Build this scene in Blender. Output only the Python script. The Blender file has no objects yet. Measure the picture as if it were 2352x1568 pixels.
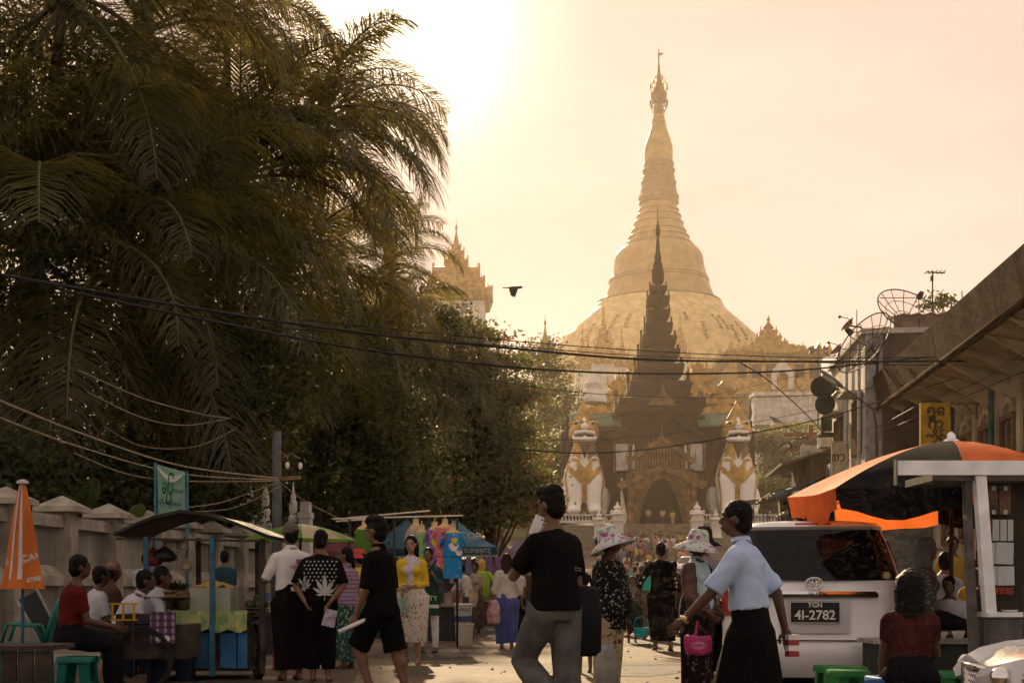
import bpy, bmesh, math, random
import numpy as np
from mathutils import Vector, Matrix
from mathutils.bvhtree import BVHTree

# ------------------------------------------------------------------ camera, sky, sun, exposure
scene = bpy.context.scene
COL = scene.collection
rad = math.radians
FPX, HX, HY, EYE = 3000.0, 1176.0, 1355.0, 0.92      # focal length, principal column, horizon row (2352 px wide frame), eye height
cam_d = bpy.data.cameras.new('camera'); cam = bpy.data.objects.new('camera', cam_d); COL.objects.link(cam)
cam.location = (0, 0, EYE); cam.rotation_euler = (rad(90), 0, 0)
cam_d.sensor_width = 36; cam_d.lens = 36 * FPX / 2352
cam_d.shift_y = (HY - 784) / 2352
cam_d.clip_start = 0.1; cam_d.clip_end = 6000
scene.camera = cam

SUN_DIR = Vector(((900 - HX) / FPX, 1.0, (HY - 40) / FPX)).normalized()
SUN_EL = math.asin(SUN_DIR.z); SUN_AZ = math.atan2(SUN_DIR.x, SUN_DIR.y)
world = bpy.data.worlds.new('World'); scene.world = world; world.use_nodes = True
wt = world.node_tree; wt.nodes.clear()
def wn(t, **k):
    n = wt.nodes.new(t)
    for a, b in k.items(): setattr(n, a, b)
    return n
w_out = wn('ShaderNodeOutputWorld'); w_bg = wn('ShaderNodeBackground'); w_bg.inputs[1].default_value = 0.12
sky = wn('ShaderNodeTexSky', sky_type='NISHITA', sun_disc=False, sun_elevation=SUN_EL, sun_rotation=SUN_AZ,
         air_density=1.0, dust_density=2.5, ozone_density=0.4, altitude=0)
tint = wn('ShaderNodeMix', data_type='RGBA', blend_type='MULTIPLY'); tint.inputs[0].default_value = 1.0
tint.inputs[7].default_value = (3.22, 2.50, 2.14, 1)
# thin high cloud, faint streaks
tc = wn('ShaderNodeTexCoord'); mp = wn('ShaderNodeMapping'); mp.inputs['Scale'].default_value = (1.2, 1.2, 5.0)
nz = wn('ShaderNodeTexNoise'); nz.inputs['Scale'].default_value = 2.2; nz.inputs['Detail'].default_value = 5
mr = wn('ShaderNodeMapRange'); mr.inputs[1].default_value = 0.35; mr.inputs[2].default_value = 0.7; mr.inputs[3].default_value = 0.9; mr.inputs[4].default_value = 1.08
cl = wn('ShaderNodeMix', data_type='RGBA', blend_type='MULTIPLY'); cl.inputs[0].default_value = 1.0
# aureole of the veiled sun
dot = wn('ShaderNodeVectorMath', operation='DOT_PRODUCT'); nrm = wn('ShaderNodeVectorMath', operation='NORMALIZE')
dot.inputs[1].default_value = SUN_DIR
pw = wn('ShaderNodeMath', operation='POWER'); pw.inputs[1].default_value = 420.0
mx = wn('ShaderNodeMath', operation='MAXIMUM'); mx.inputs[1].default_value = 0.0
sc_ = wn('ShaderNodeMix', data_type='RGBA', blend_type='MIX'); sc_.inputs[6].default_value = (0, 0, 0, 1); sc_.inputs[7].default_value = (13.0, 10.6, 7.4, 1)
addn = wn('ShaderNodeMix', data_type='RGBA', blend_type='ADD'); addn.inputs[0].default_value = 1.0
L = wt.links.new
L(tc.outputs['Generated'], mp.inputs[0]); L(mp.outputs[0], nz.inputs[0]); L(nz.outputs[0], mr.inputs[0])
gm_ = wn('ShaderNodeGamma'); gm_.inputs[1].default_value = 0.10            # dust flattens the sky's own gradient
L(sky.outputs[0], gm_.inputs[0]); L(gm_.outputs[0], tint.inputs[6]); L(tint.outputs[2], cl.inputs[6]); L(mr.outputs[0], cl.inputs[7])
L(tc.outputs['Generated'], nrm.inputs[0]); L(nrm.outputs[0], dot.inputs[0]); L(dot.outputs['Value'], mx.inputs[0]); L(mx.outputs[0], pw.inputs[0])
L(pw.outputs[0], sc_.inputs[0]); L(cl.outputs[2], addn.inputs[6]); L(sc_.outputs[2], addn.inputs[7])
L(addn.outputs[2], w_bg.inputs[0]); L(w_bg.outputs[0], w_out.inputs[0])
sun_d = bpy.data.lights.new('sun', 'SUN'); sun_d.energy = 5.0; sun_d.angle = rad(0.8); sun_d.color = (1.0, 0.74, 0.44)
sun_o = bpy.data.objects.new('sun', sun_d); COL.objects.link(sun_o); sun_o.location = (-20, 60, 60)
sun_o.rotation_euler = (-SUN_DIR).to_track_quat('-Z', 'Y').to_euler()
vs = scene.view_settings; vs.view_transform = 'Standard'; vs.look = 'None'; vs.exposure = 0.78; vs.gamma = 1.0; vs.use_curve_mapping = False
cy = scene.cycles; cy.use_denoising = True; cy.volume_bounces = 0; cy.max_bounces = 6; cy.diffuse_bounces = 2; cy.transparent_max_bounces = 12; cy.transmission_bounces = 4
cy.sample_clamp_indirect = 6; cy.use_adaptive_sampling = True; cy.adaptive_threshold = 0.03; cy.adaptive_min_samples = 12

# ------------------------------------------------------------------ helpers
random.seed(7); RNG = np.random.default_rng(11)
def W(x, y, d): return Vector(((x - HX) * d / FPX, d, EYE - (y - HY) * d / FPX))    # a pixel of the 2352 px frame at depth d
def XZ(x, y, d): v = W(x, y, d); return v.x, v.z

MATS = {}
def M(name, rgb=(0.5, 0.5, 0.5), rough=0.8, metal=0.0, var=0.15, scale=6.0, bump=0.0, bscale=40.0, spec=0.3, trans=0.0, coat=0.0, rgb2=None, lo=0.4, hi=0.65, detail=5.0, coords='Object', stretch=None, tcol=None):
    if name in MATS: return MATS[name]
    m = bpy.data.materials.new(name); m.use_nodes = True; MATS[name] = m
    nt = m.node_tree; b = nt.nodes['Principled BSDF']; lk = nt.links.new
    b.inputs['Roughness'].default_value = rough; b.inputs['Metallic'].default_value = metal
    b.inputs['Specular IOR Level'].default_value = spec; b.inputs['Coat Weight'].default_value = coat
    b.inputs['Base Color'].default_value = (*rgb, 1)
    m.diffuse_color = (*rgb, 1)
    t = nt.nodes.new('ShaderNodeTexCoord'); src = t.outputs[coords]
    if stretch:
        mp_ = nt.nodes.new('ShaderNodeMapping'); mp_.inputs['Scale'].default_value = stretch; lk(src, mp_.inputs[0]); src = mp_.outputs[0]
    if var or rgb2:
        n = nt.nodes.new('ShaderNodeTexNoise'); n.inputs['Scale'].default_value = scale; n.inputs['Detail'].default_value = detail
        lk(src, n.inputs['Vector'])
        r = nt.nodes.new('ShaderNodeValToRGB'); e = r.color_ramp.elements
        e[0].position = lo; e[1].position = hi
        if rgb2: e[0].color = (*rgb, 1); e[1].color = (*rgb2, 1)
        else:
            e[0].color = (*[c * (1 - var) for c in rgb], 1); e[1].color = (*[min(1, c * (1 + var)) for c in rgb], 1)
        lk(n.outputs[0], r.inputs[0]); lk(r.outputs[0], b.inputs['Base Color'])
        cout = r.outputs[0]
    if bump:
        n2 = nt.nodes.new('ShaderNodeTexNoise'); n2.inputs['Scale'].default_value = bscale; n2.inputs['Detail'].default_value = 4; lk(src, n2.inputs['Vector'])
        bp = nt.nodes.new('ShaderNodeBump'); bp.inputs['Strength'].default_value = bump; bp.inputs['Distance'].default_value = 0.02
        lk(n2.outputs[0], bp.inputs['Height']); lk(bp.outputs[0], b.inputs['Normal'])
    if trans:
        tr = nt.nodes.new('ShaderNodeBsdfTranslucent'); ms = nt.nodes.new('ShaderNodeMixShader'); ms.inputs[0].default_value = trans
        if tcol: tr.inputs[0].default_value = (*tcol, 1)
        elif var or rgb2: lk(cout, tr.inputs[0])
        else: tr.inputs[0].default_value = (*rgb, 1)
        lk(b.outputs[0], ms.inputs[1]); lk(tr.outputs[0], ms.inputs[2]); lk(ms.outputs[0], nt.nodes['Material Output'].inputs[0])
    return m
def glass(name, rgb=(0.02, 0.025, 0.03), rough=0.03, alpha=0.75):
    if name in MATS: return MATS[name]
    m = M(name, rgb, rough, 0, 0, spec=0.6); b = m.node_tree.nodes['Principled BSDF']; b.inputs['Alpha'].default_value = alpha
    return m
def pattern(name, kind, cols, scale=20.0, rough=0.85, thr=0.5):
    """printed cloth: 'plaid', 'floral', 'blot', 'stripe'"""
    if name in MATS: return MATS[name]
    m = bpy.data.materials.new(name); m.use_nodes = True; MATS[name] = m
    nt = m.node_tree; b = nt.nodes['Principled BSDF']; lk = nt.links.new; b.inputs['Roughness'].default_value = rough; b.inputs['Specular IOR Level'].default_value = 0.12
    t = nt.nodes.new('ShaderNodeTexCoord')
    if kind == 'plaid':
        prev = None
        for i, (ax, c) in enumerate(cols[1]):
            sx = nt.nodes.new('ShaderNodeSeparateXYZ'); lk(t.outputs['Object'], sx.inputs[0])
            mu = nt.nodes.new('ShaderNodeMath'); mu.operation = 'MULTIPLY'; mu.inputs[1].default_value = scale * (1 + 0.13 * i); lk(sx.outputs[ax], mu.inputs[0])
            ad = nt.nodes.new('ShaderNodeMath'); ad.operation = 'ADD'; ad.inputs[1].default_value = i * 0.37; lk(mu.outputs[0], ad.inputs[0])
            fr = nt.nodes.new('ShaderNodeMath'); fr.operation = 'FRACT'; lk(ad.outputs[0], fr.inputs[0])
            gt = nt.nodes.new('ShaderNodeMath'); gt.operation = 'GREATER_THAN'; gt.inputs[1].default_value = 0.62; lk(fr.outputs[0], gt.inputs[0])
            sc2 = nt.nodes.new('ShaderNodeMath'); sc2.operation = 'MULTIPLY'; sc2.inputs[1].default_value = 0.75; lk(gt.outputs[0], sc2.inputs[0])
            mxx = nt.nodes.new('ShaderNodeMix'); mxx.data_type = 'RGBA'; lk(sc2.outputs[0], mxx.inputs[0])
            if prev is None: mxx.inputs[6].default_value = (*cols[0], 1)
            else: lk(prev, mxx.inputs[6])
            mxx.inputs[7].default_value = (*c, 1); prev = mxx.outputs[2]
        lk(prev, b.inputs['Base Color'])
    else:
        prev = None
        for i, c in enumerate(cols[1]):
            if kind == 'floral':
                v = nt.nodes.new('ShaderNodeTexVoronoi'); v.inputs['Scale'].default_value = scale * (1 + 0.35 * i)
                nn = nt.nodes.new('ShaderNodeTexNoise'); nn.inputs['Scale'].default_value = scale * 1.6; lk(t.outputs['Object'], nn.inputs['Vector'])
                mm = nt.nodes.new('ShaderNodeVectorMath'); mm.operation = 'MULTIPLY_ADD'; mm.inputs[1].default_value = (1.2 / scale,) * 3; lk(nn.outputs['Color'], mm.inputs[0]); 
                ofs = nt.nodes.new('ShaderNodeVectorMath'); ofs.operation = 'ADD'; ofs.inputs[1].default_value = (i * 3.1, i * 1.7, i * .6); lk(t.outputs['Object'], ofs.inputs[0]); lk(ofs.outputs[0], mm.inputs[2])
                lk(mm.outputs[0], v.inputs['Vector']); val = v.outputs['Distance']; op = 'LESS_THAN'; th = thr
            else:
                v = nt.nodes.new('ShaderNodeTexNoise'); v.inputs['Scale'].default_value = scale * (1 + .4 * i); v.inputs['Detail'].default_value = 3
                ofs = nt.nodes.new('ShaderNodeVectorMath'); ofs.operation = 'ADD'; ofs.inputs[1].default_value = (i * 3.1, i * 1.7, i * .6); lk(t.outputs['Object'], ofs.inputs[0]); lk(ofs.outputs[0], v.inputs['Vector'])
                val = v.outputs[0]; op = 'GREATER_THAN'; th = thr
            cm = nt.nodes.new('ShaderNodeMath'); cm.operation = op; cm.inputs[1].default_value = th; lk(val, cm.inputs[0])
            mxx = nt.nodes.new('ShaderNodeMix'); mxx.data_type = 'RGBA'; lk(cm.outputs[0], mxx.inputs[0])
            if prev is None: mxx.inputs[6].default_value = (*cols[0], 1)
            else: lk(prev, mxx.inputs[6])
            mxx.inputs[7].default_value = (*c, 1); prev = mxx.outputs[2]
        lk(prev, b.inputs['Base Color'])
    return m

def perp(a):
    a = a.normalized(); u = a.cross(Vector((0, 0, 1)))
    if u.length < 1e-3: u = a.cross(Vector((0, 1, 0)))
    u.normalize(); return u, a.cross(u).normalized()
class MB:
    def __init__(s): s.v = []; s.f = []; s.m = []; s.cur = 0; s.X = Matrix()
    def mat(s, i): s.cur = i; return s
    def add(s, vs_, fs): 
        o = len(s.v); X = s.X
        s.v += [X @ Vector(p) for p in vs_]; s.f += [tuple(i + o for i in f) for f in fs]; s.m += [s.cur] * len(fs); return s
    def box(s, c, d, R=None, taper=1.0, tapery=None):
        hx, hy, hz = d[0] / 2, d[1] / 2, d[2] / 2; ty = taper if tapery is None else tapery
        p = [Vector((x * (taper if z > 0 else 1), y * (ty if z > 0 else 1), z)) for z in (-hz, hz) for x, y in ((-hx, -hy), (hx, -hy), (hx, hy), (-hx, hy))]
        if R is not None: p = [R @ q for q in p]
        c = Vector(c)
        return s.add([c + q for q in p], [(3, 2, 1, 0), (4, 5, 6, 7), (0, 1, 5, 4), (1, 2, 6, 5), (2, 3, 7, 6), (3, 0, 4, 7)])
    def b2(s, lo, hi): 
        lo, hi = Vector(lo), Vector(hi); return s.box((lo + hi) / 2, hi - lo)
    def bar(s, a, b, w, h=None):
        a, b = Vector(a), Vector(b); h = h or w; u, v = perp(b - a); p = []
        for c in (a, b): p += [c + u * w / 2 * i + v * h / 2 * j for i, j in ((-1, -1), (1, -1), (1, 1), (-1, 1))]
        return s.add(p, [(3, 2, 1, 0), (4, 5, 6, 7), (0, 1, 5, 4), (1, 2, 6, 5), (2, 3, 7, 6), (3, 0, 4, 7)])
    def tube(s, pts, r, n=8, cap=True, closed=False):
        pts = [Vector(p) for p in pts]; k = len(pts)
        rs = r if isinstance(r, (list, tuple)) else [r] * k
        vs_, fs = [], []; u = None
        for i, p in enumerate(pts):
            t = (pts[min(i + 1, k - 1)] - pts[max(i - 1, 0)])
            if closed: t = pts[(i + 1) % k] - pts[i - 1]
            if t.length < 1e-9: t = Vector((0, 0, 1))
            t.normalize()
            if u is None: u, w = perp(t)
            else:
                u = (u - t * u.dot(t)); 
                if u.length < 1e-6: u, w = perp(t)
                u.normalize(); w = t.cross(u)
            for j in range(n):
                a = 2 * math.pi * j / n; vs_.append(p + (u * math.cos(a) + w * math.sin(a)) * rs[i])
        for i in range(k if closed else k - 1):
            for j in range(n):
                q = (i + 1) % k; fs.append((i * n + j, i * n + (j + 1) % n, q * n + (j + 1) % n, q * n + j))
        if cap and not closed:
            fs.append(tuple(reversed(range(n)))); fs.append(tuple(range((k - 1) * n, k * n)))
        return s.add(vs_, fs)
    def lathe(s, prof, c=(0, 0, 0), n=24, sx=1.0, sy=1.0, rot=0.0, fn=None, cap=True):
        c = Vector(c); vs_, fs = [], []; k = len(prof)
        for i, (r, z) in enumerate(prof):
            for j in range(n):
                a = 2 * math.pi * j / n + rot; q = fn(a, i) if fn else 1.0
                vs_.append(c + Vector((math.cos(a) * r * sx * q, math.sin(a) * r * sy * q, z)))
        for i in range(k - 1):
            for j in range(n): fs.append((i * n + j, i * n + (j + 1) % n, (i + 1) * n + (j + 1) % n, (i + 1) * n + j))
        if cap: fs.append(tuple(reversed(range(n)))); fs.append(tuple(range((k - 1) * n, k * n)))
        return s.add(vs_, fs)
    def loft(s, rings, cap=True):
        k = len(rings); n = len(rings[0]); vs_ = [Vector(p) for r in rings for p in r]; fs = []
        for i in range(k - 1):
            for j in range(n): fs.append((i * n + j, i * n + (j + 1) % n, (i + 1) * n + (j + 1) % n, (i + 1) * n + j))
        if cap: fs.append(tuple(reversed(range(n)))); fs.append(tuple(range((k - 1) * n, k * n)))
        return s.add(vs_, fs)
    def ell(s, c, r, n=12, R=None):
        c = Vector(c); r = (r, r, r) if isinstance(r, (int, float)) else r; k = max(5, n // 2 + 1); rings = []; vs_, fs = [], []
        for i in range(1, k):
            t = math.pi * i / k
            for j in range(n):
                a = 2 * math.pi * j / n; q = Vector((math.sin(t) * math.cos(a) * r[0], math.sin(t) * math.sin(a) * r[1], -math.cos(t) * r[2])); vs_.append(q)
        vs_ += [Vector((0, 0, -r[2])), Vector((0, 0, r[2]))]; b, tp = len(vs_) - 2, len(vs_) - 1
        for i in range(k - 2):
            for j in range(n): fs.append((i * n + j, i * n + (j + 1) % n, (i + 1) * n + (j + 1) % n, (i + 1) * n + j))
        for j in range(n): fs.append((b, (j + 1) % n, j)); fs.append((tp, (k - 2) * n + j, (k - 2) * n + (j + 1) % n))
        if R is not None: vs_ = [R @ q for q in vs_]
        return s.add([c + q for q in vs_], fs)
    def cap_(s, a, b, ra, rb, n=10):
        a, b = Vector(a), Vector(b); d = (b - a); l = d.length
        if l < 1e-6: return s.ell(a, ra, n)
        t = d / l; pts = []; rs = []
        for q in (-90, -60, -30): pts.append(a + t * math.sin(rad(q)) * ra); rs.append(max(1e-3, math.cos(rad(q)) * ra))
        for q in (0, .5, 1): pts.append(a.lerp(b, q)); rs.append(ra + (rb - ra) * q)
        for q in (30, 60, 90): pts.append(b + t * math.sin(rad(q)) * rb); rs.append(max(1e-3, math.cos(rad(q)) * rb))
        return s.tube(pts, rs, n)
    def prism(s, poly, depth, X=None):
        """poly: 2-D outline (x,z) extruded along y by depth (centred), placed by matrix X"""
        n = len(poly); vs_ = [Vector((x, -depth / 2, z)) for x, z in poly] + [Vector((x, depth / 2, z)) for x, z in poly]
        if X is not None: vs_ = [X @ p for p in vs_]
        fs = [tuple(range(n)), tuple(reversed(range(n, 2 * n)))] + [(i, i + n, (i + 1) % n + n, (i + 1) % n) for i in range(n)]
        return s.add(vs_, fs)
    def mesh(s, name, mats=(), smooth=False):
        me = bpy.data.meshes.new(name); me.from_pydata([tuple(p) for p in s.v], [], s.f)
        for m in (mats if isinstance(mats, (list, tuple)) else [mats]): me.materials.append(m)
        if any(s.m): me.polygons.foreach_set('material_index', s.m)
        if smooth: 
            me.polygons.foreach_set('use_smooth', [True] * len(me.polygons))
            if smooth != True: me.set_sharp_from_angle(angle=rad(smooth))
        me.update(); return me
    def build(s, name, mats, parent=None, smooth=False, loc=None, rz=None, **t):
        return put(name, s.mesh(name, mats, smooth), parent, loc, rz, **t)
def tag(o, label=None, cat=None, group=None, kind=None):
    if label: o['label'] = label
    if cat: o['category'] = cat
    if group: o['group'] = group
    if kind: o['kind'] = kind
    return o
def put(name, data, parent=None, loc=None, rz=None, **t):
    o = bpy.data.objects.new(name, data); COL.objects.link(o)
    if parent is not None: o.parent = parent
    if loc is not None: o.location = loc
    if rz is not None: o.rotation_euler = (0, 0, rz)
    return tag(o, **t)
def empty(name, loc=(0, 0, 0), rz=0.0, **t):
    o = put(name, None, None, loc, rz, **t); o.empty_display_size = .2; return o
def copy_tree(o, parent=None, kids=None):
    if kids is None:
        kids = {}
        for q in scene.objects:
            if q.parent: kids.setdefault(q.parent, []).append(q)
    c = o.copy(); COL.objects.link(c); c.parent = parent
    for ch in kids.get(o, []): copy_tree(ch, c, kids)
    return c
TMP = bpy.data.scenes.new('workshop')                      # a bench where single shapes are evaluated, removed at the end
def bench(o):
    TMP.collection.objects.link(o); vl = TMP.view_layers[0]; vl.update()
    return bpy.data.meshes.new_from_object(o.evaluated_get(vl.depsgraph), depsgraph=vl.depsgraph)
def remesh(mb, voxel, name, mats, smooth_it=3, disp=None):
    """union of the closed shapes in mb as ONE continuous surface"""
    me = mb.mesh(name + '_src', [])
    o = bpy.data.objects.new('tmp', me)
    r = o.modifiers.new('r', 'REMESH'); r.mode = 'VOXEL'; r.voxel_size = voxel
    if smooth_it: 
        sm = o.modifiers.new('s', 'SMOOTH'); sm.iterations = smooth_it; sm.factor = 0.5
    out = bench(o); out.name = name
    bpy.data.objects.remove(o); bpy.data.meshes.remove(me)
    if disp:
        n = len(out.vertices); co = np.empty(n * 3); out.vertices.foreach_get('co', co); co = co.reshape(-1, 3)
        no = np.empty(n * 3); out.vertex_normals.foreach_get('vector', no); no = no.reshape(-1, 3)
        co += no * disp(co)[:, None]; out.vertices.foreach_set('co', co.ravel())
    out.materials.clear()
    for m in (mats if isinstance(mats, (list, tuple)) else [mats]): out.materials.append(m)
    out.polygons.foreach_set('use_smooth', [True] * len(out.polygons)); out.update()
    return out
def wob(seed, f, amp):
    """cheap smooth pseudo-noise for cloth folds"""
    r = np.random.default_rng(seed); K = r.normal(size=(6, 3)) * f; ph = r.uniform(0, 6.28, 6)
    def fn(co): 
        q = np.zeros(len(co))
        for k, p in zip(K, ph): q += np.sin(co @ k + p + 1.3 * np.sin(co @ k[::-1] * .6 + p))
        return q / 6 * amp
    return fn
def text_mesh(txt, size=1.0, depth=0.0, align='CENTER', name='lettering', mats=(), bold=0.0):
    c = bpy.data.curves.new('t', 'FONT'); c.body = txt; c.size = size; c.extrude = depth; c.align_x = align; c.align_y = 'CENTER'; c.offset = bold; c.resolution_u = 3
    o = bpy.data.objects.new('t', c)
    me = bench(o); bpy.data.objects.remove(o); bpy.data.curves.remove(c)
    me.name = name; me.materials.clear()
    for m in (mats if isinstance(mats, (list, tuple)) else [mats]): me.materials.append(m)
    return me
def orient(me, X):
    me.transform(X); return me
def frame(o, xdir, zdir):
    """matrix whose local x,y (text plane) map to xdir, up=zdir, at o"""
    x = Vector(xdir).normalized(); y = Vector(zdir); y = (y - x * y.dot(x)).normalized(); z = x.cross(y)
    return Matrix(((x.x, y.x, z.x, o[0]), (x.y, y.y, z.y, o[1]), (x.z, y.z, z.z, o[2]), (0, 0, 0, 1)))
def project(me, target_mesh, direction, lift=0.004, cuts=2):
    """drape a flat mesh on to a surface along a direction (both in the same space)"""
    if cuts:
        bm = bmesh.new(); bm.from_mesh(me); bmesh.ops.triangulate(bm, faces=bm.faces[:])
        for _ in range(cuts): bmesh.ops.subdivide_edges(bm, edges=[e for e in bm.edges if e.calc_length() > 0.02], cuts=1, use_grid_fill=False)
        bmesh.ops.triangulate(bm, faces=bm.faces[:]); bm.to_mesh(me); bm.free()
    bvh = BVHTree.FromPolygons([v.co for v in target_mesh.vertices], [p.vertices for p in target_mesh.polygons])
    d = Vector(direction).normalized(); miss = 0
    for v in me.vertices:
        h = bvh.ray_cast(v.co - d * .6, d)
        if h[0] is not None: v.co = h[0] - d * lift
        else:
            n = bvh.find_nearest(v.co); v.co = n[0] + n[1] * lift
    me.update(); return me
# ------------------------------------------------------------------ the ground, the hill
GP = [(-40, -.17), (8, -.17), (12.5, 0), (36, 0), (62, .35), (80, 1.2), (97, 2.6), (110, 4.0), (118, 4.7), (126, 5.6), (160, 12), (230, 30), (300, 47), (330, 53), (430, 53), (520, 30), (700, 0), (5000, 0)]
def gz(d): return float(np.interp(d, [p[0] for p in GP], [p[1] for p in GP]))
def road_mat():
    m = bpy.data.materials.new('dusty_asphalt'); m.use_nodes = True; nt = m.node_tree; b = nt.nodes['Principled BSDF']; lk = nt.links.new
    t = nt.nodes.new('ShaderNodeTexCoord')
    def noise(sc, det, rough=.6):
        n = nt.nodes.new('ShaderNodeTexNoise'); n.inputs['Scale'].default_value = sc; n.inputs['Detail'].default_value = det; n.inputs['Roughness'].default_value = rough; lk(t.outputs['Object'], n.inputs['Vector']); return n.outputs[0]
    def ramp(src, *st):
        r = nt.nodes.new('ShaderNodeValToRGB'); e = r.color_ramp.elements
        while len(e) < len(st): e.new(.5)
        for q, (p, c) in zip(e, st): q.position = p; q.color = (*c, 1)
        lk(src, r.inputs[0]); return r.outputs[0]
    a = ramp(noise(.55, 8), (.35, (.075, .058, .042)), (.5, (.125, .092, .06)), (.68, (.19, .14, .09)))
    g = ramp(noise(70, 3), (.35, (.75, .75, .75)), (.65, (1.15, 1.12, 1.1)))
    st_ = ramp(noise(1.9, 4), (.60, (1, 1, 1)), (.70, (.55, .52, .5)))
    x1 = nt.nodes.new('ShaderNodeMix'); x1.data_type = 'RGBA'; x1.blend_type = 'MULTIPLY'; x1.inputs[0].default_value = 1; lk(a, x1.inputs[6]); lk(g, x1.inputs[7])
    x2 = nt.nodes.new('ShaderNodeMix'); x2.data_type = 'RGBA'; x2.blend_type = 'MULTIPLY'; x2.inputs[0].default_value = 1; lk(x1.outputs[2], x2.inputs[6]); lk(st_, x2.inputs[7])
    vo = nt.nodes.new('ShaderNodeTexVoronoi'); vo.feature = 'DISTANCE_TO_EDGE'; vo.inputs['Scale'].default_value = .55
    wv = nt.nodes.new('ShaderNodeTexNoise'); wv.inputs['Scale'].default_value = 2.2; wv.inputs['Detail'].default_value = 6; lk(t.outputs['Object'], wv.inputs['Vector'])
    wa_ = nt.nodes.new('ShaderNodeVectorMath'); wa_.operation = 'MULTIPLY_ADD'; wa_.inputs[1].default_value = (.9, .9, .9); lk(wv.outputs['Color'], wa_.inputs[0]); lk(t.outputs['Object'], wa_.inputs[2]); lk(wa_.outputs[0], vo.inputs['Vector'])
    ck = ramp(vo.outputs['Distance'], (.0, (.35, .33, .3)), (.012, (1, 1, 1)))
    x3 = nt.nodes.new('ShaderNodeMix'); x3.data_type = 'RGBA'; x3.blend_type = 'MULTIPLY'; x3.inputs[0].default_value = 1; lk(x2.outputs[2], x3.inputs[6]); lk(ck, x3.inputs[7])
    lk(x3.outputs[2], b.inputs['Base Color']); b.inputs['Roughness'].default_value = .8; b.inputs['Specular IOR Level'].default_value = .2
    bp = nt.nodes.new('ShaderNodeBump'); bp.inputs['Strength'].default_value = .8; bp.inputs['Distance'].default_value = .012; lk(noise(38, 6, .7), bp.inputs['Height']); lk(bp.outputs[0], b.inputs['Normal'])
    return m
ds = sorted(set([-40, 4, 6, 8, 10, 12.5, 15, 18, 22, 26, 30, 36, 45, 52, 57, 62, 70, 80, 88, 97, 104, 110, 118, 126]))
xs = [-900, -300, -120, -60, -30, -15, -8, -4, 0, 4, 8, 15, 30, 60, 120, 300, 900]
g = MB(); rr = random.Random(3)
g.add([(x, d, gz(d)) for d in ds for x in xs], [(i * len(xs) + j, i * len(xs) + j + 1, (i + 1) * len(xs) + j + 1, (i + 1) * len(xs) + j) for i in range(len(ds) - 1) for j in range(len(xs) - 1)])
road_surface = g.build('road', road_mat(), smooth=True, kind='structure')
h = MB(); hd = [126, 140, 160, 190, 230, 270, 300, 330, 380, 430, 520, 700, 1500, 5000]; hx = [-2500, -700, -350, -200, -120, -70, -40, -15, 10, 30, 55, 90, 140, 220, 360, 700, 2500]
def hill_z(x, d):
    k = max(0, 1 - max(0, abs(x - 30) - 45) / 130.0); return gz(126) * (1 if d < 700 else 0) * (0 if d > 520 else 1) + (gz(d) - gz(126)) * k * k * (3 - 2 * k) if d < 600 else 0
hv = [(x, d, hill_z(x, d) - (0 if d > 126 else .02) + (rr.uniform(-.6, .6) if 135 < d < 300 else 0)) for d in hd for x in hx]
h.add(hv, [(i * len(hx) + j, i * len(hx) + j + 1, (i + 1) * len(hx) + j + 1, (i + 1) * len(hx) + j) for i in range(len(hd) - 1) for j in range(len(hx) - 1)])
h.build('hill', M('hill_earth', (.07, .075, .03), .95, var=.4, scale=.3), smooth=True, kind='structure')

# ------------------------------------------------------------------ the great stupa
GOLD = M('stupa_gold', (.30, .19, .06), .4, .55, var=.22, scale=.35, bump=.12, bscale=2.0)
GOLD2 = M('stupa_gold_shaded', (.13, .08, .026), .5, .4, var=.25, scale=.6)  # darker copy of the gold puts the upper stupa's shade into its colour
GOLD3 = M('carved_gold', (.42, .25, .055), .5, .35, var=.35, scale=1.2, bump=.3, bscale=4)
SD = 375.0; sp = W(1513, 0, SD); SX = sp.x; spx = SD / FPX * .4686
def sz(zy): return EYE - (91.9 + zy * .4686 - HY) * SD / FPX
stupa = empty('golden_stupa', (SX, SD, gz(SD)), label='huge bell-shaped golden stupa with a ringed tapering spire behind the gate', cat='stupa')
def slathe(name, prof, mat, n=64, fn=None): 
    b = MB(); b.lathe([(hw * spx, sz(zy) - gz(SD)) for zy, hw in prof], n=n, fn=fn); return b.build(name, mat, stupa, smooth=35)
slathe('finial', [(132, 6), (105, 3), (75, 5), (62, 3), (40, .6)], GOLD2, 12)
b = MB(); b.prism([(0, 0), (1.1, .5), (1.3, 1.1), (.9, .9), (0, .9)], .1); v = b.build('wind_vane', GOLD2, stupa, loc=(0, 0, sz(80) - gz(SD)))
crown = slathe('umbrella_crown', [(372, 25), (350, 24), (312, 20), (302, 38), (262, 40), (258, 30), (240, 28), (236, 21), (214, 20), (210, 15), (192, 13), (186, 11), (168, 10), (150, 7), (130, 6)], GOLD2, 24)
b = MB()
for k in range(28):                                    # the crown's hanging bells and flower rods
    a = k / 28 * 6.283
    for zy, hw, l in ((245, 43, -26), (300, 44, 22), (320, 38, 20), (345, 30, 14), (215, 30, -20), (190, 19, -14)):
        if (k + zy) % 2 == 0 or hw > 40: b.box((math.cos(a) * hw * spx, math.sin(a) * hw * spx, sz(zy + l / 2) - gz(SD)), (.22, .22, abs(l) * spx))
b.build('bell_fringe', GOLD2, crown)['kind'] = 'stuff'
slathe('banana_bud', [(604, 64), (596, 67), (575, 69), (545, 70), (520, 67), (490, 58), (455, 46), (430, 38), (408, 34), (404, 36), (398, 31), (390, 32), (384, 28), (376, 29), (370, 25)], GOLD)
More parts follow.
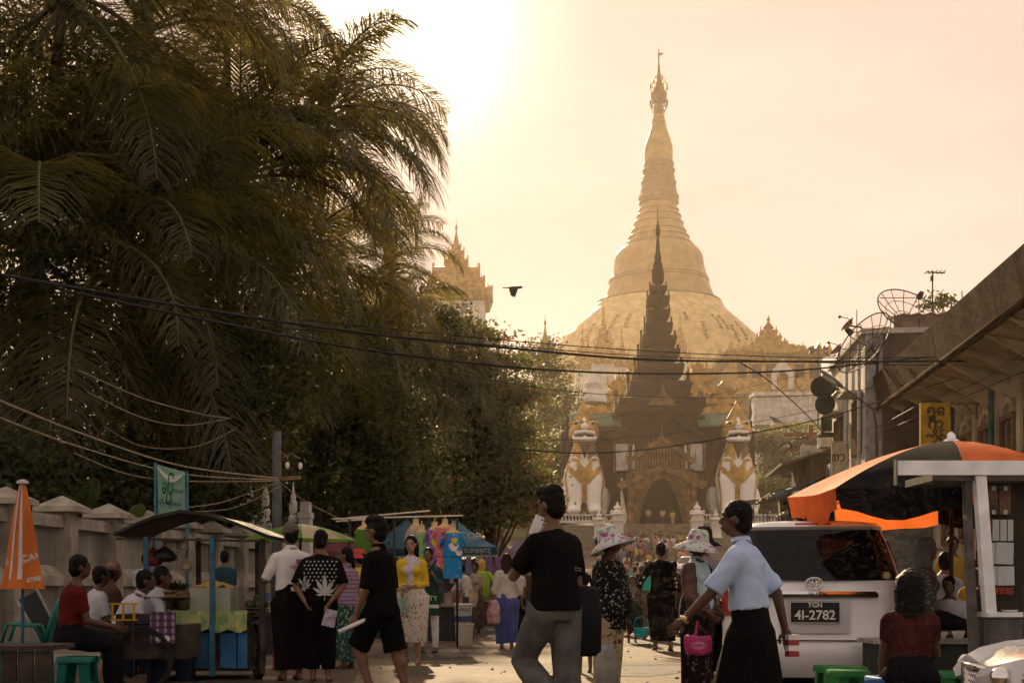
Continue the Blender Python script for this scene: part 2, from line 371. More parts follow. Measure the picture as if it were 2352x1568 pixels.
lot = [(808, 92), (802, 99), (792, 96), (780, 100), (768, 99), (760, 90), (745, 89), (722, 83), (716, 82), (708, 87), (698, 87), (692, 78), (682, 77), (676, 80), (670, 75), (655, 74), (648, 79), (638, 79), (632, 73), (618, 72), (612, 76), (604, 73)]
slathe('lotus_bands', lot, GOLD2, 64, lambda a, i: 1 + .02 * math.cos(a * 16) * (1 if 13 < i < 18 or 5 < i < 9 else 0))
ring = []
for z0, z1, h0, h1 in ((1020, 1010, 172, 164), (1008, 975, 162, 146), (975, 945, 147, 132), (945, 905, 133, 118), (905, 870, 119, 106), (870, 840, 107, 95), (840, 808, 96, 91)):
    ring += [(z0, h0 - 3), (z0 - 2, h0 + 4), (z0 - 5, h0 + 3), (z0 - 7, h0 - 3), (z1 + 2, h1 - 2)]
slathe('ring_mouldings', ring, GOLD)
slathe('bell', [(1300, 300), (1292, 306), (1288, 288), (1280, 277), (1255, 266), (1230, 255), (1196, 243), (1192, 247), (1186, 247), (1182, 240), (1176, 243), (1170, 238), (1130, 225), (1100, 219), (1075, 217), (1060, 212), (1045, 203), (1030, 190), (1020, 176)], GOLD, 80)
tz = [(1700, 560), (1600, 545), (1598, 532), (1545, 518), (1543, 506), (1505, 498), (1503, 486), (1470, 474), (1468, 463), (1440, 442), (1438, 428), (1415, 415), (1412, 402), (1390, 388), (1387, 376), (1365, 360), (1362, 346), (1335, 330), (1330, 322), (1318, 318), (1305, 312), (1300, 304)]
ter = slathe('terraces', tz, M('gilded_sheeting_brightened', (.62, .46, .20), .45, .3, var=.2, scale=.5, bump=.1, bscale=1.5), 64, lambda a, i: 1.0)  # paler than the bell: sky glow and low haze put into the colour
b = MB()                                                # strips of bamboo matting and gutters on the terraces
for k, (a0, zy0, zy1) in enumerate([(-1.05, 1420, 1500), (-.97, 1420, 1500), (-1.25, 1470, 1560), (-.9, 1470, 1560), (-1.75, 1410, 1500), (-2.0, 1420, 1500), (-2.15, 1420, 1500), (-.75, 1440, 1540), (-2.4, 1450, 1550), (-1.6, 1480, 1580), (-1.4, 1420, 1470)]):
    n = 6
    for i in range(n):
        z1, z2 = zy0 + (zy1 - zy0) * i / n, zy0 + (zy1 - zy0) * (i + .62) / n
        r1, r2 = np.interp([z1, z2], [q[0] for q in tz][::-1], [q[1] for q in tz][::-1])
        da = .018; P = []
        for a, r_, zz in ((a0 - da, r2, z2), (a0 + da, r2, z2), (a0 + da, r1, z1), (a0 - da, r1, z1)): P.append(Vector((math.cos(a) * (r_ + 5) * spx, math.sin(a) * (r_ + 5) * spx, sz(zz) - gz(SD))))
        b.add(P + [p * 1 - Vector((p.x, p.y, 0)).normalized() * 2.0 for p in P], [(0, 1, 2, 3), (7, 6, 5, 4), (0, 4, 5, 1), (1, 5, 6, 2), (2, 6, 7, 3), (3, 7, 4, 0)])
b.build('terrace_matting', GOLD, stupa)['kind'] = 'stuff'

# ------------------------------------------------------------------ tiered roofs, used by the gate, the tower and the hall
WOODR = M('carved_teak', (.040, .019, .009), .8, .0, var=.4, scale=1.5, bump=.4, bscale=5)
WOODG = M('gilded_carving', (.20, .115, .038), .55, .2, var=.45, scale=1.6, bump=.4, bscale=5)
WHITE = M('white_plaster', (.74, .70, .62), .8, var=.12, scale=.8)
WHITE2 = M('whitewash', (.62, .60, .56), .85, var=.2, scale=1.2)
GREENR = M('green_tin_roof', (.11, .20, .13), .55, var=.25, scale=1.0)
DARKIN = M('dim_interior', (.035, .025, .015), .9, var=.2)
GLASSD = M('dark_window', (.03, .035, .035), .15, var=0, spec=.6)
def horn(b, p, out, h, w):
    o = Vector((out[0], out[1], 0)).normalized(); p = Vector(p)
    b.tube([p - o * w * 1.5, p, p + o * w * .7 + Vector((0, 0, h * .35)), p + o * w * .5 + Vector((0, 0, h * .7)), p + o * w * .9 + Vector((0, 0, h))], [w * .6, w * .6, w * .45, w * .25, w * .05], 5)
def tier(par, z0, z1, hw, core, mats, gab=True, depth=None, hornk=1.0):
    """one storey of a pyatthat: flared eave with upswept corners on a narrower core, gablets on each side"""
    hy = depth or hw; H = z1 - z0; b = MB(); ky = hy / hw
    rings = []
    for f, k in ((0, .86), (.06, .93), (.45, 1.0), (.62, 1.0), (.66, .9), (.72, core / hw * .8)):
        rings.append([(sx * hw * k, sy * hw * ky * k, z0 + H * f) for sx, sy in ((-1, -1), (0, -1), (1, -1), (1, 0), (1, 1), (0, 1), (-1, 1), (-1, 0))])
    b.loft(rings); b.build('roof_tier', mats[0], par)
    b = MB(); b.box((0, 0, z0 + H * .55), (core * 1.2, core * 1.2 * ky, H * 1.3)); b.build('storey', mats[1], par)
    b = MB()
    for sx in (-1, 1):
        for sy in (-1, 1): horn(b, (sx * hw * .9, sy * hy * .9, z0 + H * .52), (sx, sy), H * .40 * hornk, hw * .045 + .03)
    b.build('corner_horn', mats[0], par)['kind'] = 'stuff'
    if gab:
        b = MB()
        for ax in range(4):
            R = Matrix.Rotation(ax * math.pi / 2, 4, 'Z'); dd = (hy if ax % 2 == 0 else hw); w = hw * .34
            X = R @ Matrix.Translation((0, -dd * .99, z0 + H * .3))
            b.prism([(-w, 0), (w, 0), (w * .55, H * .3), (w * .2, H * .42), (0, H * .85), (-w * .2, H * .42), (-w * .55, H * .3)], .25 * w + .05, X)
        b.build('gablet', mats[2], par)['kind'] = 'stuff'
def spire(par, z0, z1, r, mat, name='spire'):
    H = z1 - z0; b = MB()
    b.lathe([(r, z0), (r * 1.05, z0 + H * .04), (r * .8, z0 + H * .08), (r * .9, z0 + H * .13), (r * .55, z0 + H * .2), (r * .65, z0 + H * .24), (r * .4, z0 + H * .33), (r * .25, z0 + H * .5), (r * .2, z0 + H * .56), (r * .42, z0 + H * .6), (r * .40, z0 + H * .66), (r * .2, z0 + H * .74), (r * .08, z0 + H * .8), (r * .05, z0 + H)], n=10)
    return b.build(name, mat, par, smooth=40)

# ------------------------------------------------------------------ the gate with its spired roof
GS = 24.0; GD = FPX / GS; GX = (1511 - HX) / GS; GZ = EYE - (1207 - HY) / GS
gate = empty('entrance_gate', (GX, GD, GZ), label='carved dark teak entrance gate with a many-tiered black spire', cat='gate')
def gx(x): return (x - 1511) / GS
def gzz(y): return (1207 - y) / GS
gm = (WOODR, WOODR, WOODR)
for y0, y1, hw, core in ((960, 905, 97, 70), (923, 862, 69, 50), (872, 826, 54, 40), (828, 795, 46, 33), (800, 763, 39, 27), (769, 732, 31, 22), (734, 703, 26, 18), (703, 672, 25, 15), (674, 650, 19, 11), (650, 622, 13, 8)):
    tier(gate, gzz(y0), gzz(y1), hw / GS, core / GS, gm if hw < 90 else (WOODR, WOODR, WOODG), depth=hw / GS)
spire(gate, gzz(630), gzz(476), 13 / GS, WOODR)
b = MB()                                                # ornamented finial board on each gable above the door
for apx, apy, ex, ey, th, yy in ((0, 1074, 98, 1116, 14, -3.4), (0, 1008, 75, 1062, 10, -2.6), (0, 941, 120, 1006, 10, -1.4)):
    b = MB()
    for s in (-1, 1):
        P = [(0, gzz(apy)), (s * ex / GS * .4, gzz(apy + (ey - apy) * .38)), (s * ex / GS, gzz(ey)), (s * (ex + 4) / GS, gzz(ey + 6)), (s * ex / GS * .92, gzz(ey + th)), (s * ex / GS * .4, gzz(apy + (ey - apy) * .4 + th)), (0, gzz(apy + th))]
        if s < 0: P.reverse()
        b.prism(P, .45 + .1 * (s > 0), Matrix.Translation((0, yy, 0)))
        horn(b, (s * ex / GS, yy, gzz(ey + 2)), (s, 0), 1.2, .16)
        for k in range(7):
            f = (k + .5) / 7; horn(b, (s * ex / GS * f, yy, gzz(apy + (ey - apy) * f)), (s, 0), .55, .1)
    horn(b, (0, yy, gzz(apy)), (0, -1), 1.3, .2)
    b.build('bargeboard', WOODG if yy < -2 else WOODR, gate)
b = MB()                                                # roof planes of the porch, the middle roof, the wings
for s in (-1, 1):
    b.add([(0, -2.9, gzz(1078)), (s * 4.1, -2.9, gzz(1120)), (s * 4.1, 4, gzz(1120)), (0, 4, gzz(1078))], [(0, 1, 2, 3)])
    b.add([(0, -2.9, gzz(1085)), (s * 4.1, -2.9, gzz(1127)), (s * 4.1, 4, gzz(1127)), (0, 4, gzz(1085))], [(3, 2, 1, 0)])
b.build('porch_roof', WOODR, gate)
for s in (-1, 1):
    b = MB(); b.add([(s * 2.2, -1.2, gzz(972)), (s * 5.0, -1.2, gzz(1006)), (s * 5.0, 5, gzz(1006)), (s * 2.2, 5, gzz(972)), (s * 2.2, -1.2, gzz(980)), (s * 5.0, -1.2, gzz(1014)), (s * 5.0, 5, gzz(1014)), (s * 2.2, 5, gzz(980))], [(0, 1, 2, 3), (7, 6, 5, 4), (0, 4, 5, 1), (1, 5, 6, 2)])
    b.build('middle_roof', GREENR, gate)
    b = MB(); x0, x1 = s * 3.6, s * 8.6
    b.add([(x0, .2, gzz(950)), (x1, .2, gzz(950)), (x1, -1.4, gzz(978)), (x0, -1.4, gzz(978)), (x0, .2, gzz(956)), (x1, .2, gzz(956)), (x1, -1.4, gzz(983)), (x0, -1.4, gzz(983))], [(0, 1, 2, 3), (7, 6, 5, 4), (3, 2, 6, 7), (1, 5, 6, 2)])
    b.add([(x0, .2, gzz(950)), (x1, .2, gzz(950)), (x1, 3.4, gzz(975)), (x0, 3.4, gzz(975))], [(3, 2, 1, 0)])
    b.build('wing_roof', GREENR, gate)
    b = MB(); b.b2((min(x0, x1), -1.3, gzz(992)), (max(x0, x1), 3, gzz(978))); b.build('wing_fascia', WOODR, gate)
    b = MB(); b.b2((min(x0, x1) - (0 if s > 0 else .6), -.4, gzz(1190)), (max(x0, x1) + (.6 if s > 0 else 0), 3, gzz(992))); b.build('wing_wall', WOODR, gate)
    b = MB(); horn(b, (x1, -.6, gzz(970)), (s, 0), 2.2, .28); b.box((x1, -.6, gzz(1005)), (.5, .8, 3)); b.build('wing_finial', WOODR, gate)
    # upper storey: gilded posts with a white panel between
    b = MB(); b.b2((min(s * 2.95, s * 4.1), -1.15, gzz(1082)), (max(s * 2.95, s * 4.1), -.7, gzz(1022))); b.build('white_panel', WHITE2, gate)
    for px in (2.8, 4.25):
        b = MB(); b.lathe([(.17, gzz(1086)), (.14, gzz(1080)), (.13, gzz(1030)), (.19, gzz(1022))], (s * px, -1.3, 0), 10); b.build('gilded_post', WOODG, gate, smooth=True)
    b = MB(); b.box((s * 2.45, -1.35, gzz(1064)), (.35, .3, 1.5)); b.lathe([(.16, 0), (.18, .3), (.1, .6), (.12, .75), (.02, 1.0)], (s * 2.45, -1.35, gzz(1046)), 8); b.build('white_guardian_figure', WHITE, gate)
b = MB(); b.b2((-4.4, -.7, gzz(1090)), (4.4, 3.5, gzz(955))); b.build('upper_storey', WOODR, gate)
b = MB()
for k in range(17):
    x = -2.2 + 4.4 * k / 16; z1 = gzz(1014) - abs(x) * .95; b.b2((x - .07, -2.95, gzz(1070) - abs(x) * .35), (x + .07, -2.8, max(z1, gzz(1062))))
b.build('carved_screen', WOODG, gate)['kind'] = 'stuff'
# the entrance arch: front wall with an opening
arch = [(-2.9, 0), (-2.35, 0), (-2.3, 1.2), (-2.0, 2.5), (-1.5, 3.4), (-.8, 4.0), (0, 4.25), (.8, 4.0), (1.5, 3.4), (2.0, 2.5), (2.3, 1.2), (2.35, 0), (2.9, 0), (2.9, 4.9), (0, 5.3), (-2.9, 4.9)]
b = MB(); b.prism(arch, .4, Matrix.Translation((0, -2.9, 0))); b.build('arch_front', WOODG, gate)
b = MB()
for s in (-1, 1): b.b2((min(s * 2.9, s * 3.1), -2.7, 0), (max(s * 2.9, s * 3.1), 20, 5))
b.b2((-3.1, -2.6, 5.0), (3.1, 20, 5.2)); b.b2((-3.1, 12, 0), (3.1, 12.2, 5.0)); b.build('passage_wall', DARKIN, gate)  # dark end wall added so no daylight shows through the passage
b = MB()
for s in (-1, 1):
    P = []                                               # curtain swags either side of the opening
    for (x, z) in ((2.4, 4.6), (.5, 4.3), (1.2, 3.2), (1.6, 2.2), (1.9, 1.0), (2.1, .1), (2.4, .1)): P.append((s * x, z))
    if s < 0: P.reverse()
    b.prism(P, .12, Matrix.Translation((0, -2.3, 0)))
b.build('curtain', M('drab_curtain', (.16, .11, .06), .9, var=.3, scale=2), gate)
for s in (-1, 1):
    b = MB(); b.lathe([(.42, 0), (.36, .3), (.3, .5), (.27, 4.0), (.4, 4.3), (.45, 4.7)], (s * 2.95, -3.35, 0), 14); b.build('porch_column', WOODG, gate, smooth=40)
b = MB()
for k in range(14): b.b2((-3.6 - k * .05, -4.2 - k * .42, -.17 * (k + 1)), (3.6 + k * .05, -3.3 if k == 0 else -4.2 - (k - 1) * .42, -.17 * k))
b.b2((-3.1, -3.5, -.4), (3.1, 20, -.004)); st_steps = b.build('steps', M('worn_stone_steps', (.22, .17, .12), .85, var=.25, scale=1.5), gate)
# white boundary posts and balustrade in front of the gate
def gate_post(x, yb, yt, d, label, w):
    p = W(x, yb, d); t = EYE - (yt - HY) * d / FPX - p.z; e = empty('gate_post', p, label=label, cat='gate post', group='white finialled posts before the gate')
    b = MB(); b.box((0, 0, t * .03), (w * 1.25, w * 1.25, t * .06)); b.box((0, 0, t * .27), (w, w, t * .42)); b.box((0, 0, t * .5), (w * 1.2, w * 1.2, t * .05)); b.build('shaft', WHITE, e)
    b = MB(); b.box((0, 0, t * .59), (w * .9, w * .9, t * .14)); b.box((0, 0, t * .68), (w * 1.3, w * 1.3, t * .05), taper=.85)
    for sx in (-1, 1):
        for sy in (-1, 1): b.lathe([(.09 * w, 0), (.14 * w, t * .03), (.02, t * .07)], (sx * w * .52, sy * w * .52, t * .7), 8)
    b.build('capital', WHITE, e)
    b = MB(); b.lathe([(w * .5, t * .70), (w * .42, t * .75), (w * .25, t * .78), (w * .36, t * .82), (w * .3, t * .86), (w * .12, t * .90), (w * .15, t * .92), (.01, t)], n=12); b.build('finial', WHITE, e, smooth=50)
gate_post(1418, 1240, 1150, 117, 'tall white finialled post at the left of the gate steps', 1.0)
gate_post(1376, 1235, 1172, 117, 'shorter white post beside the left chinthe lion', .85)
gate_post(1601, 1240, 1150, 117, 'tall white finialled post at the right of the gate steps', 1.0)
gate_post(1644, 1235, 1172, 117, 'shorter white post half hidden by a dark-haired head', .85)
def balustrade(x0, x1, y0, y1, d, label):
    a, c = W(x0, y1, d), W(x1, y1, d); hgt = (y1 - y0) * d / FPX; e = empty('balustrade', a, label=label, cat='balustrade', group='balustrades before the gate')
    n = int((c - a).length / .28); Lx = (c - a).length
    b = MB(); b.box((Lx / 2, 0, hgt - .08), (Lx, .25, .16)); b.build('rail', WHITE2, e)
    b = MB(); b.box((Lx / 2, 0, .08), (Lx, .3, .16)); b.build('plinth', WHITE2, e)
    me = MB().lathe([(.07, .1), (.1, hgt * .3), (.05, hgt * .6), (.08, hgt - .14)], n=7).mesh('baluster', WHITE2, True)
    for k in range(n): put('baluster', me, e, ((k + .5) * Lx / n, 0, 0))
balustrade(1280, 1365, 1180, 1200, 118, 'low white balustrade in front of the left chinthe lion')
balustrade(1388, 1408, 1180, 1200, 118, 'short balustrade between the two left posts')
balustrade(1612, 1634, 1180, 1200, 118, 'short balustrade between the two right posts')
balustrade(1655, 1790, 1180, 1200, 118, 'low white balustrade in front of the right chinthe lion')
for lo_, hi_, lb in (((-12, -6, -3), (-3.4, 3, -.35), 'low stone terrace under the left chinthe lion'), ((3.4, -6, -3), (14, 3, -.35), 'low stone terrace under the right chinthe lion')):
    b = MB(); b.b2(lo_, hi_); b.build('stone_terrace', M('stone_terrace', (.3, .26, .2), .85, var=.2), None, loc=(GX, GD, GZ + .1), label=lb, cat='terrace')

# ------------------------------------------------------------------ the two chinthe lions
CG = M('chinthe_gold', (.50, .30, .07), .45, .35, var=.3, scale=1.2); CW = M('chinthe_white', (.90, .87, .79), .6, var=.04, scale=1)
CD = M('chinthe_mouth', (.12, .07, .05), .8); CE = M('chinthe_eye', (.02, .04, .03), .2, spec=.7)
def chinthe(cx, ybase, d, label, sc):
    e = empty('chinthe_lion', W(cx, ybase, d), label=label, cat='lion statue', group='chinthe lions guarding the gate'); e.scale = (sc,) * 3
    b = MB(); n = 20
    rings = []
    for z, hw, hd, yo in ((1.2, 1.35, .8, .2), (2.4, 1.85, 1.15, .2), (3.4, 1.98, 1.35, .1), (4.4, 1.75, 1.35, 0), (5.4, 1.38, 1.2, -.1), (6.2, 1.08, 1.0, -.25), (7.0, .95, .9, -.4)):
        rings.append([(math.cos(a) * hw, yo + math.sin(a) * hd, z) for a in [2 * math.pi * k / n for k in range(n)]])
    b.loft(rings)
    for s in (-1, 1):
        b.cap_((s * 1.02, -.5, 3.2), (s * .98, -.75, .55), .98, .70, 14); b.ell((s * .98, -1.1, .35), (.72, 1.0, .38), 14)
        b.ell((s * 1.95, 2.2, 1.5), (.75, 1.4, 1.5), 14); b.cap_((s * 1.9, 1.4, .4), (s * 1.8, .3, .3), .45, .4)
    b.ell((0, 2.0, 2.4), (1.7, 2.0, 2.0), 16)
    bm = remesh(b, .14, 'body', CW, 6); put('body', bm, e)
    # gilded heart, mane and seams laid over the chest
    def gild(poly, name='gilding', y=-2.5):
        q = MB(); q.add([(x, y, z) for x, z in poly], [tuple(range(len(poly)))]); me = q.mesh(name, CG)
        for _ in range(1):
            bmm = bmesh.new(); bmm.from_mesh(me); bmesh.ops.triangulate(bmm, faces=bmm.faces[:])
            for _ in range(5):
                bmesh.ops.subdivide_edges(bmm, edges=[q2 for q2 in bmm.edges if q2.calc_length() > .3], cuts=1)
                bmesh.ops.triangulate(bmm, faces=bmm.faces[:])
            bmm.to_mesh(me); bmm.free()
        bvh = BVHTree.FromPolygons([v.co for v in bm.vertices], [p.vertices for p in bm.polygons])
        for v in me.vertices:
            h_ = bvh.ray_cast(Vector((v.co.x, -6, v.co.z)), Vector((0, 1, 0)))
            v.co.y = (h_[0].y if h_[0] is not None else -.2) - .07
        me.update(); put(name, me, e)
    gild([(0, 2.6), (.55, 3.0), (1.0, 3.5), (1.5, 3.9), (1.35, 4.05), (1.75, 4.3), (1.45, 4.55), (1.05, 4.25), (.95, 4.0), (.7, 4.2), (.75, 4.9), (1.3, 5.0), (1.1, 5.25), (.5, 5.1), (.3, 4.6), (0, 4.3), (-.3, 4.6), (-.5, 5.1), (-1.1, 5.25), (-1.3, 5.0), (-.75, 4.9), (-.7, 4.2), (-.95, 4.0), (-1.05, 4.25), (-1.45, 4.55), (-1.75, 4.3), (-1.35, 4.05), (-1.5, 3.9), (-1.0, 3.5), (-.55, 3.0)])
    for s in (-1, 1):
        gild([(s * .3, 5.0), (s * .9, 5.5), (s * 1.3, 5.35), (s * 1.2, 6.0), (s * .95, 6.6), (s * .3, 6.6)][::s], 'mane')
        gild([(s * 1.75, .2), (s * 1.62, 1.5), (s * 1.9, 3.4), (s * 1.45, 5.3), (s * 1.3, 5.3), (s * 1.72, 3.3), (s * 1.5, 1.5), (s * 1.6, .2)][::s], 'gilded_seam')
    gild([(-.22, .1), (.22, .1), (.22, 2.8), (-.22, 2.8)], 'leg_gap_shade')
    e.children[-1].data.materials[0] = M('chinthe_shadow_paint', (.22, .16, .09), .8)  # dark strip paints in the shade between the legs
    # head
    b = MB(); b.ell((0, -.7, 8.05), (1.15, 1.2, .85), 16); b.ell((0, -.3, 8.6), (1.1, 1.0, .7), 16); b.cap_((-.75, -1.2, 7.75), (.75, -1.2, 7.75), .42, .42)
    b.cap_((-.95, -.9, 8.35), (-.35, -1.3, 8.5), .3, .22); b.cap_((.95, -.9, 8.35), (.35, -1.3, 8.5), .3, .22)
    for s in (-1, 1): b.ell((s * 1.15, -.3, 7.6), (.3, .9, .75), 12)
    put('head', remesh(b, .1, 'head', CG, 4), e)
    b = MB(); b.ell((0, -1.55, 8.1), (.48, .5, .34), 14); b.cap_((0, -1.6, 8.2), (0, -1.1, 8.9), .3, .18); put('muzzle', remesh(b, .07, 'muzzle', CW, 4), e)
    b = MB(); b.ell((0, -1.3, 7.32), (.92, .5, .4), 16); b.build('open_mouth', CD, e, smooth=True)
    b = MB(); b.tube([(-1.0, -1.0, 7.35), (-.85, -1.55, 7.58), (0, -1.8, 7.66), (.85, -1.55, 7.58), (1.0, -1.0, 7.35)], [.14, .17, .16, .17, .14], 8); b.build('upper_lip', CW, e, smooth=True)
    b = MB(); b.tube([(-1.05, -.9, 7.3), (-.95, -1.45, 6.98), (0, -1.8, 6.92), (.95, -1.45, 6.98), (1.05, -.9, 7.3)], [.15, .2, .22, .2, .15], 8); b.build('lower_lip', CW, e, smooth=True)
    b = MB(); b.ell((0, -.9, 6.85), (1.1, .9, .32), 14); b.build('jaw', CG, e, smooth=True)
    b = MB(); b.ell((0, -1.5, 7.1), (.3, .35, .3), 10); b.build('tongue', CW, e, smooth=True)
    for k in range(6):
        q = MB(); q.lathe([(.09, .0), (.06, -.12), (.01, -.26)], (-.75 + k * .3, -1.62 + abs(k - 2.5) * .06, 7.55), 6); q.build('tooth', CW, e)
    for s in (-1, 1):
        q = MB(); q.ell((s * .72, -1.38, 8.42), (.2, .16, .17), 12); o = q.build('eye', CE, e, smooth=True)
        q = MB(); q.tube([(s * .45, -1.45, 8.45), (s * .72, -1.5, 8.66), (s * 1.0, -1.2, 8.52)], [.05, .08, .05], 6); q.build('eyebrow', CW, e, smooth=True)
        q = MB(); q.cap_((s * 1.1, -.2, 8.4), (s * 1.25, 0, 9.0), .22, .06); q.build('ear', CG, e, smooth=True)
    b = MB(); b.lathe([(1.05, 8.75), (.95, 9.0), (.72, 9.4), (.45, 9.85), (.22, 10.3), (.03, 10.75)], (0, -.35, 0), 14, sy=.85); b.build('crest', CG, e, smooth=True)
    b = MB(); b.prism([(-.35, 8.95), (.35, 8.95), (.3, 9.35), (0, 9.8), (-.3, 9.35)], .12, Matrix.Translation((0, -1.0, 0)) @ Matrix.Rotation(rad(-22), 4, 'X') @ Matrix.Translation((0, -.55, .25))); b.build('crest_plate', CW, e)
    b = MB(); b.tube([(0, -1.25, 6.7), (0, -1.3, 6.2), (0, -1.4, 5.2)], [.5, .35, .05], 8); b.build('throat', M('chinthe_throat', (.1, .075, .04), .8), e)
chinthe(1341, 1182, 123, 'left chinthe lion, its side brushed by the red-leaved tree', 1.0)
chinthe(1690, 1182, 123, 'right chinthe lion, clear of the trees beside the shop row', 1.0)

# ------------------------------------------------------------------ tower pavilion on the left, halls and small spires on the hill
tm = (GOLD3, WHITE, GOLD3)
def pavilion(cx, yb, d, tiers, spire_y, label, body=None, mats=tm, name='tower_pavilion', cat='pavilion', group=None, spr=1.0, depth=None, wallm=None):
    s = FPX / d; e = empty(name, W(cx, yb, d), rz=0, label=label, cat=cat, group=group)
    if body:
        hw, yt = body; b = MB(); b.box((0, 0, (yb - yt) / s / 2), (2 * hw / s, 2 * hw / s, (yb - yt) / s)); b.build('wall', wallm or WHITE, e)
    for y0, y1, hw, core in tiers: tier(e, (yb - y0) / s, (yb - y1) / s, hw / s, core / s, mats, depth=(hw / s) * (depth or 1))
    spire(e, (yb - tiers[-1][1] - 2) / s, (yb - spire_y) / s, tiers[-1][3] / s * spr, mats[0])
    return e, s
e, s_ = pavilion(1048, 990, 260, [(704, 662, 81, 66), (676, 638, 64, 52), (652, 610, 53, 38), (618, 590, 27, 18), (596, 570, 18, 12), (574, 558, 11, 7)], 503, 'white tower with tiered golden roof rising above the palm-side trees', body=(66, 705))
for x in (-38, 22):
    for y in (722,):
        b = MB(); b.box((x / s_, -66 / s_ - .06, (990 - y) / s_), (17 / s_, .3, 22 / s_)); w_ = b.build('window', GLASSD, e)
        b = MB(); b.prism([(-11 / s_, -13 / s_), (11 / s_, -13 / s_), (11 / s_, 8 / s_), (0, 17 / s_), (-11 / s_, 8 / s_)], .2, Matrix.Translation((x / s_, -66 / s_ - .02, (990 - y) / s_))); b.build('window_frame', WHITE2, e)
b = MB()
for yy in (752, 790, 830): b.box((0, 0, (990 - yy) / s_), (136 / s_, 136 / s_, .35))
b.build('string_course', WHITE2, e)
# right-hand golden hall
e, s_ = pavilion(1765, 940, 300, [(842, 806, 112, 84), (824, 795, 70, 54), (806, 780, 38, 28), (790, 766, 26, 18), (774, 752, 18, 12)], 722, 'golden tiered hall with white arched porch on the hill terrace', body=(98, 842), name='terrace_hall', cat='hall', mats=(GOLD3, GOLD3, GOLD3), wallm=GOLD3)
for dx in (-78, -46, -14, 18, 50, 82):
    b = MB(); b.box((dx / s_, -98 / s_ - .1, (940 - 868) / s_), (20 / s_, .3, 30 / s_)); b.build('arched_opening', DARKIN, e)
b = MB(); b.prism([(-24 / s_, 0), (-13 / s_, 0), (-13 / s_, 30 / s_), (0, 44 / s_), (13 / s_, 30 / s_), (13 / s_, 0), (24 / s_, 0), (24 / s_, 40 / s_), (0, 68 / s_), (-24 / s_, 40 / s_)], 1.0, Matrix.Translation((10 / s_, -104 / s_, (940 - 910) / s_))); b.build('porch_arch', WHITE, e)
for hx, hw in ((-100, 22), (95, 24), (118, 16)):
    b = MB(); b.prism([(-hw / s_, 0), (hw / s_, 0), (hw * .4 / s_, 12 / s_), (0, 30 / s_), (-hw * .4 / s_, 12 / s_)], 2, Matrix.Translation((hx / s_, -80 / s_, (940 - 832) / s_))); b.build('side_gable', GOLD3, e)
for i, (cx, yb, d, t, sy, lab) in enumerate([
        (1386, 920, 290, [(838, 815, 34, 26), (822, 800, 30, 20), (806, 782, 22, 16), (788, 768, 17, 11), (772, 752, 12, 8)], 690, 'golden spired shrine left of the dark gate spire'),
        (1337, 930, 285, [(850, 826, 24, 18), (830, 808, 17, 12), (812, 795, 11, 7)], 745, 'slim golden shrine spire at the stupa base, leftmost of its row'),
        (1428, 920, 295, [(845, 822, 24, 18), (826, 806, 15, 10), (810, 795, 9, 6)], 742, 'small golden shrine spire just left of the dark gate spire'),
        (1562, 900, 300, [(832, 806, 22, 15), (810, 790, 15, 10), (794, 772, 11, 7), (776, 758, 8, 5)], 712, 'small golden shrine spire just right of the dark gate spire'),
        (1252, 900, 270, [(830, 808, 26, 18), (812, 792, 18, 12), (796, 778, 11, 7)], 720, 'lone dark spire poking above the hazy tree'),
        (1350, 905, 292, [(842, 820, 18, 13), (824, 806, 10, 7)], 758, 'thin twin spire beside the leftmost shrine')]):
    pavilion(cx, yb, d, t, sy, lab, body=(t[0][3] * .9, t[0][0]), mats=(GOLD3, GOLD3, GOLD3), name='shrine_spire', cat='shrine', group='small shrines round the stupa')
# golden covered stairway climbing behind the gate, white terrace walls
def hall_roof(cx, y0, y1, hw, d, label, rows=3, mat=GOLD3):
    s = FPX / d; e = empty('stairway_roof', W(cx, y1, d), label=label, cat='roof pavilion', group='golden roofs of the covered stairway')
    H = (y1 - y0) / s; w = hw / s
    for k in range(rows):
        f = k / rows; ww = w * (1 - .26 * k); z = H * f
        b = MB(); b.prism([(-ww, z), (ww, z), (ww * .86, z + H / rows * .5), (ww * .3, z + H / rows * .75), (0, z + H / rows * 1.3), (-ww * .3, z + H / rows * .75), (-ww * .86, z + H / rows * .5)], 5 - k * .8)
        for sx in (-1, 1):
            horn(b, (sx * ww, -2.4, z + .1), (sx, 0), H / rows * .9, .3)
            for q in range(4): horn(b, (sx * ww * (.2 + .2 * q), -2.5 + k * .4, z + H / rows * (.85 - .17 * q)), (sx, 0), H / rows * .3, .15)
        b.build('gable_tier', mat, e)
    b = MB(); b.b2((-w * .8, -2, -6), (w * .8, 2, 0)); b.build('wall', GOLD3, e)
hall_roof(1600, 830, 935, 62, 170, 'golden carved gables rising just right of the dark spire', 4)
hall_roof(1655, 885, 955, 55, 160, 'lower golden gable cluster above the right green roof', 3)
hall_roof(1420, 870, 950, 50, 165, 'golden carved gables left of the dark spire', 3)
hall_roof(1375, 910, 955, 34, 160, 'low golden gable behind the left chinthe crest', 2)
hall_roof(1460, 830, 900, 40, 185, 'high golden gable left of the dark spire tiers', 3)
def terrace_wall(x0, x1, y0, y1, d, label, mat=WHITE2):
    a, c = W(x0, y1, d), W(x1, y0, d); b = MB(); b.b2((0, 0, 0), (c.x - a.x, 4, c.z - a.z)); 
    k = max(2, int((c.x - a.x) / 4))
    for i in range(k + 1): b.b2(((c.x - a.x) * i / k - .3, -.25, 0), ((c.x - a.x) * i / k + .3, -.02, c.z - a.z))
    b.b2((-.3, -.4, c.z - a.z), (c.x - a.x + .3, 4.1, c.z - a.z + .5))
    b.build('terrace_wall', mat, loc=a, label=label, cat='wall')
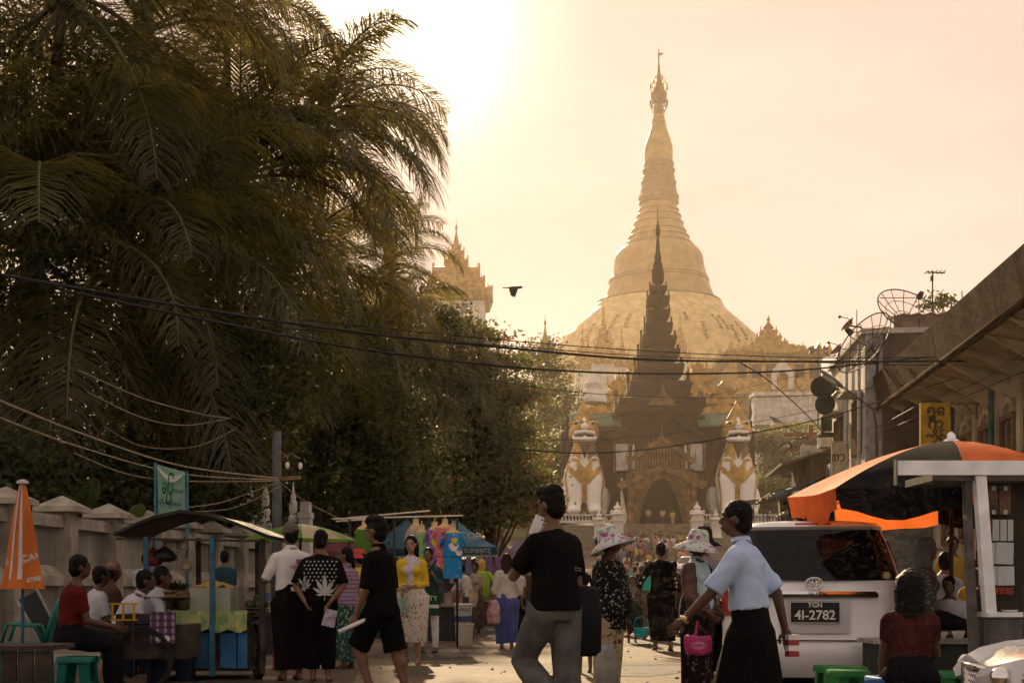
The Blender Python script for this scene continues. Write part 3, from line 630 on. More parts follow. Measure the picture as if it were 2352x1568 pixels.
terrace_wall(1735, 1925, 908, 975, 200, 'long grey-white terrace wall below the golden hall')
terrace_wall(1330, 1402, 905, 945, 200, 'white terrace wall behind the left chinthe crest', WHITE)
b = MB(); b.lathe([(1.6, 0), (1.5, 1), (.9, 1.6), (1.0, 2.2), (.4, 3), (.1, 4.6)], n=16); p = W(1362, 925, 150); b.build('white_urn_shrine', WHITE, loc=p, smooth=40, label='small white urn-shaped shrine behind the left chinthe', cat='shrine')
# ------------------------------------------------------------------ palms
PALM = M('palm_leaf', (.055, .056, .015), .5, var=.45, scale=1.5, spec=.4, trans=.5, tcol=(.23, .19, .035))
PALM2 = M('palm_leaf_yellowed', (.10, .08, .02), .5, var=.4, scale=1.5, spec=.4, trans=.55, tcol=(.28, .20, .04))
RACH = M('palm_rachis', (.11, .10, .035), .6, var=.2)
BARK = M('palm_bark', (.085, .065, .045), .9, var=.35, scale=3, bump=.6, bscale=12, stretch=(1, 1, 5))
TBARK = M('tree_bark', (.06, .045, .03), .9, var=.35, scale=3, bump=.6, bscale=10)
def frond_mesh(seed, e0, droop, Lf, mats):
    r = random.Random(seed); b = MB(); N = 16; p = Vector((0, 0, 0)); e = rad(e0); pts = [p.copy()]; tw = r.uniform(-.25, .25); yaw = 0
    for i in range(N):
        t = (i + 1) / N; e -= rad(droop) / N * (0.35 + 1.3 * t); yaw += tw / N
        p = p + Vector((math.cos(e) * math.cos(yaw), math.cos(e) * math.sin(yaw), math.sin(e))) * Lf / N; pts.append(p.copy())
    b.mat(1).tube(pts, [.055 * (1 - .9 * i / N) + .006 for i in range(N + 1)], 5); b.mat(0)
    K = 96
    for side in (-1, 1):
        for k in range(K):
            if r.random() < .08: continue
            t = .14 + .86 * (k + r.uniform(-.3, .3)) / K; f = min(max(t, 0), .999) * N; i = int(f); q = pts[i].lerp(pts[i + 1], f - i)
            tn = (pts[i + 1] - pts[i]).normalized(); sd = tn.cross(Vector((0, 0, 1)));
            if sd.length < .1: sd = Vector((0, 1, 0))
            sd.normalize(); up = sd.cross(tn)
            ln = Lf * .235 * (.25 + 1.25 * math.sin(math.pi * min(1, (t * .88 + .12))) ** .7) * r.uniform(.85, 1.1)
            dr = sd * side * r.uniform(.62, .85) + tn * r.uniform(.45, .7) + up * r.uniform(-.05, .25)
            dr.normalize(); w = .0165 * r.uniform(.8, 1.2); wd = tn * w
            m1 = q + dr * ln * .45; d2 = (dr + Vector((0, 0, -1)) * r.uniform(.35, .9)).normalized(); m2 = m1 + d2 * ln * .35; d3 = (d2 + Vector((0, 0, -1)) * .45).normalized(); m3 = m2 + d3 * ln * .28
            b.add([q - wd, q + wd, m1 + wd * 1.3, m1 - wd * 1.3, m2 + wd * .9, m2 - wd * .9, m3], [(0, 1, 2, 3), (3, 2, 4, 5), (5, 4, 6)])
    return b.mesh('frond', mats)
FR = {}
for key, (e0, dr) in enumerate(((82, 60), (68, 85), (52, 100), (35, 105), (15, 95), (-8, 75), (-35, 48), (-62, 22))):
    FR[key] = [frond_mesh(100 + key * 3 + q, e0, dr, 1.0 * 5.2, [PALM if q < 2 else PALM2, RACH]) for q in range(2 if key not in (4, 5) else 3)]
def palm(cx, cy, d, scale, label, base=None, n=21, seed=0, extra=(), lean=0.4, nuts=True):
    r = random.Random(seed); c = W(cx, cy, d); bx = base if base is not None else c.x + r.uniform(-1, 1) * lean
    e = empty('coconut_palm', (bx, d, gz(d)), label=label, cat='palm tree', group='coconut palms behind the wall'); top = c - Vector(e.location)
    b = MB(); P = []; R = []
    for i in range(13):
        t = i / 12; P.append(Vector((top.x * t ** 1.6, 0, top.z * t))); R.append((.15 - .05 * t + (.10 * (1 - t) ** 6)) * (1 + .06 * (i % 2)))
    b.tube(P, R, 10); b.build('trunk', BARK, e, smooth=True)
    b = MB(); b.lathe([(.16, -.5), (.3, -.1), (.26, .3), (.12, .8), (.03, 1.4)], n=8); b.build('crown_shaft', RACH, e, loc=top, smooth=True)
    for k in range(n):
        a = k * 2.39996 + r.uniform(-.25, .25); key = min(7, int(k / n * 8)); me = r.choice(FR[key])
        o = put('frond', me, e, top + Vector((0, 0, -.05 * key))); s = scale * r.uniform(.85, 1.12) * (.8 if key < 1 else 1); o.scale = (s, s * r.choice((1, -1)), s); o.rotation_euler = (r.uniform(-.12, .12), r.uniform(-.08, .08), a)
    for (ang, key, s) in extra:
        o = put('frond', FR[key][0], e, top); o.scale = (s, s, s); o.rotation_euler = (0, 0, rad(ang))
    if nuts:
        for k in range(5):
            b = MB(); b.ell((0, 0, 0), (.13, .13, .16), 8); b.build('coconut', M('coconut_husk', (.10, .09, .03), .7, var=.3), e, loc=top + Vector((math.cos(k * 1.3) * .33, math.sin(k * 1.3) * .33, -.45 - .1 * (k % 2))), smooth=True)
palm(285, 590, 30, 1.22, 'nearest coconut palm, low crown with long fronds drooping over the fruit cart', seed=1, extra=((-8, 3, 1.12), (-30, 4, 1.05), (-50, 5, 1.1), (-5, 2, 1.05), (-75, 6, 1.0)), base=-8.6)
palm(740, 280, 45, .9, 'tall palm catching the sun glow at the edge of the grove', seed=2, extra=((5, 3, 1.0), (-10, 4, 1.05), (12, 2, 1.0), (-25, 5, 1.05), (0, 0, .9), (40, 0, .9)), base=-6.6)
palm(545, 400, 36, 1.1, 'middle coconut palm with sweeping fronds, between the low and the tall palm', seed=3, extra=((-2, 2, 1.25), (-12, 3, 1.3), (-28, 4, 1.3), (-40, 3, 1.2)), base=-7.8)
palm(150, -40, 28, 1.1, 'leaning dark palm at the top corner with a slanting trunk', seed=4, base=-10.6)
palm(330, 60, 33, 1.05, 'high palm whose crown fills the top edge of the picture', seed=5, base=-9.0)
palm(850, 830, 50, 1.1, 'short palm with arching fronds above the clothes stall', seed=6, extra=((-5, 3, 1.2), (-20, 4, 1.2), (-40, 5, 1.15), (-60, 4, 1.15), (-75, 4, 1.1)), base=-5.6, nuts=False)
palm(895, 590, 57, .75, 'farther slim palm beside the white tower', seed=7, n=20, base=-5.2)
palm(520, 10, 44, .95, 'tall palm behind, its crown cut by the top of the picture', seed=8, base=-9.4)
palm(650, 640, 41, 1.1, 'palm with hanging dry fronds in the middle of the grove', seed=9, extra=((-20, 5, 1.1), (-50, 5, 1.1)), base=-7.2, nuts=False)
palm(90, 560, 28, 1.1, 'palm half lost in the dark trees at the left edge', seed=10, base=-10.4, nuts=False)

# ------------------------------------------------------------------ broadleaf trees
def leaf_mat(name, c, c2=None, tr=.3, tc=(.14, .15, .03)): return M(name, c, .55, var=.4, scale=2.0, trans=tr, rgb2=c2, spec=.35, tcol=tc)
LEAF_D = leaf_mat('leaf_dark', (.018, .026, .008), (.035, .045, .012)); LEAF_M = leaf_mat('leaf_mid', (.05, .068, .018), (.10, .115, .03), .35, (.22, .23, .05)); LEAF_R = leaf_mat('leaf_red', (.19, .035, .018), (.28, .09, .02), .4, (.4, .10, .03)); LEAF_Y = leaf_mat('leaf_pale', (.09, .11, .03), (.15, .15, .05), .4, (.3, .28, .07))
def leaves_mesh(name, pts, nrm_, size, mats, midx, rng, asp=.5):
    n = len(pts); a = rng.normal(size=(n, 3)); a /= np.linalg.norm(a, axis=1)[:, None]; nn = nrm_ / (np.linalg.norm(nrm_, axis=1)[:, None] + 1e-9)
    u = np.cross(a, nn); u /= (np.linalg.norm(u, axis=1)[:, None] + 1e-9); v = np.cross(nn, u); s = size * rng.uniform(.6, 1.3, n)[:, None]
    V = np.stack([pts - u * s * .5, pts + v * s * asp * .5 - nn * s * .05, pts + u * s * .5 - nn * s * .12, pts - v * s * asp * .5 - nn * s * .05], 1).reshape(-1, 3)
    me = bpy.data.meshes.new(name); me.vertices.add(4 * n); me.vertices.foreach_set('co', V.ravel()); me.loops.add(4 * n); me.loops.foreach_set('vertex_index', np.arange(4 * n)); me.polygons.add(n); me.polygons.foreach_set('loop_start', np.arange(0, 4 * n, 4)); me.polygons.foreach_set('loop_total', np.full(n, 4))
    for m in mats: me.materials.append(m)
    me.polygons.foreach_set('material_index', midx.astype(np.int32)); me.update(calc_edges=True); return me
def tree(name, cx, d, blobs, n, size, mats, frac, label, group, seed, base=None, clump=.45, cl_n=26, flat=1.0, trunk_r=.22, zb=None, asp=.5, shell=.55):
    """blobs: (x, y, rx, ry) in pixels of the frame at depth d; leaves in clumps through each blob, limbs to the blobs"""
    rng = np.random.default_rng(seed); s = FPX / d; z0 = gz(min(d, 120)) if zb is None else zb; bx = (cx - HX) / s
    e = empty(name, (bx, d, z0), label=label, cat='tree', group=group); pts, tips = [], []
    tot = sum(rx * ry for _, _, rx, ry in blobs)
    for (x, y, rx, ry) in blobs:
        c = np.array(W(x, y, d)) - np.array(e.location); R = np.array([rx / s, max(rx, ry) / s * .8, ry / s]); k = max(3, int(n / cl_n * rx * ry / tot)); tips.append(Vector(c))
        dirs = rng.normal(size=(k, 3)); dirs /= np.linalg.norm(dirs, axis=1)[:, None]; cc = c + dirs * R * (rng.uniform(shell ** 3, 1.0, k) ** (1 / 3))[:, None]
        for q in cc: pts.append(q + rng.normal(size=(cl_n, 3)) * np.array([clump, clump, clump * .55 * flat]))
    pts = np.concatenate(pts); nr = rng.normal(size=(len(pts), 3)) + np.array([0, 0, 1.1]); mi = rng.choice(len(mats), len(pts), p=frac)
    cl_id = np.repeat(np.arange(len(pts) // cl_n), cl_n); pick = rng.choice(len(mats), len(pts) // cl_n, p=frac); mi = np.where(rng.random(len(pts)) < .7, pick[cl_id], mi)
    put('crown', leaves_mesh('crown', pts, nr, size, mats, mi, rng, asp), e)
    b = MB(); top = max(t.z for t in tips); cz = sum((t.x for t in tips)) / len(tips)
    spine = [Vector((cz * (i / 6) ** 2 * .6, 0, top * .85 * i / 6)) for i in range(7)]; b.tube(spine, [trunk_r * (1.25 if i == 0 else 1 - .13 * i) for i in range(7)], 9); b.build('trunk', TBARK, e, smooth=True)
    b = MB()
    for t in tips:
        a = spine[min(5, max(1, int((t.z / top) * 4)))]; m = a.lerp(t, .5) + Vector((0, 0, -.2)); b.tube([a, m, t], [trunk_r * .4, trunk_r * .25, trunk_r * .08], 6)
    if tips: b.build('limbs', TBARK, e, smooth=True)['kind'] = 'stuff'
    return e
G_ = 'broadleaf trees behind the wall'
tree('broadleaf_tree', 60, 28, [(40, 350, 170, 170), (20, 600, 190, 190), (120, 820, 190, 170), (40, 1000, 160, 120), (210, 1010, 130, 90), (60, 160, 110, 90)], 13000, .17, [LEAF_D, LEAF_M], [.85, .15], 'black-green tree mass filling the left edge behind the wall', G_, 21, cl_n=30)
tree('broadleaf_tree', 420, 32, [(430, 820, 150, 150), (370, 1000, 140, 130), (520, 960, 130, 130), (300, 860, 120, 120), (520, 760, 120, 100), (620, 870, 110, 110)], 15000, .18, [LEAF_D, LEAF_M], [.8, .2], 'shadowy round-leaved tree behind the green banner', G_, 22)
tree('broadleaf_tree', 700, 44, [(720, 960, 130, 130), (800, 1060, 120, 110), (660, 1080, 90, 90), (860, 960, 90, 110), (900, 1110, 110, 80), (700, 830, 110, 90), (790, 760, 80, 80)], 16000, .2, [LEAF_D, LEAF_M], [.72, .28], 'dark tree between the utility pole and the clothes stall', G_, 23)
tree('broadleaf_tree', 340, 40, [(250, 420, 170, 140), (430, 300, 150, 150), (560, 550, 140, 120), (330, 620, 150, 130), (480, 640, 150, 110), (150, 260, 130, 110), (620, 420, 110, 130)], 3800, .22, [LEAF_D, LEAF_M], [.75, .25], 'tall dim tree seen through the palm crowns', G_, 24, shell=.3)
tree('broadleaf_tree', 880, 56, [(880, 780, 90, 70), (900, 900, 100, 90), (970, 1000, 100, 110), (900, 1090, 120, 80), (1000, 1120, 90, 70), (950, 820, 80, 60)], 18000, .2, [LEAF_D, LEAF_M, LEAF_Y], [.5, .4, .1], 'leafy tree beneath the farther slim palm', G_, 25)
tree('almond_tree', 1130, 52, [(1030, 760, 70, 22), (1110, 775, 45, 22), (1040, 730, 22, 20), (1010, 715, 20, 16), (1100, 835, 90, 26), (1190, 835, 45, 14), (1060, 880, 100, 26), (1150, 905, 110, 28), (1205, 900, 34, 14), (1090, 950, 110, 26), (1170, 985, 70, 22), (1120, 1010, 120, 28), (1165, 1050, 80, 26), (1090, 1070, 110, 28), (1165, 1110, 85, 28), (1100, 1130, 110, 26), (1210, 1150, 60, 30), (1140, 1180, 105, 26), (1215, 1095, 40, 22), (1070, 1190, 80, 26)], 34000, .21, [LEAF_M, LEAF_D, LEAF_R, LEAF_Y], [.60, .26, .04, .10], 'layered almond tree with scattered red leaves beside the left chinthe', 'trees along the street', 26, clump=.42, flat=.8, shell=.2)
tree('street_tree', 1250, 134, [(1245, 800, 45, 25), (1225, 830, 45, 30), (1275, 830, 40, 30), (1250, 880, 62, 40), (1285, 920, 45, 40), (1230, 940, 60, 45), (1270, 990, 55, 45), (1240, 1040, 60, 40), (1290, 1050, 40, 40), (1262, 1110, 60, 50)], 12000, .4, [LEAF_M, LEAF_D], [.6, .4], 'tall hazy tree with a lone spire above it', 'trees along the street', 27, clump=.6)
tree('street_tree', 1150, 95, [(1120, 960, 70, 60), (1180, 1040, 70, 60), (1100, 1080, 70, 60), (1200, 1130, 60, 50), (1130, 1170, 90, 40)], 11000, .34, [LEAF_M, LEAF_D], [.6, .4], 'hazy tree behind the layered almond tree', 'trees along the street', 28, clump=.6)
for i, (x, y, rx, ry, d, lab) in enumerate([(1775, 1010, 45, 35, 150, 'pale hillside tree right of the right chinthe crest'), (1830, 1000, 50, 35, 155, 'hazy hillside tree below the long terrace wall'), (1800, 1080, 50, 45, 140, 'hillside bush above the balustrade end'), (1860, 1090, 45, 45, 138, 'hillside tree behind the wire dish on the street'), (1765, 1130, 30, 40, 132, 'low bush beside the right chinthe haunch'), (1295, 1060, 30, 60, 138, 'thin hazy tree behind the left chinthe'), (1890, 1010, 40, 30, 150, 'hazy hillside tree near the street lamps')]):
    tree('hillside_tree', x, d, [(x, y, rx, ry), (x + 12, y + 25, rx * .8, ry * .8), (x - 14, y + 10, rx * .7, ry * .8)], 2600, .5, [LEAF_M, LEAF_Y], [.7, .3], lab, 'trees on the hill', 40 + i, clump=.7, zb=gz(d) - 1)
tree('roof_tree', 2170, 62, [(2165, 688, 26, 9), (2140, 700, 26, 9)], 260, .3, [LEAF_M], [1.0], 'small treetop showing over the tin roof under the aerial', 'trees along the street', 60, zb=0, clump=.25)
# a banana plant with one lit leaf
e = empty('banana_plant', (W(150, 1150, 26).x, 26, 0), label='banana plant with one bright leaf above the wall', cat='plant')
BAN = M('banana_leaf', (.10, .16, .03), .5, var=.25, scale=3, trans=.45)
for k, (x0, y0, x1, y1, w) in enumerate(((165, 1165, 228, 1085, .26), (140, 1170, 100, 1105, .2), (300, 1190, 330, 1140, .16))):
    a, c = W(x0, y0, 26) - Vector(e.location), W(x1, y1, 26) - Vector(e.location); b = MB(); rg = []
    ax = (c - a); sd = ax.cross(Vector((0, 1, 0))).normalized()
    pl, pm, pr = [], [], []
    for i in range(11):
        t = i / 10; ww = w * math.sin(math.pi * (t * .92 + .06)) ** .6; q = a + ax * t + Vector((0, -.1 * t, -.12 * t * t)); pl.append(q - sd * ww + Vector((0, .05, -.04))); pm.append(q); pr.append(q + sd * ww + Vector((0, .05, -.06)))
    vs_ = pl + pm + pr; b.add(vs_, [(i, i + 1, 11 + i + 1, 11 + i) for i in range(10)] + [(11 + i, 12 + i, 23 + i, 22 + i) for i in range(10)]); b.build('leaf', BAN, e, smooth=True)
b = MB(); b.tube([(0, 0, 0), (0, 0, 1.6), (.1, 0, 2.3)], [.12, .1, .06], 8); b.build('stem', BAN, e, smooth=True)

# dark shrubs behind the wall and a brown building in the gloom
for i, (x, y, rx, ry, d, lab) in enumerate([(0, 1080, 150, 90, 25, 'dark shrub behind the wall at the left edge'), (190, 1090, 120, 80, 27, 'dark shrub behind the bright banana leaf'), (330, 1110, 110, 80, 30, 'dark shrub behind the pole of the green banner'), (470, 1120, 100, 90, 34, 'dark shrub behind the fruit cart roof'), (600, 1120, 100, 90, 40, 'dark shrub behind the white gateway'), (740, 1160, 100, 80, 46, 'dark shrub beside the palm trunks past the gateway'), (850, 1180, 100, 70, 50, 'dark shrub behind the green dress'), (980, 1180, 100, 60, 56, 'dark shrub behind the blue tent tops')]):
    tree('shrub', x, d, [(x, y, rx, ry), (x + 30, y + 50, rx * .9, ry * .8), (x - 35, y + 70, rx * .9, ry * .8)], 4500, .19, [LEAF_D, LEAF_M], [.85, .15], lab, 'shrubs behind the wall', 70 + i, clump=.35, shell=.3, trunk_r=.07)
bb = empty('brown_building', (W(600, 1300, 60).x, 60, 0), label='dim brown building behind the palms and the utility pole', cat='building')
b = MB(); b.b2((-7, 0, 0), (7.5, 6, 9)); b.build('wall', M('dim_brown_wall', (.10, .06, .032), .95, var=.25, scale=.7), bb)
b = MB(); b.add([(-7.6, -.6, 8.9), (8.1, -.6, 8.9), (6, 3, 11), (-5.5, 3, 11)], [(0, 1, 2, 3)]); b.build('roof', M('old_tin_roof', (.12, .08, .06), .7, var=.3), bb)
for k in range(5):
    b = MB(); b.b2((-5.5 + k * 2.7, -.06, 5), (-4.3 + k * 2.7, -.003, 6.6)); b.build('window', GLASSD, bb)
# ------------------------------------------------------------------ left: panelled garden wall
def SX_(off, d): return off + .0913 * d                 # the street runs slightly to the right as it recedes
SDIR = Vector((.0913, 1, 0)).normalized(); SANG = -math.atan(.0913)
CONC = M('weathered_concrete', (.30, .27, .215), .9, var=.3, scale=2.5, bump=.25, bscale=25, detail=8)
CONC2 = M('weathered_concrete_pale', (.36, .33, .265), .9, var=.22, scale=3, bump=.2, bscale=25, detail=8)
CONCD = M('stained_concrete', (.20, .185, .155), .9, rgb2=(.33, .30, .25), scale=2, stretch=(1, 1, .25), detail=8)
wall = empty('garden_wall', (SX_(-9.73, 20.3), 20.3, 0), rz=SANG, label='long panelled concrete garden wall with capped piers behind the stalls', cat='wall')
PIT = 2.0
for k in range(-3, 9):
    b = MB(); y = k * PIT
    b = MB(); b.box((.02, y, 1.12), (.42, .34, 2.24)); pier = b.build('pier', CONC, wall)
    b = MB(); b.loft([[(.02 + sx * w_, y + sy * w_, z) for sx, sy in ((-1, -1), (1, -1), (1, 1), (-1, 1))] for w_, z in ((.30, 2.244), (.36, 2.25), (.36, 2.34), (.33, 2.345), (.015, 2.53))]); b.build('pier_cap', CONC2, pier)
    yy = y + PIT / 2; ln = PIT - .34
    b = MB(); b.box((-.06, yy, .5), (.14, ln, 1.0)); b.build('lower_panel', CONCD, wall)
    b = MB(); b.loft([[(x, q, z) for x, z in ((-.12, 1.0), (.14, 1.0), (.14, 1.16), (-.02, 1.34), (-.12, 1.34))] for q in (yy - ln / 2, yy + ln / 2)]); b.build('sloping_band', CONC2, wall)
    b = MB(); b.box((-.07, yy, 1.66), (.1, ln, .64)); b.build('upper_panel', CONCD, wall)
    b = MB(); b.box((-.0, yy, 2.08), (.26, ln, .2)); b.build('coping', CONC2, wall)
# white gateway with small turbaned finials at the wall's end
e = empty('wall_gateway', W(640, 1500, 36) * 1, label='white arched gateway with slender finials at the end of the wall', cat='gateway'); e.location.z = 0
for k, (x, w_, h_) in enumerate(((-.6, .75, 2.6), (.75, .3, 2.9))):
    b = MB(); b.box((x, 0, h_ / 2), (w_, .6, h_)); b.box((x, 0, h_ + .08), (w_ * 1.15, .7, .16)); b.box((x, 0, h_ + .3), (w_ * .8, .5, .3)); p_ = b.build('pillar', WHITE2, e)
for k, (x, h_) in enumerate(((-.35, 3.0), (-.75, 2.85), (.42, 2.8))):
    b = MB(); b.lathe([(.13, 0), (.15, .1), (.08, .2), (.12, .35), (.1, .55), (.06, .6), (.08, .68), (.03, .85), (.01, 1.1)], (x, -.1, h_), 10); b.build('finial', WHITE, e, smooth=40)
b = MB(); b.prism([(-.22, 1.6), (.6, 1.6), (.6, 2.2), (.5, 2.6), (.3, 2.85), (.1, 2.6), (0, 2.2), (-.05, 1.9), (-.22, 1.9)], .25); b.build('arch', WHITE, e)
# kerb along the left pavement
b = MB(); b.box((0, 0, .06), (.22, 46, .12)); b.build('kerb', CONC, loc=(SX_(-6.6, 33), 33, 0), rz=SANG, kind='structure')
b = MB(); b.box((0, 0, .055), (3.0, 46, .11)); b.build('pavement', M('pavement_slabs', (.2, .17, .13), .9, var=.25, scale=1.5), loc=(SX_(-8.25, 33), 33, 0), rz=SANG, kind='structure')

# ------------------------------------------------------------------ right: the building with the deep eave
X0 = 6.5
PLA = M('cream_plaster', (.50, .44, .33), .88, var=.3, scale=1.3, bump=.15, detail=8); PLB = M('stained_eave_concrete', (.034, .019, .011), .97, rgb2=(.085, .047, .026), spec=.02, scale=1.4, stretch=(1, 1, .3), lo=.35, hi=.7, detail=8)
SOF = M('soffit_plaster', (.33, .28, .20), .9, var=.3, scale=1.5); FRM = M('timber_window_frame', (.20, .11, .05), .7, var=.3); PIPE = M('teal_downpipe', (.05, .15, .14), .5, var=.2)
BLKJ = M('dark_joint_gap', (.012, .009, .007), .95, spec=.0); eb = empty('eaves_building', (SX_(X0, 30), 30, 0), rz=SANG, label='near cream building with a deep rust-stained eave and tall barred windows', cat='building')
y0, y1 = -15.0, 4.6; zt, zb_ = 6.55, 5.75
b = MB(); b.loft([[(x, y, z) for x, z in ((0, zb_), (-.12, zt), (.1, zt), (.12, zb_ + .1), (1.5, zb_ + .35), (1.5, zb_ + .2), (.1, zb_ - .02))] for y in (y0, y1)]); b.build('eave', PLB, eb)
b = MB(); b.add([(.14, y0, zb_ + .02), (.14, y1 - .05, zb_ + .02), (1.55, y1 - .05, zb_ - .3), (1.55, y0, zb_ - .3)], [(0, 1, 2, 3)]); b.build('soffit', SOF, eb)
b = MB(); b.add([(-.1, y0, zt), (-.1, y1, zt), (6, y1, zt + 1.6), (6, y0, zt + 1.6)], [(3, 2, 1, 0)]); b.build('roof', M('old_tin_roof', (.12, .08, .06), .7, var=.3), eb)
b = MB(); b.b2((1.5, y0, 0), (6, y1 - .3, zb_ - .2)); b.build('wall', PLA, eb)
k = 0; y = y1 - 1.0
while y > y0 + 1:
    b = MB(); b.b2((1.34, y - .14, 0), (1.49, y + .14, zb_ - .28)); b.build('pilaster', PLA, eb)
    yc = y - .78; b = MB(); b.b2((1.42, yc - .42, 2.2), (1.485, yc + .42, 4.5)); b.build('window_recess', GLASSD, eb)
    b = MB()
    for q in (-.46, .46): b.b2((1.36, yc + q - .05, 2.1), (1.48, yc + q + .05, 4.55))
    b.b2((1.36, yc - .5, 2.05), (1.48, yc + .5, 2.14)); b.b2((1.36, yc - .5, 4.51), (1.48, yc + .5, 4.62)); b.b2((1.38, yc - .035, 2.1), (1.47, yc + .035, 4.5)); b.b2((1.38, yc - .42, 3.55), (1.47, yc + .42, 3.62)); fr = b.build('window_frame', FRM, eb)
    for q in range(9):
        b = MB(); zq = 2.25 + q * .14; b.b2((1.40, yc - .4, zq), (1.43, yc - .04, zq + .03)); b.build('louvre', FRM, fr)
    b = MB(); b.lathe([(.42, 0), (.42, .06)], n=16); me = b.mesh('arch_head', PLA)
    b = MB(); b.prism([(math.cos(t) * .5, math.sin(t) * .35) for t in [math.pi * i / 10 for i in range(11)]] + [(math.cos(t) * .36, math.sin(t) * .22) for t in [math.pi * (1 - i / 10) for i in range(11)]], .12, Matrix.Translation((1.44, yc, 4.62)) @ Matrix.Rotation(math.pi / 2, 4, 'Z')); b.build('arch_head', PLA, eb)
    if k % 2 == 1:
        b = MB(); b.tube([(1.28, y + .02, 0), (1.28, y + .02, zb_ - .3)], .06, 8); b.build('downpipe', PIPE, eb, smooth=True)
    y -= 1.75; k += 1
for q in range(12):
    yb_ = y1 - .6 - q * 1.55
    b = MB(); b.add([(.2, yb_ - .07, zb_ + .0), (1.5, yb_ - .07, zb_ - .3), (1.5, yb_ - .07, zb_ - .75), (.2, yb_ + .07, zb_ + .0), (1.5, yb_ + .07, zb_ - .3), (1.5, yb_ + .07, zb_ - .75)], [(0, 1, 2), (5, 4, 3), (0, 2, 5, 3)]); b.build('eave_bracket', PLA, eb)
    b = MB(); b.add([(-.012, yb_ - .012, zb_ + .02), (-.012, yb_ + .012, zb_ + .02), (-.13, yb_ + .012, zt - .02), (-.13, yb_ - .012, zt - .02)], [(0, 1, 2, 3)]); b.build('fascia_joint', BLKJ, eb)  # thin dark strip marks each fascia joint
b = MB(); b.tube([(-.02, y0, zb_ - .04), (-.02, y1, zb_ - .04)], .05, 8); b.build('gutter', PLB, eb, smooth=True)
b = MB(); b.b2((1.4, y1 - .32, 0), (1.9, y1 - .28, zb_ - .25)); b.build('end_panel', PLA, eb)
b = MB(); b.box((.9, y1 - 1.5, zb_ - .35), (.8, 1.0, .35)); b.build('eave_vent_box', PLB, eb)
b = MB(); b.tube([(.3, -3.2, zt), (.28, -3.2, zt + .5)], .012, 6); b.build('roof_rod', FRM, eb)
# hanging yellow sign
e = empty('yellow_sign', W(2147, 972, 27.5), label='yellow hanging sign with dark lettering under the eave', cat='sign')
SGN = M('yellow_sign_paint', (.52, .31, .02), .6, var=.2, scale=4); LET = M('sign_lettering', (.09, .04, .01), .7)
b = MB(); b.box((0, 0, -.05), (.62, .12, .95)); b.build('sign_board', SGN, e)
b = MB(); b.bar((.3, 0, .42), (.95, .05, .42), .05); b.bar((.9, .05, .42), (.9, .05, .1), .04); b.bar((.6, 0, .42), (.92, .05, .15), .03); b.build('bracket', FRM, e)
for t, z, sz_ in (('ရွှေ', .26, .3), ('က', -.02, .3), ('ဆိုင်', -.3, .24)): put('lettering', orient(text_mesh(t, sz_, .002, mats=LET, bold=.012), frame((0, -.068, z), (1, 0, 0), (0, 0, 1))), e)
# white building with the dishes on its roof
WB = M('white_sunlit_plaster', (.60, .55, .46), .85, var=.22, scale=1.2, detail=8); WBG = M('shaded_side_plaster', (.38, .38, .38), .85, var=.2)  # sun on the front and shade on its side put into the two tones
d0 = 34.6; wb = empty('white_building', (SX_(6.2, d0), d0, 0), rz=SANG, label='white two-storey building beyond the eave with dishes on its roof', cat='building')
HW = 7.7
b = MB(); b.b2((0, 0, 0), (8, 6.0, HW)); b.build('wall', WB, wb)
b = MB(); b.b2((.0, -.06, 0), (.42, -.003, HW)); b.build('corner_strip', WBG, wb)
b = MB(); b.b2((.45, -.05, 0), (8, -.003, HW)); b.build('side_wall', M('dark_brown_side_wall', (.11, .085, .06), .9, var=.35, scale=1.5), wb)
for (yq, z0_, z1_) in ((1.1, 4.6, 6.1), (1.1, 1.9, 3.2), (4.3, 4.6, 6.0)):
    b = MB(); b.b2((-.05, yq - .6, z0_), (-.003, yq + .6, z1_)); w_ = b.build('window', GLASSD, wb)
    for q in range(9):
        b = MB(); yb_ = yq - .56 + q * .14; b.b2((-.09, yb_ - .012, z0_), (-.06, yb_ + .012, z1_)); b.build('window_bar', FRM, w_)
    b = MB(); b.b2((-.5, yq - .7, z1_ + .12), (0, yq + .7, z1_ + .18)); b.build('sunshade', WB, wb)
for yq in (.35, 2.4):
    b = MB(); b.tube([(-.1, yq, 0), (-.1, yq, HW - .2)], .045, 8); b.build('drainpipe', WBG, wb, smooth=True)
for yq in (.7, 2.2, 3.4):
    b = MB(); b.bar((-.14, yq, 1.2), (-.14, yq + 1.3, 2.9), .035); b.build('wall_cable', FRM, wb)
b = MB(); b.b2((-.12, -.1, HW), (8, 6, HW + .14)); b.build('parapet', WB, wb)
b = MB()
n = 26; P = []
for i in range(n + 1):
    x = .9 + i * .17; P += [(x, .3, HW + .55 + .06 * (i % 2)), (x, 3.0, HW + .95 + .06 * (i % 2))]
b.add(P, [(2 * i, 2 * i + 2, 2 * i + 3, 2 * i + 1) for i in range(n)]); b.add([(.8, .35, HW + .14), (5.4, .35, HW + .14), (5.4, .35, HW + .56), (.8, .35, HW + .56)], [(0, 1, 2, 3)]); b.build('corrugated_roof', M('corrugated_iron', (.22, .15, .11), .6, var=.35, scale=2), wb)
b = MB(); b.b2((.45, -.3, 3.0), (2.6, -.06, 3.1)); b.b2((.5, -.1, .8), (2.4, -.055, 2.9)); b.build('side_window', M('curtained_window', (.10, .115, .12), .3, rgb2=(.22, .22, .20), scale=6), wb)
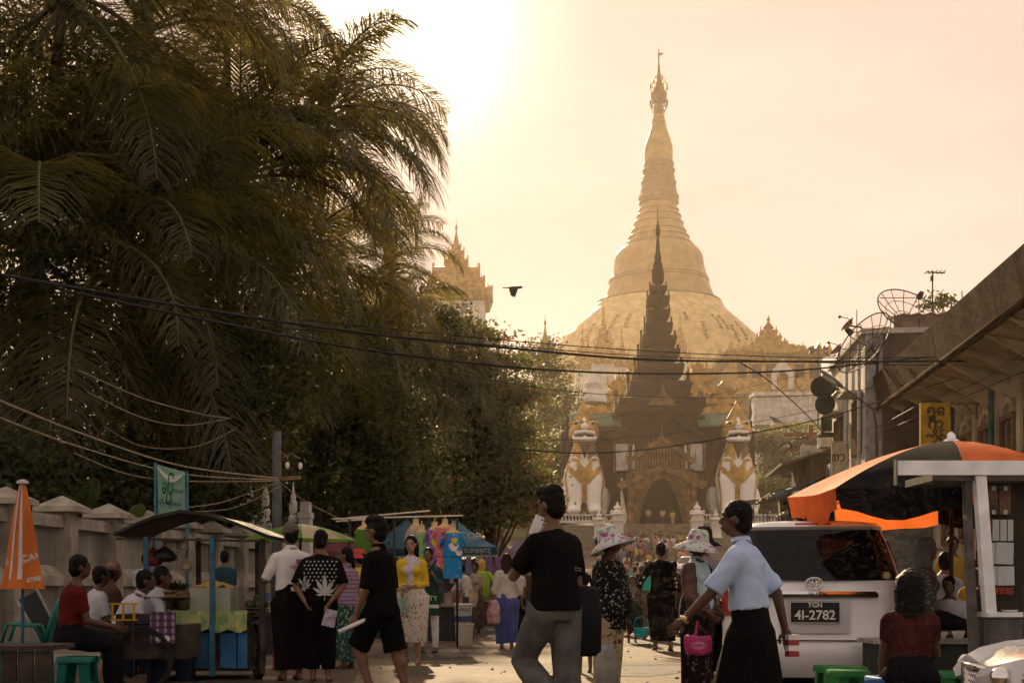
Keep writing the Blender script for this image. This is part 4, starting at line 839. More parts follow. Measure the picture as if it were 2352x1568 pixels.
# smaller shop houses further down the right side
shop_specs = [(41.0, 5.6, 4.6, 5.2, 'narrow brown shop house just past the white building', (.17, .12, .075)), (46.2, 5.8, 5.4, 4.6, 'dark timber shop house with a tin awning further down', (.10, .075, .05)), (52.5, 6.4, 6.5, 3.7, 'low tin-roofed stall house before the wire dish', (.14, .11, .08)), (60.5, 7.2, 9, 3.6, 'low grey house near the far end of the shop row', (.17, .15, .12)), (72, 8.6, 14, 3.2, 'low pale house, last of the shop row', (.22, .19, .15))]
for i, (d, off, ln, hh, lab, c) in enumerate(shop_specs):
    e = empty('shop_house', (SX_(off, d), d, gz(d) - .1), rz=SANG, label=lab, cat='shop house', group='shop houses along the right side')
    b = MB(); b.b2((0, 0, 0), (7, ln, hh)); b.build('wall', M('shop_wall_%d' % i, c, .9, var=.4, scale=1.2, detail=8), e)
    b = MB(); b.add([(-.9, -.2, hh - .25), (-.9, ln, hh - .25), (3.4, ln, hh + .9), (3.4, -.2, hh + .9), (-.9, -.2, hh - .33), (-.9, ln, hh - .33), (3.4, ln, hh + .8), (3.4, -.2, hh + .8)], [(0, 1, 2, 3), (7, 6, 5, 4), (0, 3, 7, 4), (0, 4, 5, 1)]); b.build('roof', M('rusty_tin', (.16, .10, .07), .7, var=.4, scale=1.5), e)
    b = MB(); b.add([(-1.3, .1, 2.35), (-1.3, ln - .3, 2.35), (0, ln - .3, 2.75), (0, .1, 2.75), (-1.3, .1, 2.3), (-1.3, ln - .3, 2.3), (0, ln - .3, 2.7), (0, .1, 2.7)], [(0, 1, 2, 3), (7, 6, 5, 4), (0, 3, 7, 4), (0, 4, 5, 1)]); b.build('awning', M('awning_tin', (.13, .11, .09), .7, var=.3), e)
    for q in range(max(2, int(ln / 1.6))):
        b = MB(); yq = .8 + q * 1.5; b.b2((-.05, yq - .45, 3.0), (-.003, yq + .45, min(hh - .5, 4.1))); w_ = b.build('window', GLASSD, e)
        b = MB(); b.b2((-.1, yq - .03, 3.0), (-.052, yq + .03, min(hh - .5, 4.1))); b.build('mullion', FRM, w_)
        b = MB(); b.b2((-.06, yq - .5, .1), (-.003, yq + .5, 2.2)); b.build('shutter', M('shop_shutter_%d' % (q % 3), ((.09, .12, .12), (.14, .10, .07), (.08, .07, .06))[q % 3], .7, var=.3), e)
    b = MB(); b.b2((-.5, .05, 2.9), (-.06, .12, 3.7)); b.build('shop_sign', M('shop_sign_%d' % i, ((.35, .33, .28), (.05, .1, .16), (.3, .1, .06), (.3, .3, .3), (.2, .2, .12))[i], .6), e)
# grey-green hooded air duct / awning box on the white building's far corner, and black round horns
e = empty('window_awning', W(1915, 940, 40), label='green hooded awning frame on the white building corner', cat='awning'); GRN = M('mouldy_green_tin', (.05, .075, .04), .7, var=.4, scale=3)
b = MB(); b.loft([[(-.42, -.3, .78), (.42, -.3, .85), (.42, .4, .85), (-.42, .4, .78)], [(-.5, -.5, .55), (.5, -.5, .5), (.5, .4, .5), (-.5, .4, .55)]]); b.build('hood', GRN, e)
for sx in (-.45, .45):
    b = MB(); b.bar((sx, -.4, .55), (sx, -.4, -.75), .07); b.build('upright', GRN, e)
b = MB(); b.b2((-.4, -.3, -.7), (-.12, -.2, .5)); b.b2((.1, -.3, -.7), (.4, -.2, .5)); b.build('glass_shutter', M('green_glass_shutter', (.09, .12, .07), .3, var=.3), e)
b = MB(); b.b2((-.5, -.5, -.82), (.5, .3, -.76)); b.build('base_board', GRN, e)
for (x, y, lab, tilt) in ((1886, 888, 'upper black loudspeaker horn beside the near street lamp', 10), (1896, 928, 'lower black loudspeaker horn under the near street lamp', -35)):
    e = empty('loudspeaker_horn', W(x, y, 38), label=lab, cat='loudspeaker', group='black horns beside the lamp'); e.rotation_euler = (0, rad(tilt), 0)
    BLK = M('black_enamel', (.018, .02, .022), .45, var=.2)
    b = MB(); b.lathe([(.30, 0), (.31, .03), (.24, .1), (.12, .28), (.07, .5)], n=20); 
    for i_, v_ in enumerate(b.v): b.v[i_] = Matrix.Rotation(rad(-75), 3, 'X') @ v_
    b.build('bell', BLK, e, smooth=50)
    b = MB(); b.bar((0, .3, 0), (.6, .4, .1), .05); b.build('arm', BLK, e)
def lamp(hx_, hy_, ax, ay, d, label, L_=.42):
    h_, a_ = W(hx_, hy_, d), W(ax, ay, d + .3); e = empty('street_lamp', a_, label=label, cat='street lamp', group='street lamps on the right side'); v = h_ - a_; t = v.normalized()
    b = MB(); b.tube([(.12, .1, -1.2), (.1, .1, -.4), (0, 0, 0), tuple(v)], [.035, .035, .03, .022], 8); b.build('arm', M('lamp_steel', (.10, .10, .10), .5, .3), e, smooth=True)
    b = MB(); rg = []
    for q, (rw, rh) in zip((0, .12, .35, .75, 1.0), ((.03, .03), (.08, .06), (.13, .08), (.11, .07), (.02, .02))):
        c = v + t * (q * L_ * 2); rg.append([c + Vector((0, 1, 0)) * math.cos(a) * rw + Vector((0, 0, 1)) * math.sin(a) * rh for a in [i * .628 for i in range(10)]])
    b.loft(rg); b.build('lamp_head', M('lamp_housing', (.22, .23, .22), .5, var=.15), e, smooth=True)
    c = v + t * L_ * 1.15 + Vector((0, 0, -.05)); b = MB(); b.ell(c, (.24, .09, .05), 10, Matrix.Rotation(-math.atan2(t.z, t.x), 3, 'Y')); b.build('lens', M('lamp_lens', (.8, .75, .62), .25, var=0), e, smooth=True)
lamp(1938, 890, 2006, 940, 33, 'nearer street lamp leaning out from the eave corner')
lamp(1812, 982, 1862, 1012, 44, 'farther street lamp over the shop row')
# satellite dishes
WIRE = M('dish_wire', (.05, .04, .03), .6, var=.2)
MESHM = glass('dish_mesh', (.06, .05, .035), .8, .16)
def wire_dish(cx, cy, d, R, ax, label, ribs=14):
    e = empty('wire_dish', W(cx, cy, d), label=label, cat='satellite dish', group='wire mesh dishes'); q = Vector(ax).normalized().to_track_quat('Z', 'Y'); e.rotation_mode = 'QUATERNION'; e.rotation_quaternion = q; dp = .3 * R
    def pt(r, a): return Vector((math.cos(a) * r * R, math.sin(a) * r * R, dp * r * r))
    for k in range(ribs):
        a = k * 2 * math.pi / ribs; b = MB(); b.tube([pt(r / 5, a) for r in range(6)], .012, 4); b.build('rib', WIRE, e)
    for r in (1.0, .68, .36):
        b = MB(); b.tube([pt(r, i * 2 * math.pi / 32) for i in range(32)], .018 if r == 1 else .009, 5, closed=True); b.build('hoop', WIRE, e)
    b = MB(); b.lathe([(r / 6 * R * .99 + .001, dp * (r / 6) ** 2 + .004) for r in range(7)], n=32, cap=False); b.build('mesh_sheet', MESHM, e, smooth=True)
    for k in range(3):
        a = k * 2.094 + .4; b = MB(); b.tube([pt(.95, a), Vector((0, 0, R * .8))], .012, 5); b.build('feed_strut', WIRE, e)
    b = MB(); b.lathe([(.07, 0), (.09, .05), (.06, .2)], (0, 0, R * .78), 10); b.build('feed_horn', WIRE, e)
    b = MB(); b.tube([(0, 0, 0), (0, 0, -.25), (0, 0, -.3)], .05, 8); b.build('hub', WIRE, e)
    dwn = q.inverted() @ Vector((0, 0, -1)); b = MB(); b.tube([(0, 0, -.25), Vector((0, 0, -.25)) + dwn * R * 1.25], .035, 8); b.build('mast', WIRE, e)
wire_dish(2080, 735, 35.5, .95, (.25, -.75, .65), 'wire dish in front of the corrugated roof below the aerial')
wire_dish(2000, 800, 34.3, .92, (-.75, -.35, .45), 'big wire dish tilted at the white building corner')
wire_dish(1832, 1060, 47, .95, (-.45, -.6, .65), 'low wire dish over the shop row beside the umbrella')
RED = M('red_dish_paint', (.16, .045, .03), .6, var=.3)
for (x, y, d, lab) in ((1952, 748, 36, 'upper small red dish at the white building roof edge'), (1925, 806, 38.5, 'lower small red dish near the floodlights')):
    e = empty('small_dish', W(x, y, d), label=lab, cat='satellite dish', group='small red dishes'); e.rotation_mode = 'QUATERNION'; e.rotation_quaternion = Vector((-.7, -.15, .55)).to_track_quat('Z', 'Y')
    b = MB(); b.lathe([(.02, -.02), (.17, .015), (.29, .06), (.3, .07), (.17, .03), (.02, .0)], n=20, sy=.8); b.build('reflector', RED, e, smooth=50)
    b = MB(); b.tube([(.22, 0, .05), (.25, 0, .25), (0, 0, .38)], .012, 5); b.ell((0, 0, .38), .045, 8); b.build('feed_arm', WIRE, e)
    b = MB(); b.tube([(0, 0, 0), (.25, .05, -.2), (.3, .1, -.8)], .025, 6); b.build('mount', WIRE, e)
e = empty('television_aerial', W(2142, 700, 36), label='yagi television aerial on a pole above the tin roof', cat='aerial')
b = MB(); b.tube([(0, 0, -1.0), (0, 0, .95)], .02, 6); b.build('mast', WIRE, e)
b = MB(); b.bar((-.18, 0, .9), (.34, 0, .88), .03); b.box((-.03, -.03, .72), (.07, .07, .14)); b.build('boom', WIRE, e)
for k in range(5):
    b = MB(); b.bar((-.16 + k * .115, -.2, .9), (-.16 + k * .115, .2, .9), .02); b.build('element', WIRE, e)
for (x, y0_, y1_, d, lab) in ((1968, 712, 770, 36, 'thin rod aerial beside the upper red dish'),):
    b = MB(); a_ = W(x, y1_, d); b.tube([(0, 0, 0), (0, 0, (y1_ - y0_) * d / FPX)], .012, 6); b.build('rod_aerial', WIRE, loc=a_, label=lab, cat='aerial')
e = empty('floodlight_mast', W(1879, 870, 150), label='slim mast with clusters of floodlights against the sky', cat='floodlight mast'); e.location.z -= 3
b = MB(); b.tube([(0, 0, -8), (0, 0, 6.4)], [.12, .08], 6); b.build('mast', WIRE, e)
b = MB(); b.bar((-1.0, 0, 6.3), (1.0, 0, 6.3), .1); b.build('cross_arm', WIRE, e)
for k, (x, z) in enumerate(((-.95, 6.5), (-.65, 6.6), (-.9, 6.0), (-.6, 6.1), (0, 6.6), (.65, 6.6), (.95, 6.5), (.65, 6.1), (.95, 6.0))):
    b = MB(); b.box((x, -.1, z), (.3, .3, .32), R=Matrix.Rotation(rad(20 * (k % 3 - 1)), 3, 'Y'), taper=.8); b.build('floodlight', WIRE, e)

# clutter on the shop fronts
def ac_unit(x, y, d, lab):
    e = empty('air_conditioner', W(x, y, d), rz=SANG, label=lab, cat='air conditioner', group='air conditioners on the shop fronts'); b = MB(); b.box((0, 0, 0), (.32, .7, .5)); b.build('case', M('ac_case', (.42, .40, .35), .6, var=.2), e)
    b = MB(); b.X = Matrix.Translation((-.165, 0, 0)) @ Matrix.Rotation(math.pi / 2, 4, 'Y'); b.lathe([(.2, 0), (.2, .012), (.02, .014)], n=18); b.build('fan_grille', BLKX, e)
    b = MB(); b.bar((0, -.3, -.27), (.3, -.3, -.45), .03); b.bar((0, .3, -.27), (.3, .3, -.45), .03); b.build('bracket', FRM, e)
BLKX = M('dark_grille', (.03, .03, .03), .6)
def board(x, y, d, w, h, mat, lab, txt=None, tm=None, rz=0):
    e = empty('shop_sign', W(x, y, d), rz=rz, label=lab, cat='sign', group='signs on the shop fronts'); b = MB(); b.box((0, 0, 0), (w, .06, h)); b.build('sign_board', mat, e)
    b = MB(); b.bar((w / 2, .02, h * .3), (w / 2 + .5, .1, h * .3), .03); b.build('bracket', FRM, e)
    if txt: put('lettering', orient(text_mesh(txt, h * .4, .002, mats=tm or LET), frame((0, -.034, 0), (1, 0, 0), (0, 0, 1))), e)
def tarp(x, y, d, w, dep, mat, lab):
    e = empty('shop_tarp', W(x, y, d), rz=SANG, label=lab, cat='tarpaulin', group='tarpaulins over the shop fronts'); V = []; n = 8
    for j in range(5):
        for i in range(n + 1): V.append((-dep * j / 4, -w / 2 + w * i / n, -.5 * j / 4 - .06 * math.sin(math.pi * j / 4) - .04 * math.sin(i * 2.3 + j)))
    b = MB(); b.add(V, [(j * (n + 1) + i, j * (n + 1) + i + 1, (j + 1) * (n + 1) + i + 1, (j + 1) * (n + 1) + i) for j in range(4) for i in range(n)]); b.build('sheet', mat, e, smooth=True)
    for i in (0, n):
        b = MB(); b.tube([Vector(V[4 * (n + 1) + i]), Vector(V[4 * (n + 1) + i]) + Vector((.1, 0, -1.7))], .025, 6); b.build('prop', FRM, e)
ac_unit(1892, 1010, 41.5, 'air conditioner under the green hooded awning'); ac_unit(1870, 1065, 44, 'lower air conditioner near the wire dish'); ac_unit(1915, 1085, 39.5, 'air conditioner low on the white building')
board(1866, 1040, 43, .8, .5, M('grey_sign', (.36, .37, .36), .6, var=.2), 'small grey sign board above the low wire dish', 'ဆေး', None); board(1838, 1120, 46, .7, .45, M('pale_sign', (.5, .48, .42), .6, var=.15), 'pale notice board beside the umbrella tip', 'အရောင်း'); board(1884, 1128, 40, .6, .6, M('blue_sign', (.04, .13, .25), .6, var=.2), 'blue sign board behind the umbrella tip', 'ဖုန်း', M('white_enamel2', (.6, .58, .52), .4)); board(1822, 1085, 50, .9, .4, M('dark_sign', (.06, .05, .04), .7), 'dark hanging board further down the shops'); board(1930, 1050, 37, .5, .9, M('cream_sign', (.48, .42, .3), .7, var=.2), 'cream upright sign on the white building', 'စား')
tarp(1880, 1100, 42, 3.0, 1.5, M('blue_tarp', (.05, .12, .2), .6, var=.3, trans=.25), 'blue tarpaulin awning beneath the shop signs'); tarp(1850, 1120, 47, 3.4, 1.7, M('brown_tarp', (.10, .075, .05), .8, var=.3), 'brown tarpaulin awning past the blue one'); tarp(1905, 1140, 38, 2.4, 1.4, M('grey_tarp', (.17, .17, .16), .7, var=.3, trans=.2), 'grey tarpaulin just behind the market umbrella'); tarp(1810, 1130, 55, 4, 2, M('brown_tarp'), 'far brown tarpaulin at the low tin-roofed house')
e = empty('shop_pole', (W(1862, 0, 43.5).x, 43.5, 0), label='wooden utility pole with crossbars among the shop signs', cat='utility pole'); b = MB(); b.tube([(0, 0, 0), (0, 0, 6.4)], [.13, .09], 8); b.build('pole', FRM, e, smooth=True)
for z_ in (5.6, 6.1):
    b = MB(); b.bar((-.9, 0, z_), (.9, 0, z_ + .05), .09); b.build('cross_arm', FRM, e)
    for k in range(4):
        q = MB(); q.lathe([(.04, 0), (.06, .05), (.03, .12)], (-.75 + k * .5, 0, z_ + .06), 8); q.build('insulator', M('white_enamel2', (.6, .58, .52), .4), e)
b = MB(); b.lathe([(.2, 0), (.22, .05), (.22, .6), (.15, .66)], (.3, -.1, 4.6), 12); b.build('transformer', M('grey_pole', (.10, .10, .095), .8, var=.25), e, smooth=40)
# ------------------------------------------------------------------ cables, utility pole, banner, bird
CAB = M('black_cable', (.012, .011, .010), .6, var=0); CABL = M('cable_sunlit_tone', (.30, .24, .15), .5, var=.2)  # tan tone puts sunlight on the wall-side cables into their colour
def cable(pts, r, label, mat=CAB, group='cables across the street'):
    P = [W(*p) for p in pts]; n = len(P); Q = []
    for i in range(n - 1):                               # Catmull-Rom through the surveyed points
        p0, p1, p2, p3 = P[max(i - 1, 0)], P[i], P[i + 1], P[min(i + 2, n - 1)]
        for k in range(8):
            t = k / 8; Q.append(.5 * ((2 * p1) + (p2 - p0) * t + (2 * p0 - 5 * p1 + 4 * p2 - p3) * t * t + (3 * p1 - p0 - 3 * p2 + p3) * t ** 3))
    Q.append(P[-1]); o = Q[0]; b = MB(); b.tube([q - o for q in Q], r, 6); b.build('cable', mat, loc=o, smooth=True, label=label, cat='cable', group=group)
cable([(-60, 620, 16), (400, 700, 18), (800, 760, 20), (1180, 800, 22), (1500, 826, 24), (1900, 830, 26), (2400, 828, 28)], .022, 'thick upper cable sagging across the whole view under the stupa terraces')
cable([(150, 668, 16), (560, 752, 18), (860, 806, 20), (1200, 845, 22), (1500, 858, 24), (1800, 852, 26), (2050, 828, 28), (2400, 790, 30)], .019, 'thick lower cable just beneath the upper one')
cable([(700, 735, 21), (1180, 783, 23), (1600, 812, 25), (2000, 822, 27), (2400, 812, 29)], .009, 'thin cable touching the top of the thick upper cable')
cable([(600, 750, 21), (1180, 795, 23), (1500, 818, 25), (2000, 836, 27), (2300, 840, 29)], .008, 'thin cable tracking just above the thick upper cable')
cable([(1000, 850, 24), (1300, 898, 26), (1600, 913, 28), (1900, 905, 30), (2060, 880, 31)], .007, 'thin slack cable crossing the dark spire base')
cable([(1180, 1030, 24), (1330, 1040, 24), (1500, 1030, 25), (1700, 998, 26), (1850, 970, 27), (2010, 925, 28), (2350, 820, 30)], .013, 'rough cable swinging over both chinthe lions')
cable([(1180, 1012, 24), (1440, 1005, 25), (1700, 975, 26), (1900, 935, 27)], .006, 'thin cable above the rough one over the lions')
cable([(1700, 832, 24), (1760, 870, 25), (1830, 930, 27), (1885, 985, 29)], .010, 'loose cable slanting down from the thick upper cable to the shops')
cable([(1835, 850, 24), (1828, 880, 24.3), (1845, 905, 24.6), (1832, 920, 25)], .006, 'dangling broken wire end under the thick cables')
cable([(1180, 1000, 26), (1500, 935, 27), (1800, 870, 28), (2050, 800, 30)], .005, 'faint thin wire rising to the right roof')
cable([(-60, 895, 14), (200, 1000, 18), (420, 1070, 22), (640, 1098, 26)], .014, 'sunlit cable, upper of the pair running to the utility pole', CABL, 'cables along the wall')
cable([(-60, 935, 14), (180, 1025, 18), (420, 1088, 22), (640, 1102, 26)], .012, 'sunlit cable, lower of the pair running to the utility pole', CABL, 'cables along the wall')
cable([(180, 850, 19), (330, 915, 21), (460, 950, 23), (530, 960, 24)], .009, 'sunlit cable ending behind the hanging fronds', CABL, 'cables along the wall')
cable([(200, 900, 19), (330, 960, 21), (430, 976, 23), (530, 960, 24)], .008, 'slack sunlit cable looping under the frond-side cable', CABL, 'cables along the wall')
cable([(240, 980, 20), (330, 1025, 21), (450, 1025, 23), (540, 985, 24)], .006, 'dim looping cable before the dark trees', CABL, 'cables along the wall')
cable([(170, 1040, 18), (300, 1090, 20), (440, 1105, 22), (640, 1104, 26)], .008, 'thin sunlit cable just above the green banner', CABL, 'cables along the wall')
cable([(430, 1165, 22), (520, 1150, 24), (640, 1106, 26)], .008, 'cable rising from the banner to the utility pole', CABL, 'cables along the wall')
cable([(430, 1175, 22), (540, 1165, 24), (640, 1118, 26)], .007, 'second cable rising from the banner to the utility pole', CABL, 'cables along the wall')
cable([(640, 1104, 26), (700, 1150, 24), (800, 1200, 22)], .006, 'thin wire dropping from the utility pole to the clothes stall', CABL, 'cables along the wall')
for k, pts in enumerate(([(2010, 1000, 34), (2110, 955, 30.5), (2230, 905, 27), (2380, 840, 23.5)], [(2010, 985, 34), (2120, 925, 30), (2240, 880, 26.5), (2380, 790, 23)], [(1990, 1030, 34.2), (1960, 1010, 38), (1920, 1000, 42), (1880, 990, 46)], [(1885, 985, 43), (1850, 1000, 50), (1815, 1015, 58), (1780, 1040, 70)], [(1885, 975, 43), (1940, 940, 38), (2010, 880, 34)])):
    cable(pts, .009, ('thin cable looping under the eave, lower of two', 'thin cable looping under the eave, upper of two', 'cable strung along the white building front', 'cable leading from the shop pole down the row', 'cable rising from the shop pole to the white building')[k], CAB, 'cables along the right side')
e = empty('utility_pole', (W(636, 1300, 27).x, 27, 0), label='grey utility pole under the hanging fronds', cat='utility pole')
b = MB(); b.tube([(0, 0, 0), (0, 0, 4.2)], [.13, .09], 10); b.build('pole', M('grey_pole', (.20, .20, .19), .8, var=.25), e, smooth=True)
b = MB(); b.bar((-.5, 0, 3.2), (.5, 0, 3.25), .08); b.build('cross_arm', FRM, e)
for (x, y) in ((660, 1068), (690, 1070)):
    q = W(x, y, 27) - Vector(e.location); b = MB(); b.tube([(0, 0, 3.6), (q.x * .6, 0, q.z + .25), (q.x, 0, q.z + .15)], .02, 6); b.build('lamp_arm', FRM, e); b = MB(); b.ell(q, (.045, .045, .075), 10); b.build('bulb', M('lamp_lens', (.8, .75, .62)), e, smooth=True)
# banner
e = empty('green_banner', (W(392, 1190, 17).x, 17, 0), label='pale green cloth banner on blue poles above the fruit cart', cat='banner')
BLP = M('blue_pole_paint', (.03, .11, .17), .5, var=.3); s17 = FPX / 17; ex = e.location.x
def bl(x, y): return (x - HX) / s17 - ex, EYE - (y - HY) / s17
for x, yt in ((357, 1062), (430, 1082)):
    x_, z_ = bl(x, yt); b = MB(); b.tube([(x_, .0, .2), (x_, 0, z_)], .017, 8); b.build('pole', BLP, e, smooth=True)
b = MB(); nx, nz = 14, 14; V = []
for j in range(nz + 1):
    for i in range(nx + 1):
        u, v_ = i / nx, j / nz; sag = (.09 * math.sin(math.pi * u)) * max(0, 1 - v_ * 3) ; x, z = bl(361 + 66 * u, 1066 + (18 * u) + v_ * 125)
        V.append((x, .03 * math.sin(u * 5 + v_ * 2) + .02 * math.sin(u * 11), z - sag * .0))
b.add(V, [(j * (nx + 1) + i, j * (nx + 1) + i + 1, (j + 1) * (nx + 1) + i + 1, (j + 1) * (nx + 1) + i) for j in range(nz) for i in range(nx)]); cl_ = b.build('cloth', M('mint_cloth', (.22, .42, .31), .8, var=.12, scale=5, trans=.35), e, smooth=True)
b = MB(); x0_, z0_ = bl(362, 1070); x1_, z1_ = bl(427, 1086); P = [(x0_, -.05, z0_)]
for i in range(9):
    u = i / 8; P.append((x0_ + (x1_ - x0_) * u, -.055, z0_ + (z1_ - z0_) * u - .17 * math.sin(math.pi * u)))
for i in range(8, -1, -1):
    u = i / 8; P.append((x0_ + (x1_ - x0_) * u, -.055, z0_ + (z1_ - z0_) * u - .09 * math.sin(math.pi * u) + .002))
b.add(P[1:], [tuple(range(len(P) - 1))]); b.build('white_sag', M('white_cloth', (.72, .7, .64), .8, var=.08, trans=.3), e)
GT = M('green_print', (.02, .10, .05), .8); BT = M('navy_print', (.03, .05, .10), .8)
for t, x, y, sz_, m_ in (('မြပ', 388, 1120, .2, GT), ('တဝ', 412, 1128, .08, GT), ('ပြန်ကြားရေး', 392, 1156, .06, BT)):
    x_, z_ = bl(x, y); put('lettering', orient(text_mesh(t, sz_, 0, mats=m_, bold=.006 if sz_ > .1 else .002), frame((x_, -.07, z_), (1, 0, -.1), (0, 0, 1)) @ Matrix.Diagonal((.45 if sz_ > .1 else 1, 1.35 if sz_ > .1 else 1, 1, 1))), e)
# crow in flight
e = empty('crow', W(1181, 664, 40), label='black crow in flight with wings lowered in the open sky', cat='bird'); BK = M('crow_black', (.012, .011, .010), .5, var=.2)
b = MB()
b.cap_((-.12, 0, .03), (.14, 0, .05), .05, .045); b.ell((.2, 0, .06), (.055, .045, .045), 8); b.cap_((.22, 0, .06), (.30, 0, .05), .022, .006)
rg = [(-.12, 0, .035), (-.24, 0, .045)]; b.box((-.24, 0, .045), (.24, .11, .02)); put('body', remesh(b, .014, 'body', BK, 2), e)
for s in (-1, 1):
    b = MB(); Pw = [(.12, 0), (.10, -.09), (.05, -.22), (.02, -.30), (-.02, -.24), (-.05, -.29), (-.08, -.22), (-.11, -.25), (-.12, -.15), (-.15, -.1), (-.12, .01)]
    b.prism(Pw, .012, Matrix.Translation((0, s * .05, .05)) @ Matrix.Rotation(rad(18 * s), 4, 'X') @ Matrix.Scale(1.0, 4)); b.build('wing', BK, e)
# ------------------------------------------------------------------ vehicles
def outline(w, yr, yf, rc, n=6, bow_r=.0, bow_f=.0):
    P = []
    for (cx, cy, a0) in ((w - rc, yf - rc, 0), (-w + rc, yf - rc, 90), (-w + rc, yr + rc, 180), (w - rc, yr + rc, 270)):
        for i in range(n + 1):
            a = rad(a0 + 90 * i / n); x = cx + math.cos(a) * rc; y = cy + math.sin(a) * rc
            y += (bow_r if y < (yr + yf) / 2 else -bow_f) * (x / w) ** 2; P.append((x, y))
    return P
def car_shell(levels, n=6):
    b = MB(); b.loft([[(x, y, z) for x, y in outline(w, yr, yf, rc, n, br, bf)] for z, w, yr, yf, rc, br, bf in levels]); return b
def lerp_lv(levels, z):
    for a, c in zip(levels, levels[1:]):
        if a[0] <= z <= c[0]: t = (z - a[0]) / (c[0] - a[0]); return [a[i] + (c[i] - a[i]) * t for i in range(7)]
    return levels[-1]
def rear_patch(levels, z0, z1, w0, w1, lift, mat, name, par, nx=16, nz=8, thick=.0, corner=0):
    b = MB(); V = []
    for j in range(nz + 1):
        t = j / nz; z = z0 + (z1 - z0) * t; lv = lerp_lv(levels, z); ww = w0 + (w1 - w0) * t - corner * (abs(t - .5) * 2) ** 6
        for i in range(nx + 1):
            x = -ww + 2 * ww * i / nx; w = lv[1]; rc = lv[4]; ax = abs(x)
            y = lv[2] + (rc - math.sqrt(max(0, rc * rc - max(0, ax - (w - rc)) ** 2)) if ax > w - rc else 0); y += lv[5] * (x / w) ** 2; V.append((x, y - lift, z))
    b.add(V, [(j * (nx + 1) + i, j * (nx + 1) + i + 1, (j + 1) * (nx + 1) + i + 1, (j + 1) * (nx + 1) + i) for j in range(nz) for i in range(nx)]); return b.build(name, mat, par, smooth=True)
def paint(name, c, rough=.28, metal=.35): 
    return M(name, c, rough, metal, var=.04, scale=2, spec=.5, coat=.5)
SILV = paint('silver_van_paint', (.80, .80, .81), .3, .1); GLS = M('tinted_glass', (.006, .006, .007), .05, var=0, spec=.22); CHR = M('chrome', (.75, .75, .75), .12, 1.0, var=0); RUB = M('tyre_rubber', (.015, .015, .015), .85, var=.2); BLKP = M('black_plastic', (.02, .02, .02), .5, var=.1)
REDL = M('red_lamp_lens', (.30, .015, .01), .15, var=0, spec=.6)
def wheel(par, loc, r=.31):
    b = MB(); X = Matrix.Translation(loc) @ Matrix.Rotation(math.pi / 2, 4, 'Y'); b.X = X; b.lathe([(r * .62, -.1), (r * .95, -.1), (r, -.06), (r, .06), (r * .95, .1), (r * .62, .1)], n=24); w_ = b.build('wheel', RUB, par, smooth=40)
    b = MB(); b.X = X; b.lathe([(.02, -.11), (r * .55, -.105), (r * .62, -.09), (r * .62, .09), (r * .55, .105), (.02, .11)], n=20); b.build('rim', CHR, w_, smooth=40)
van = empty('parked_van', (W(1872, 0, 12.2).x, 12.2, -.1), rz=rad(-9), label='silver people carrier seen from behind with black number plate', cat='van')
VL = [(.20, .74, .06, 4.45, .2, .05, .1), (.30, .82, .0, 4.55, .22, .05, .1), (.50, .845, -.02, 4.56, .24, .05, .12), (.56, .85, .01, 4.55, .24, .05, .12), (.80, .855, .02, 4.5, .24, .05, .16), (1.0, .85, .03, 4.2, .24, .05, .2), (1.10, .84, .05, 3.7, .24, .06, .2), (1.12, .83, .07, 3.55, .24, .06, .2), (1.40, .75, .22, 2.9, .24, .07, .2), (1.58, .68, .34, 2.5, .24, .07, .2), (1.63, .665, .26, 2.4, .22, .08, .2), (1.67, .62, .30, 2.3, .2, .08, .2), (1.695, .45, .5, 2.0, .2, .08, .2)]
car_shell(VL).build('body', SILV, van, smooth=45)
rear_patch(VL, 1.115, 1.60, .79, .655, .012, GLS, 'rear_window', van, corner=.02)
rear_patch(VL, 1.645, 1.665, .17, .165, .012, REDL, 'high_brake_light', van, nx=8, nz=2)
rear_patch(VL, .545, .558, .80, .80, .006, BLKP, 'bumper_seam', van, nz=1)
for s in (-1, 1):
    b = MB(); V = []
    for z_ in (.56, .7, .85, 1.0, 1.11):
        lv = lerp_lv(VL, z_); x_ = s * .735; rc_ = lv[4]; y_ = lv[2] + (rc_ - math.sqrt(max(0, rc_ ** 2 - max(0, abs(x_) - (lv[1] - rc_)) ** 2))) + lv[5] * (x_ / lv[1]) ** 2 - .005; V += [(x_ - .004, y_, z_), (x_ + .004, y_ + .002 * s, z_)]
    b.add(V, [(2 * i, 2 * i + 1, 2 * i + 3, 2 * i + 2) for i in range(4)]); b.build('tailgate_seam', BLKP, van)
    b = MB(); b.box((s * .62, -.02, .40), (.16, .02, .035)); b.build('bumper_reflector', REDL, van)
for s in (-1, 1):
    b = MB(); b.loft([[(s * x, y, z) for x, y in ((.77, .10), (.83, .15), (.864, .34), (.80, .36), (.74, .3))][::s] for z in (.78, .95, 1.12)]); b.build('tail_lamp', REDL, van, smooth=40)
    for y in (.85, 3.55): wheel(van, (s * .72, y, .31))
    b = MB(); V = []                                      # side windows
    for (z, x_, y0_, y1_) in ((1.13, .838, .45, 3.3), (1.5, .722, .55, 2.6)): V += [(s * (x_ + .006), y0_, z), (s * (x_ + .006), y1_, z)]
    b.add(V, [(0, 1, 3, 2) if s > 0 else (2, 3, 1, 0)]); b.build('side_window', GLS, van)
    b = MB(); b.ell((s * .95, 3.1, 1.15), (.1, .06, .08), 10); b.build('wing_mirror', SILV, van, smooth=True)
b = MB(); b.loft([[(-.52, -.02, .955), (.57, -.02, .955), (.57, .04, .955), (-.52, .04, .955)], [(-.52, -.045, .985), (.57, -.045, .985), (.57, .04, .985), (-.52, .04, .985)], [(-.5, -.02, 1.01), (.55, -.02, 1.01), (.55, .04, 1.01), (-.5, .04, 1.01)]]); gar = b.build('chrome_garnish', CHR, van)
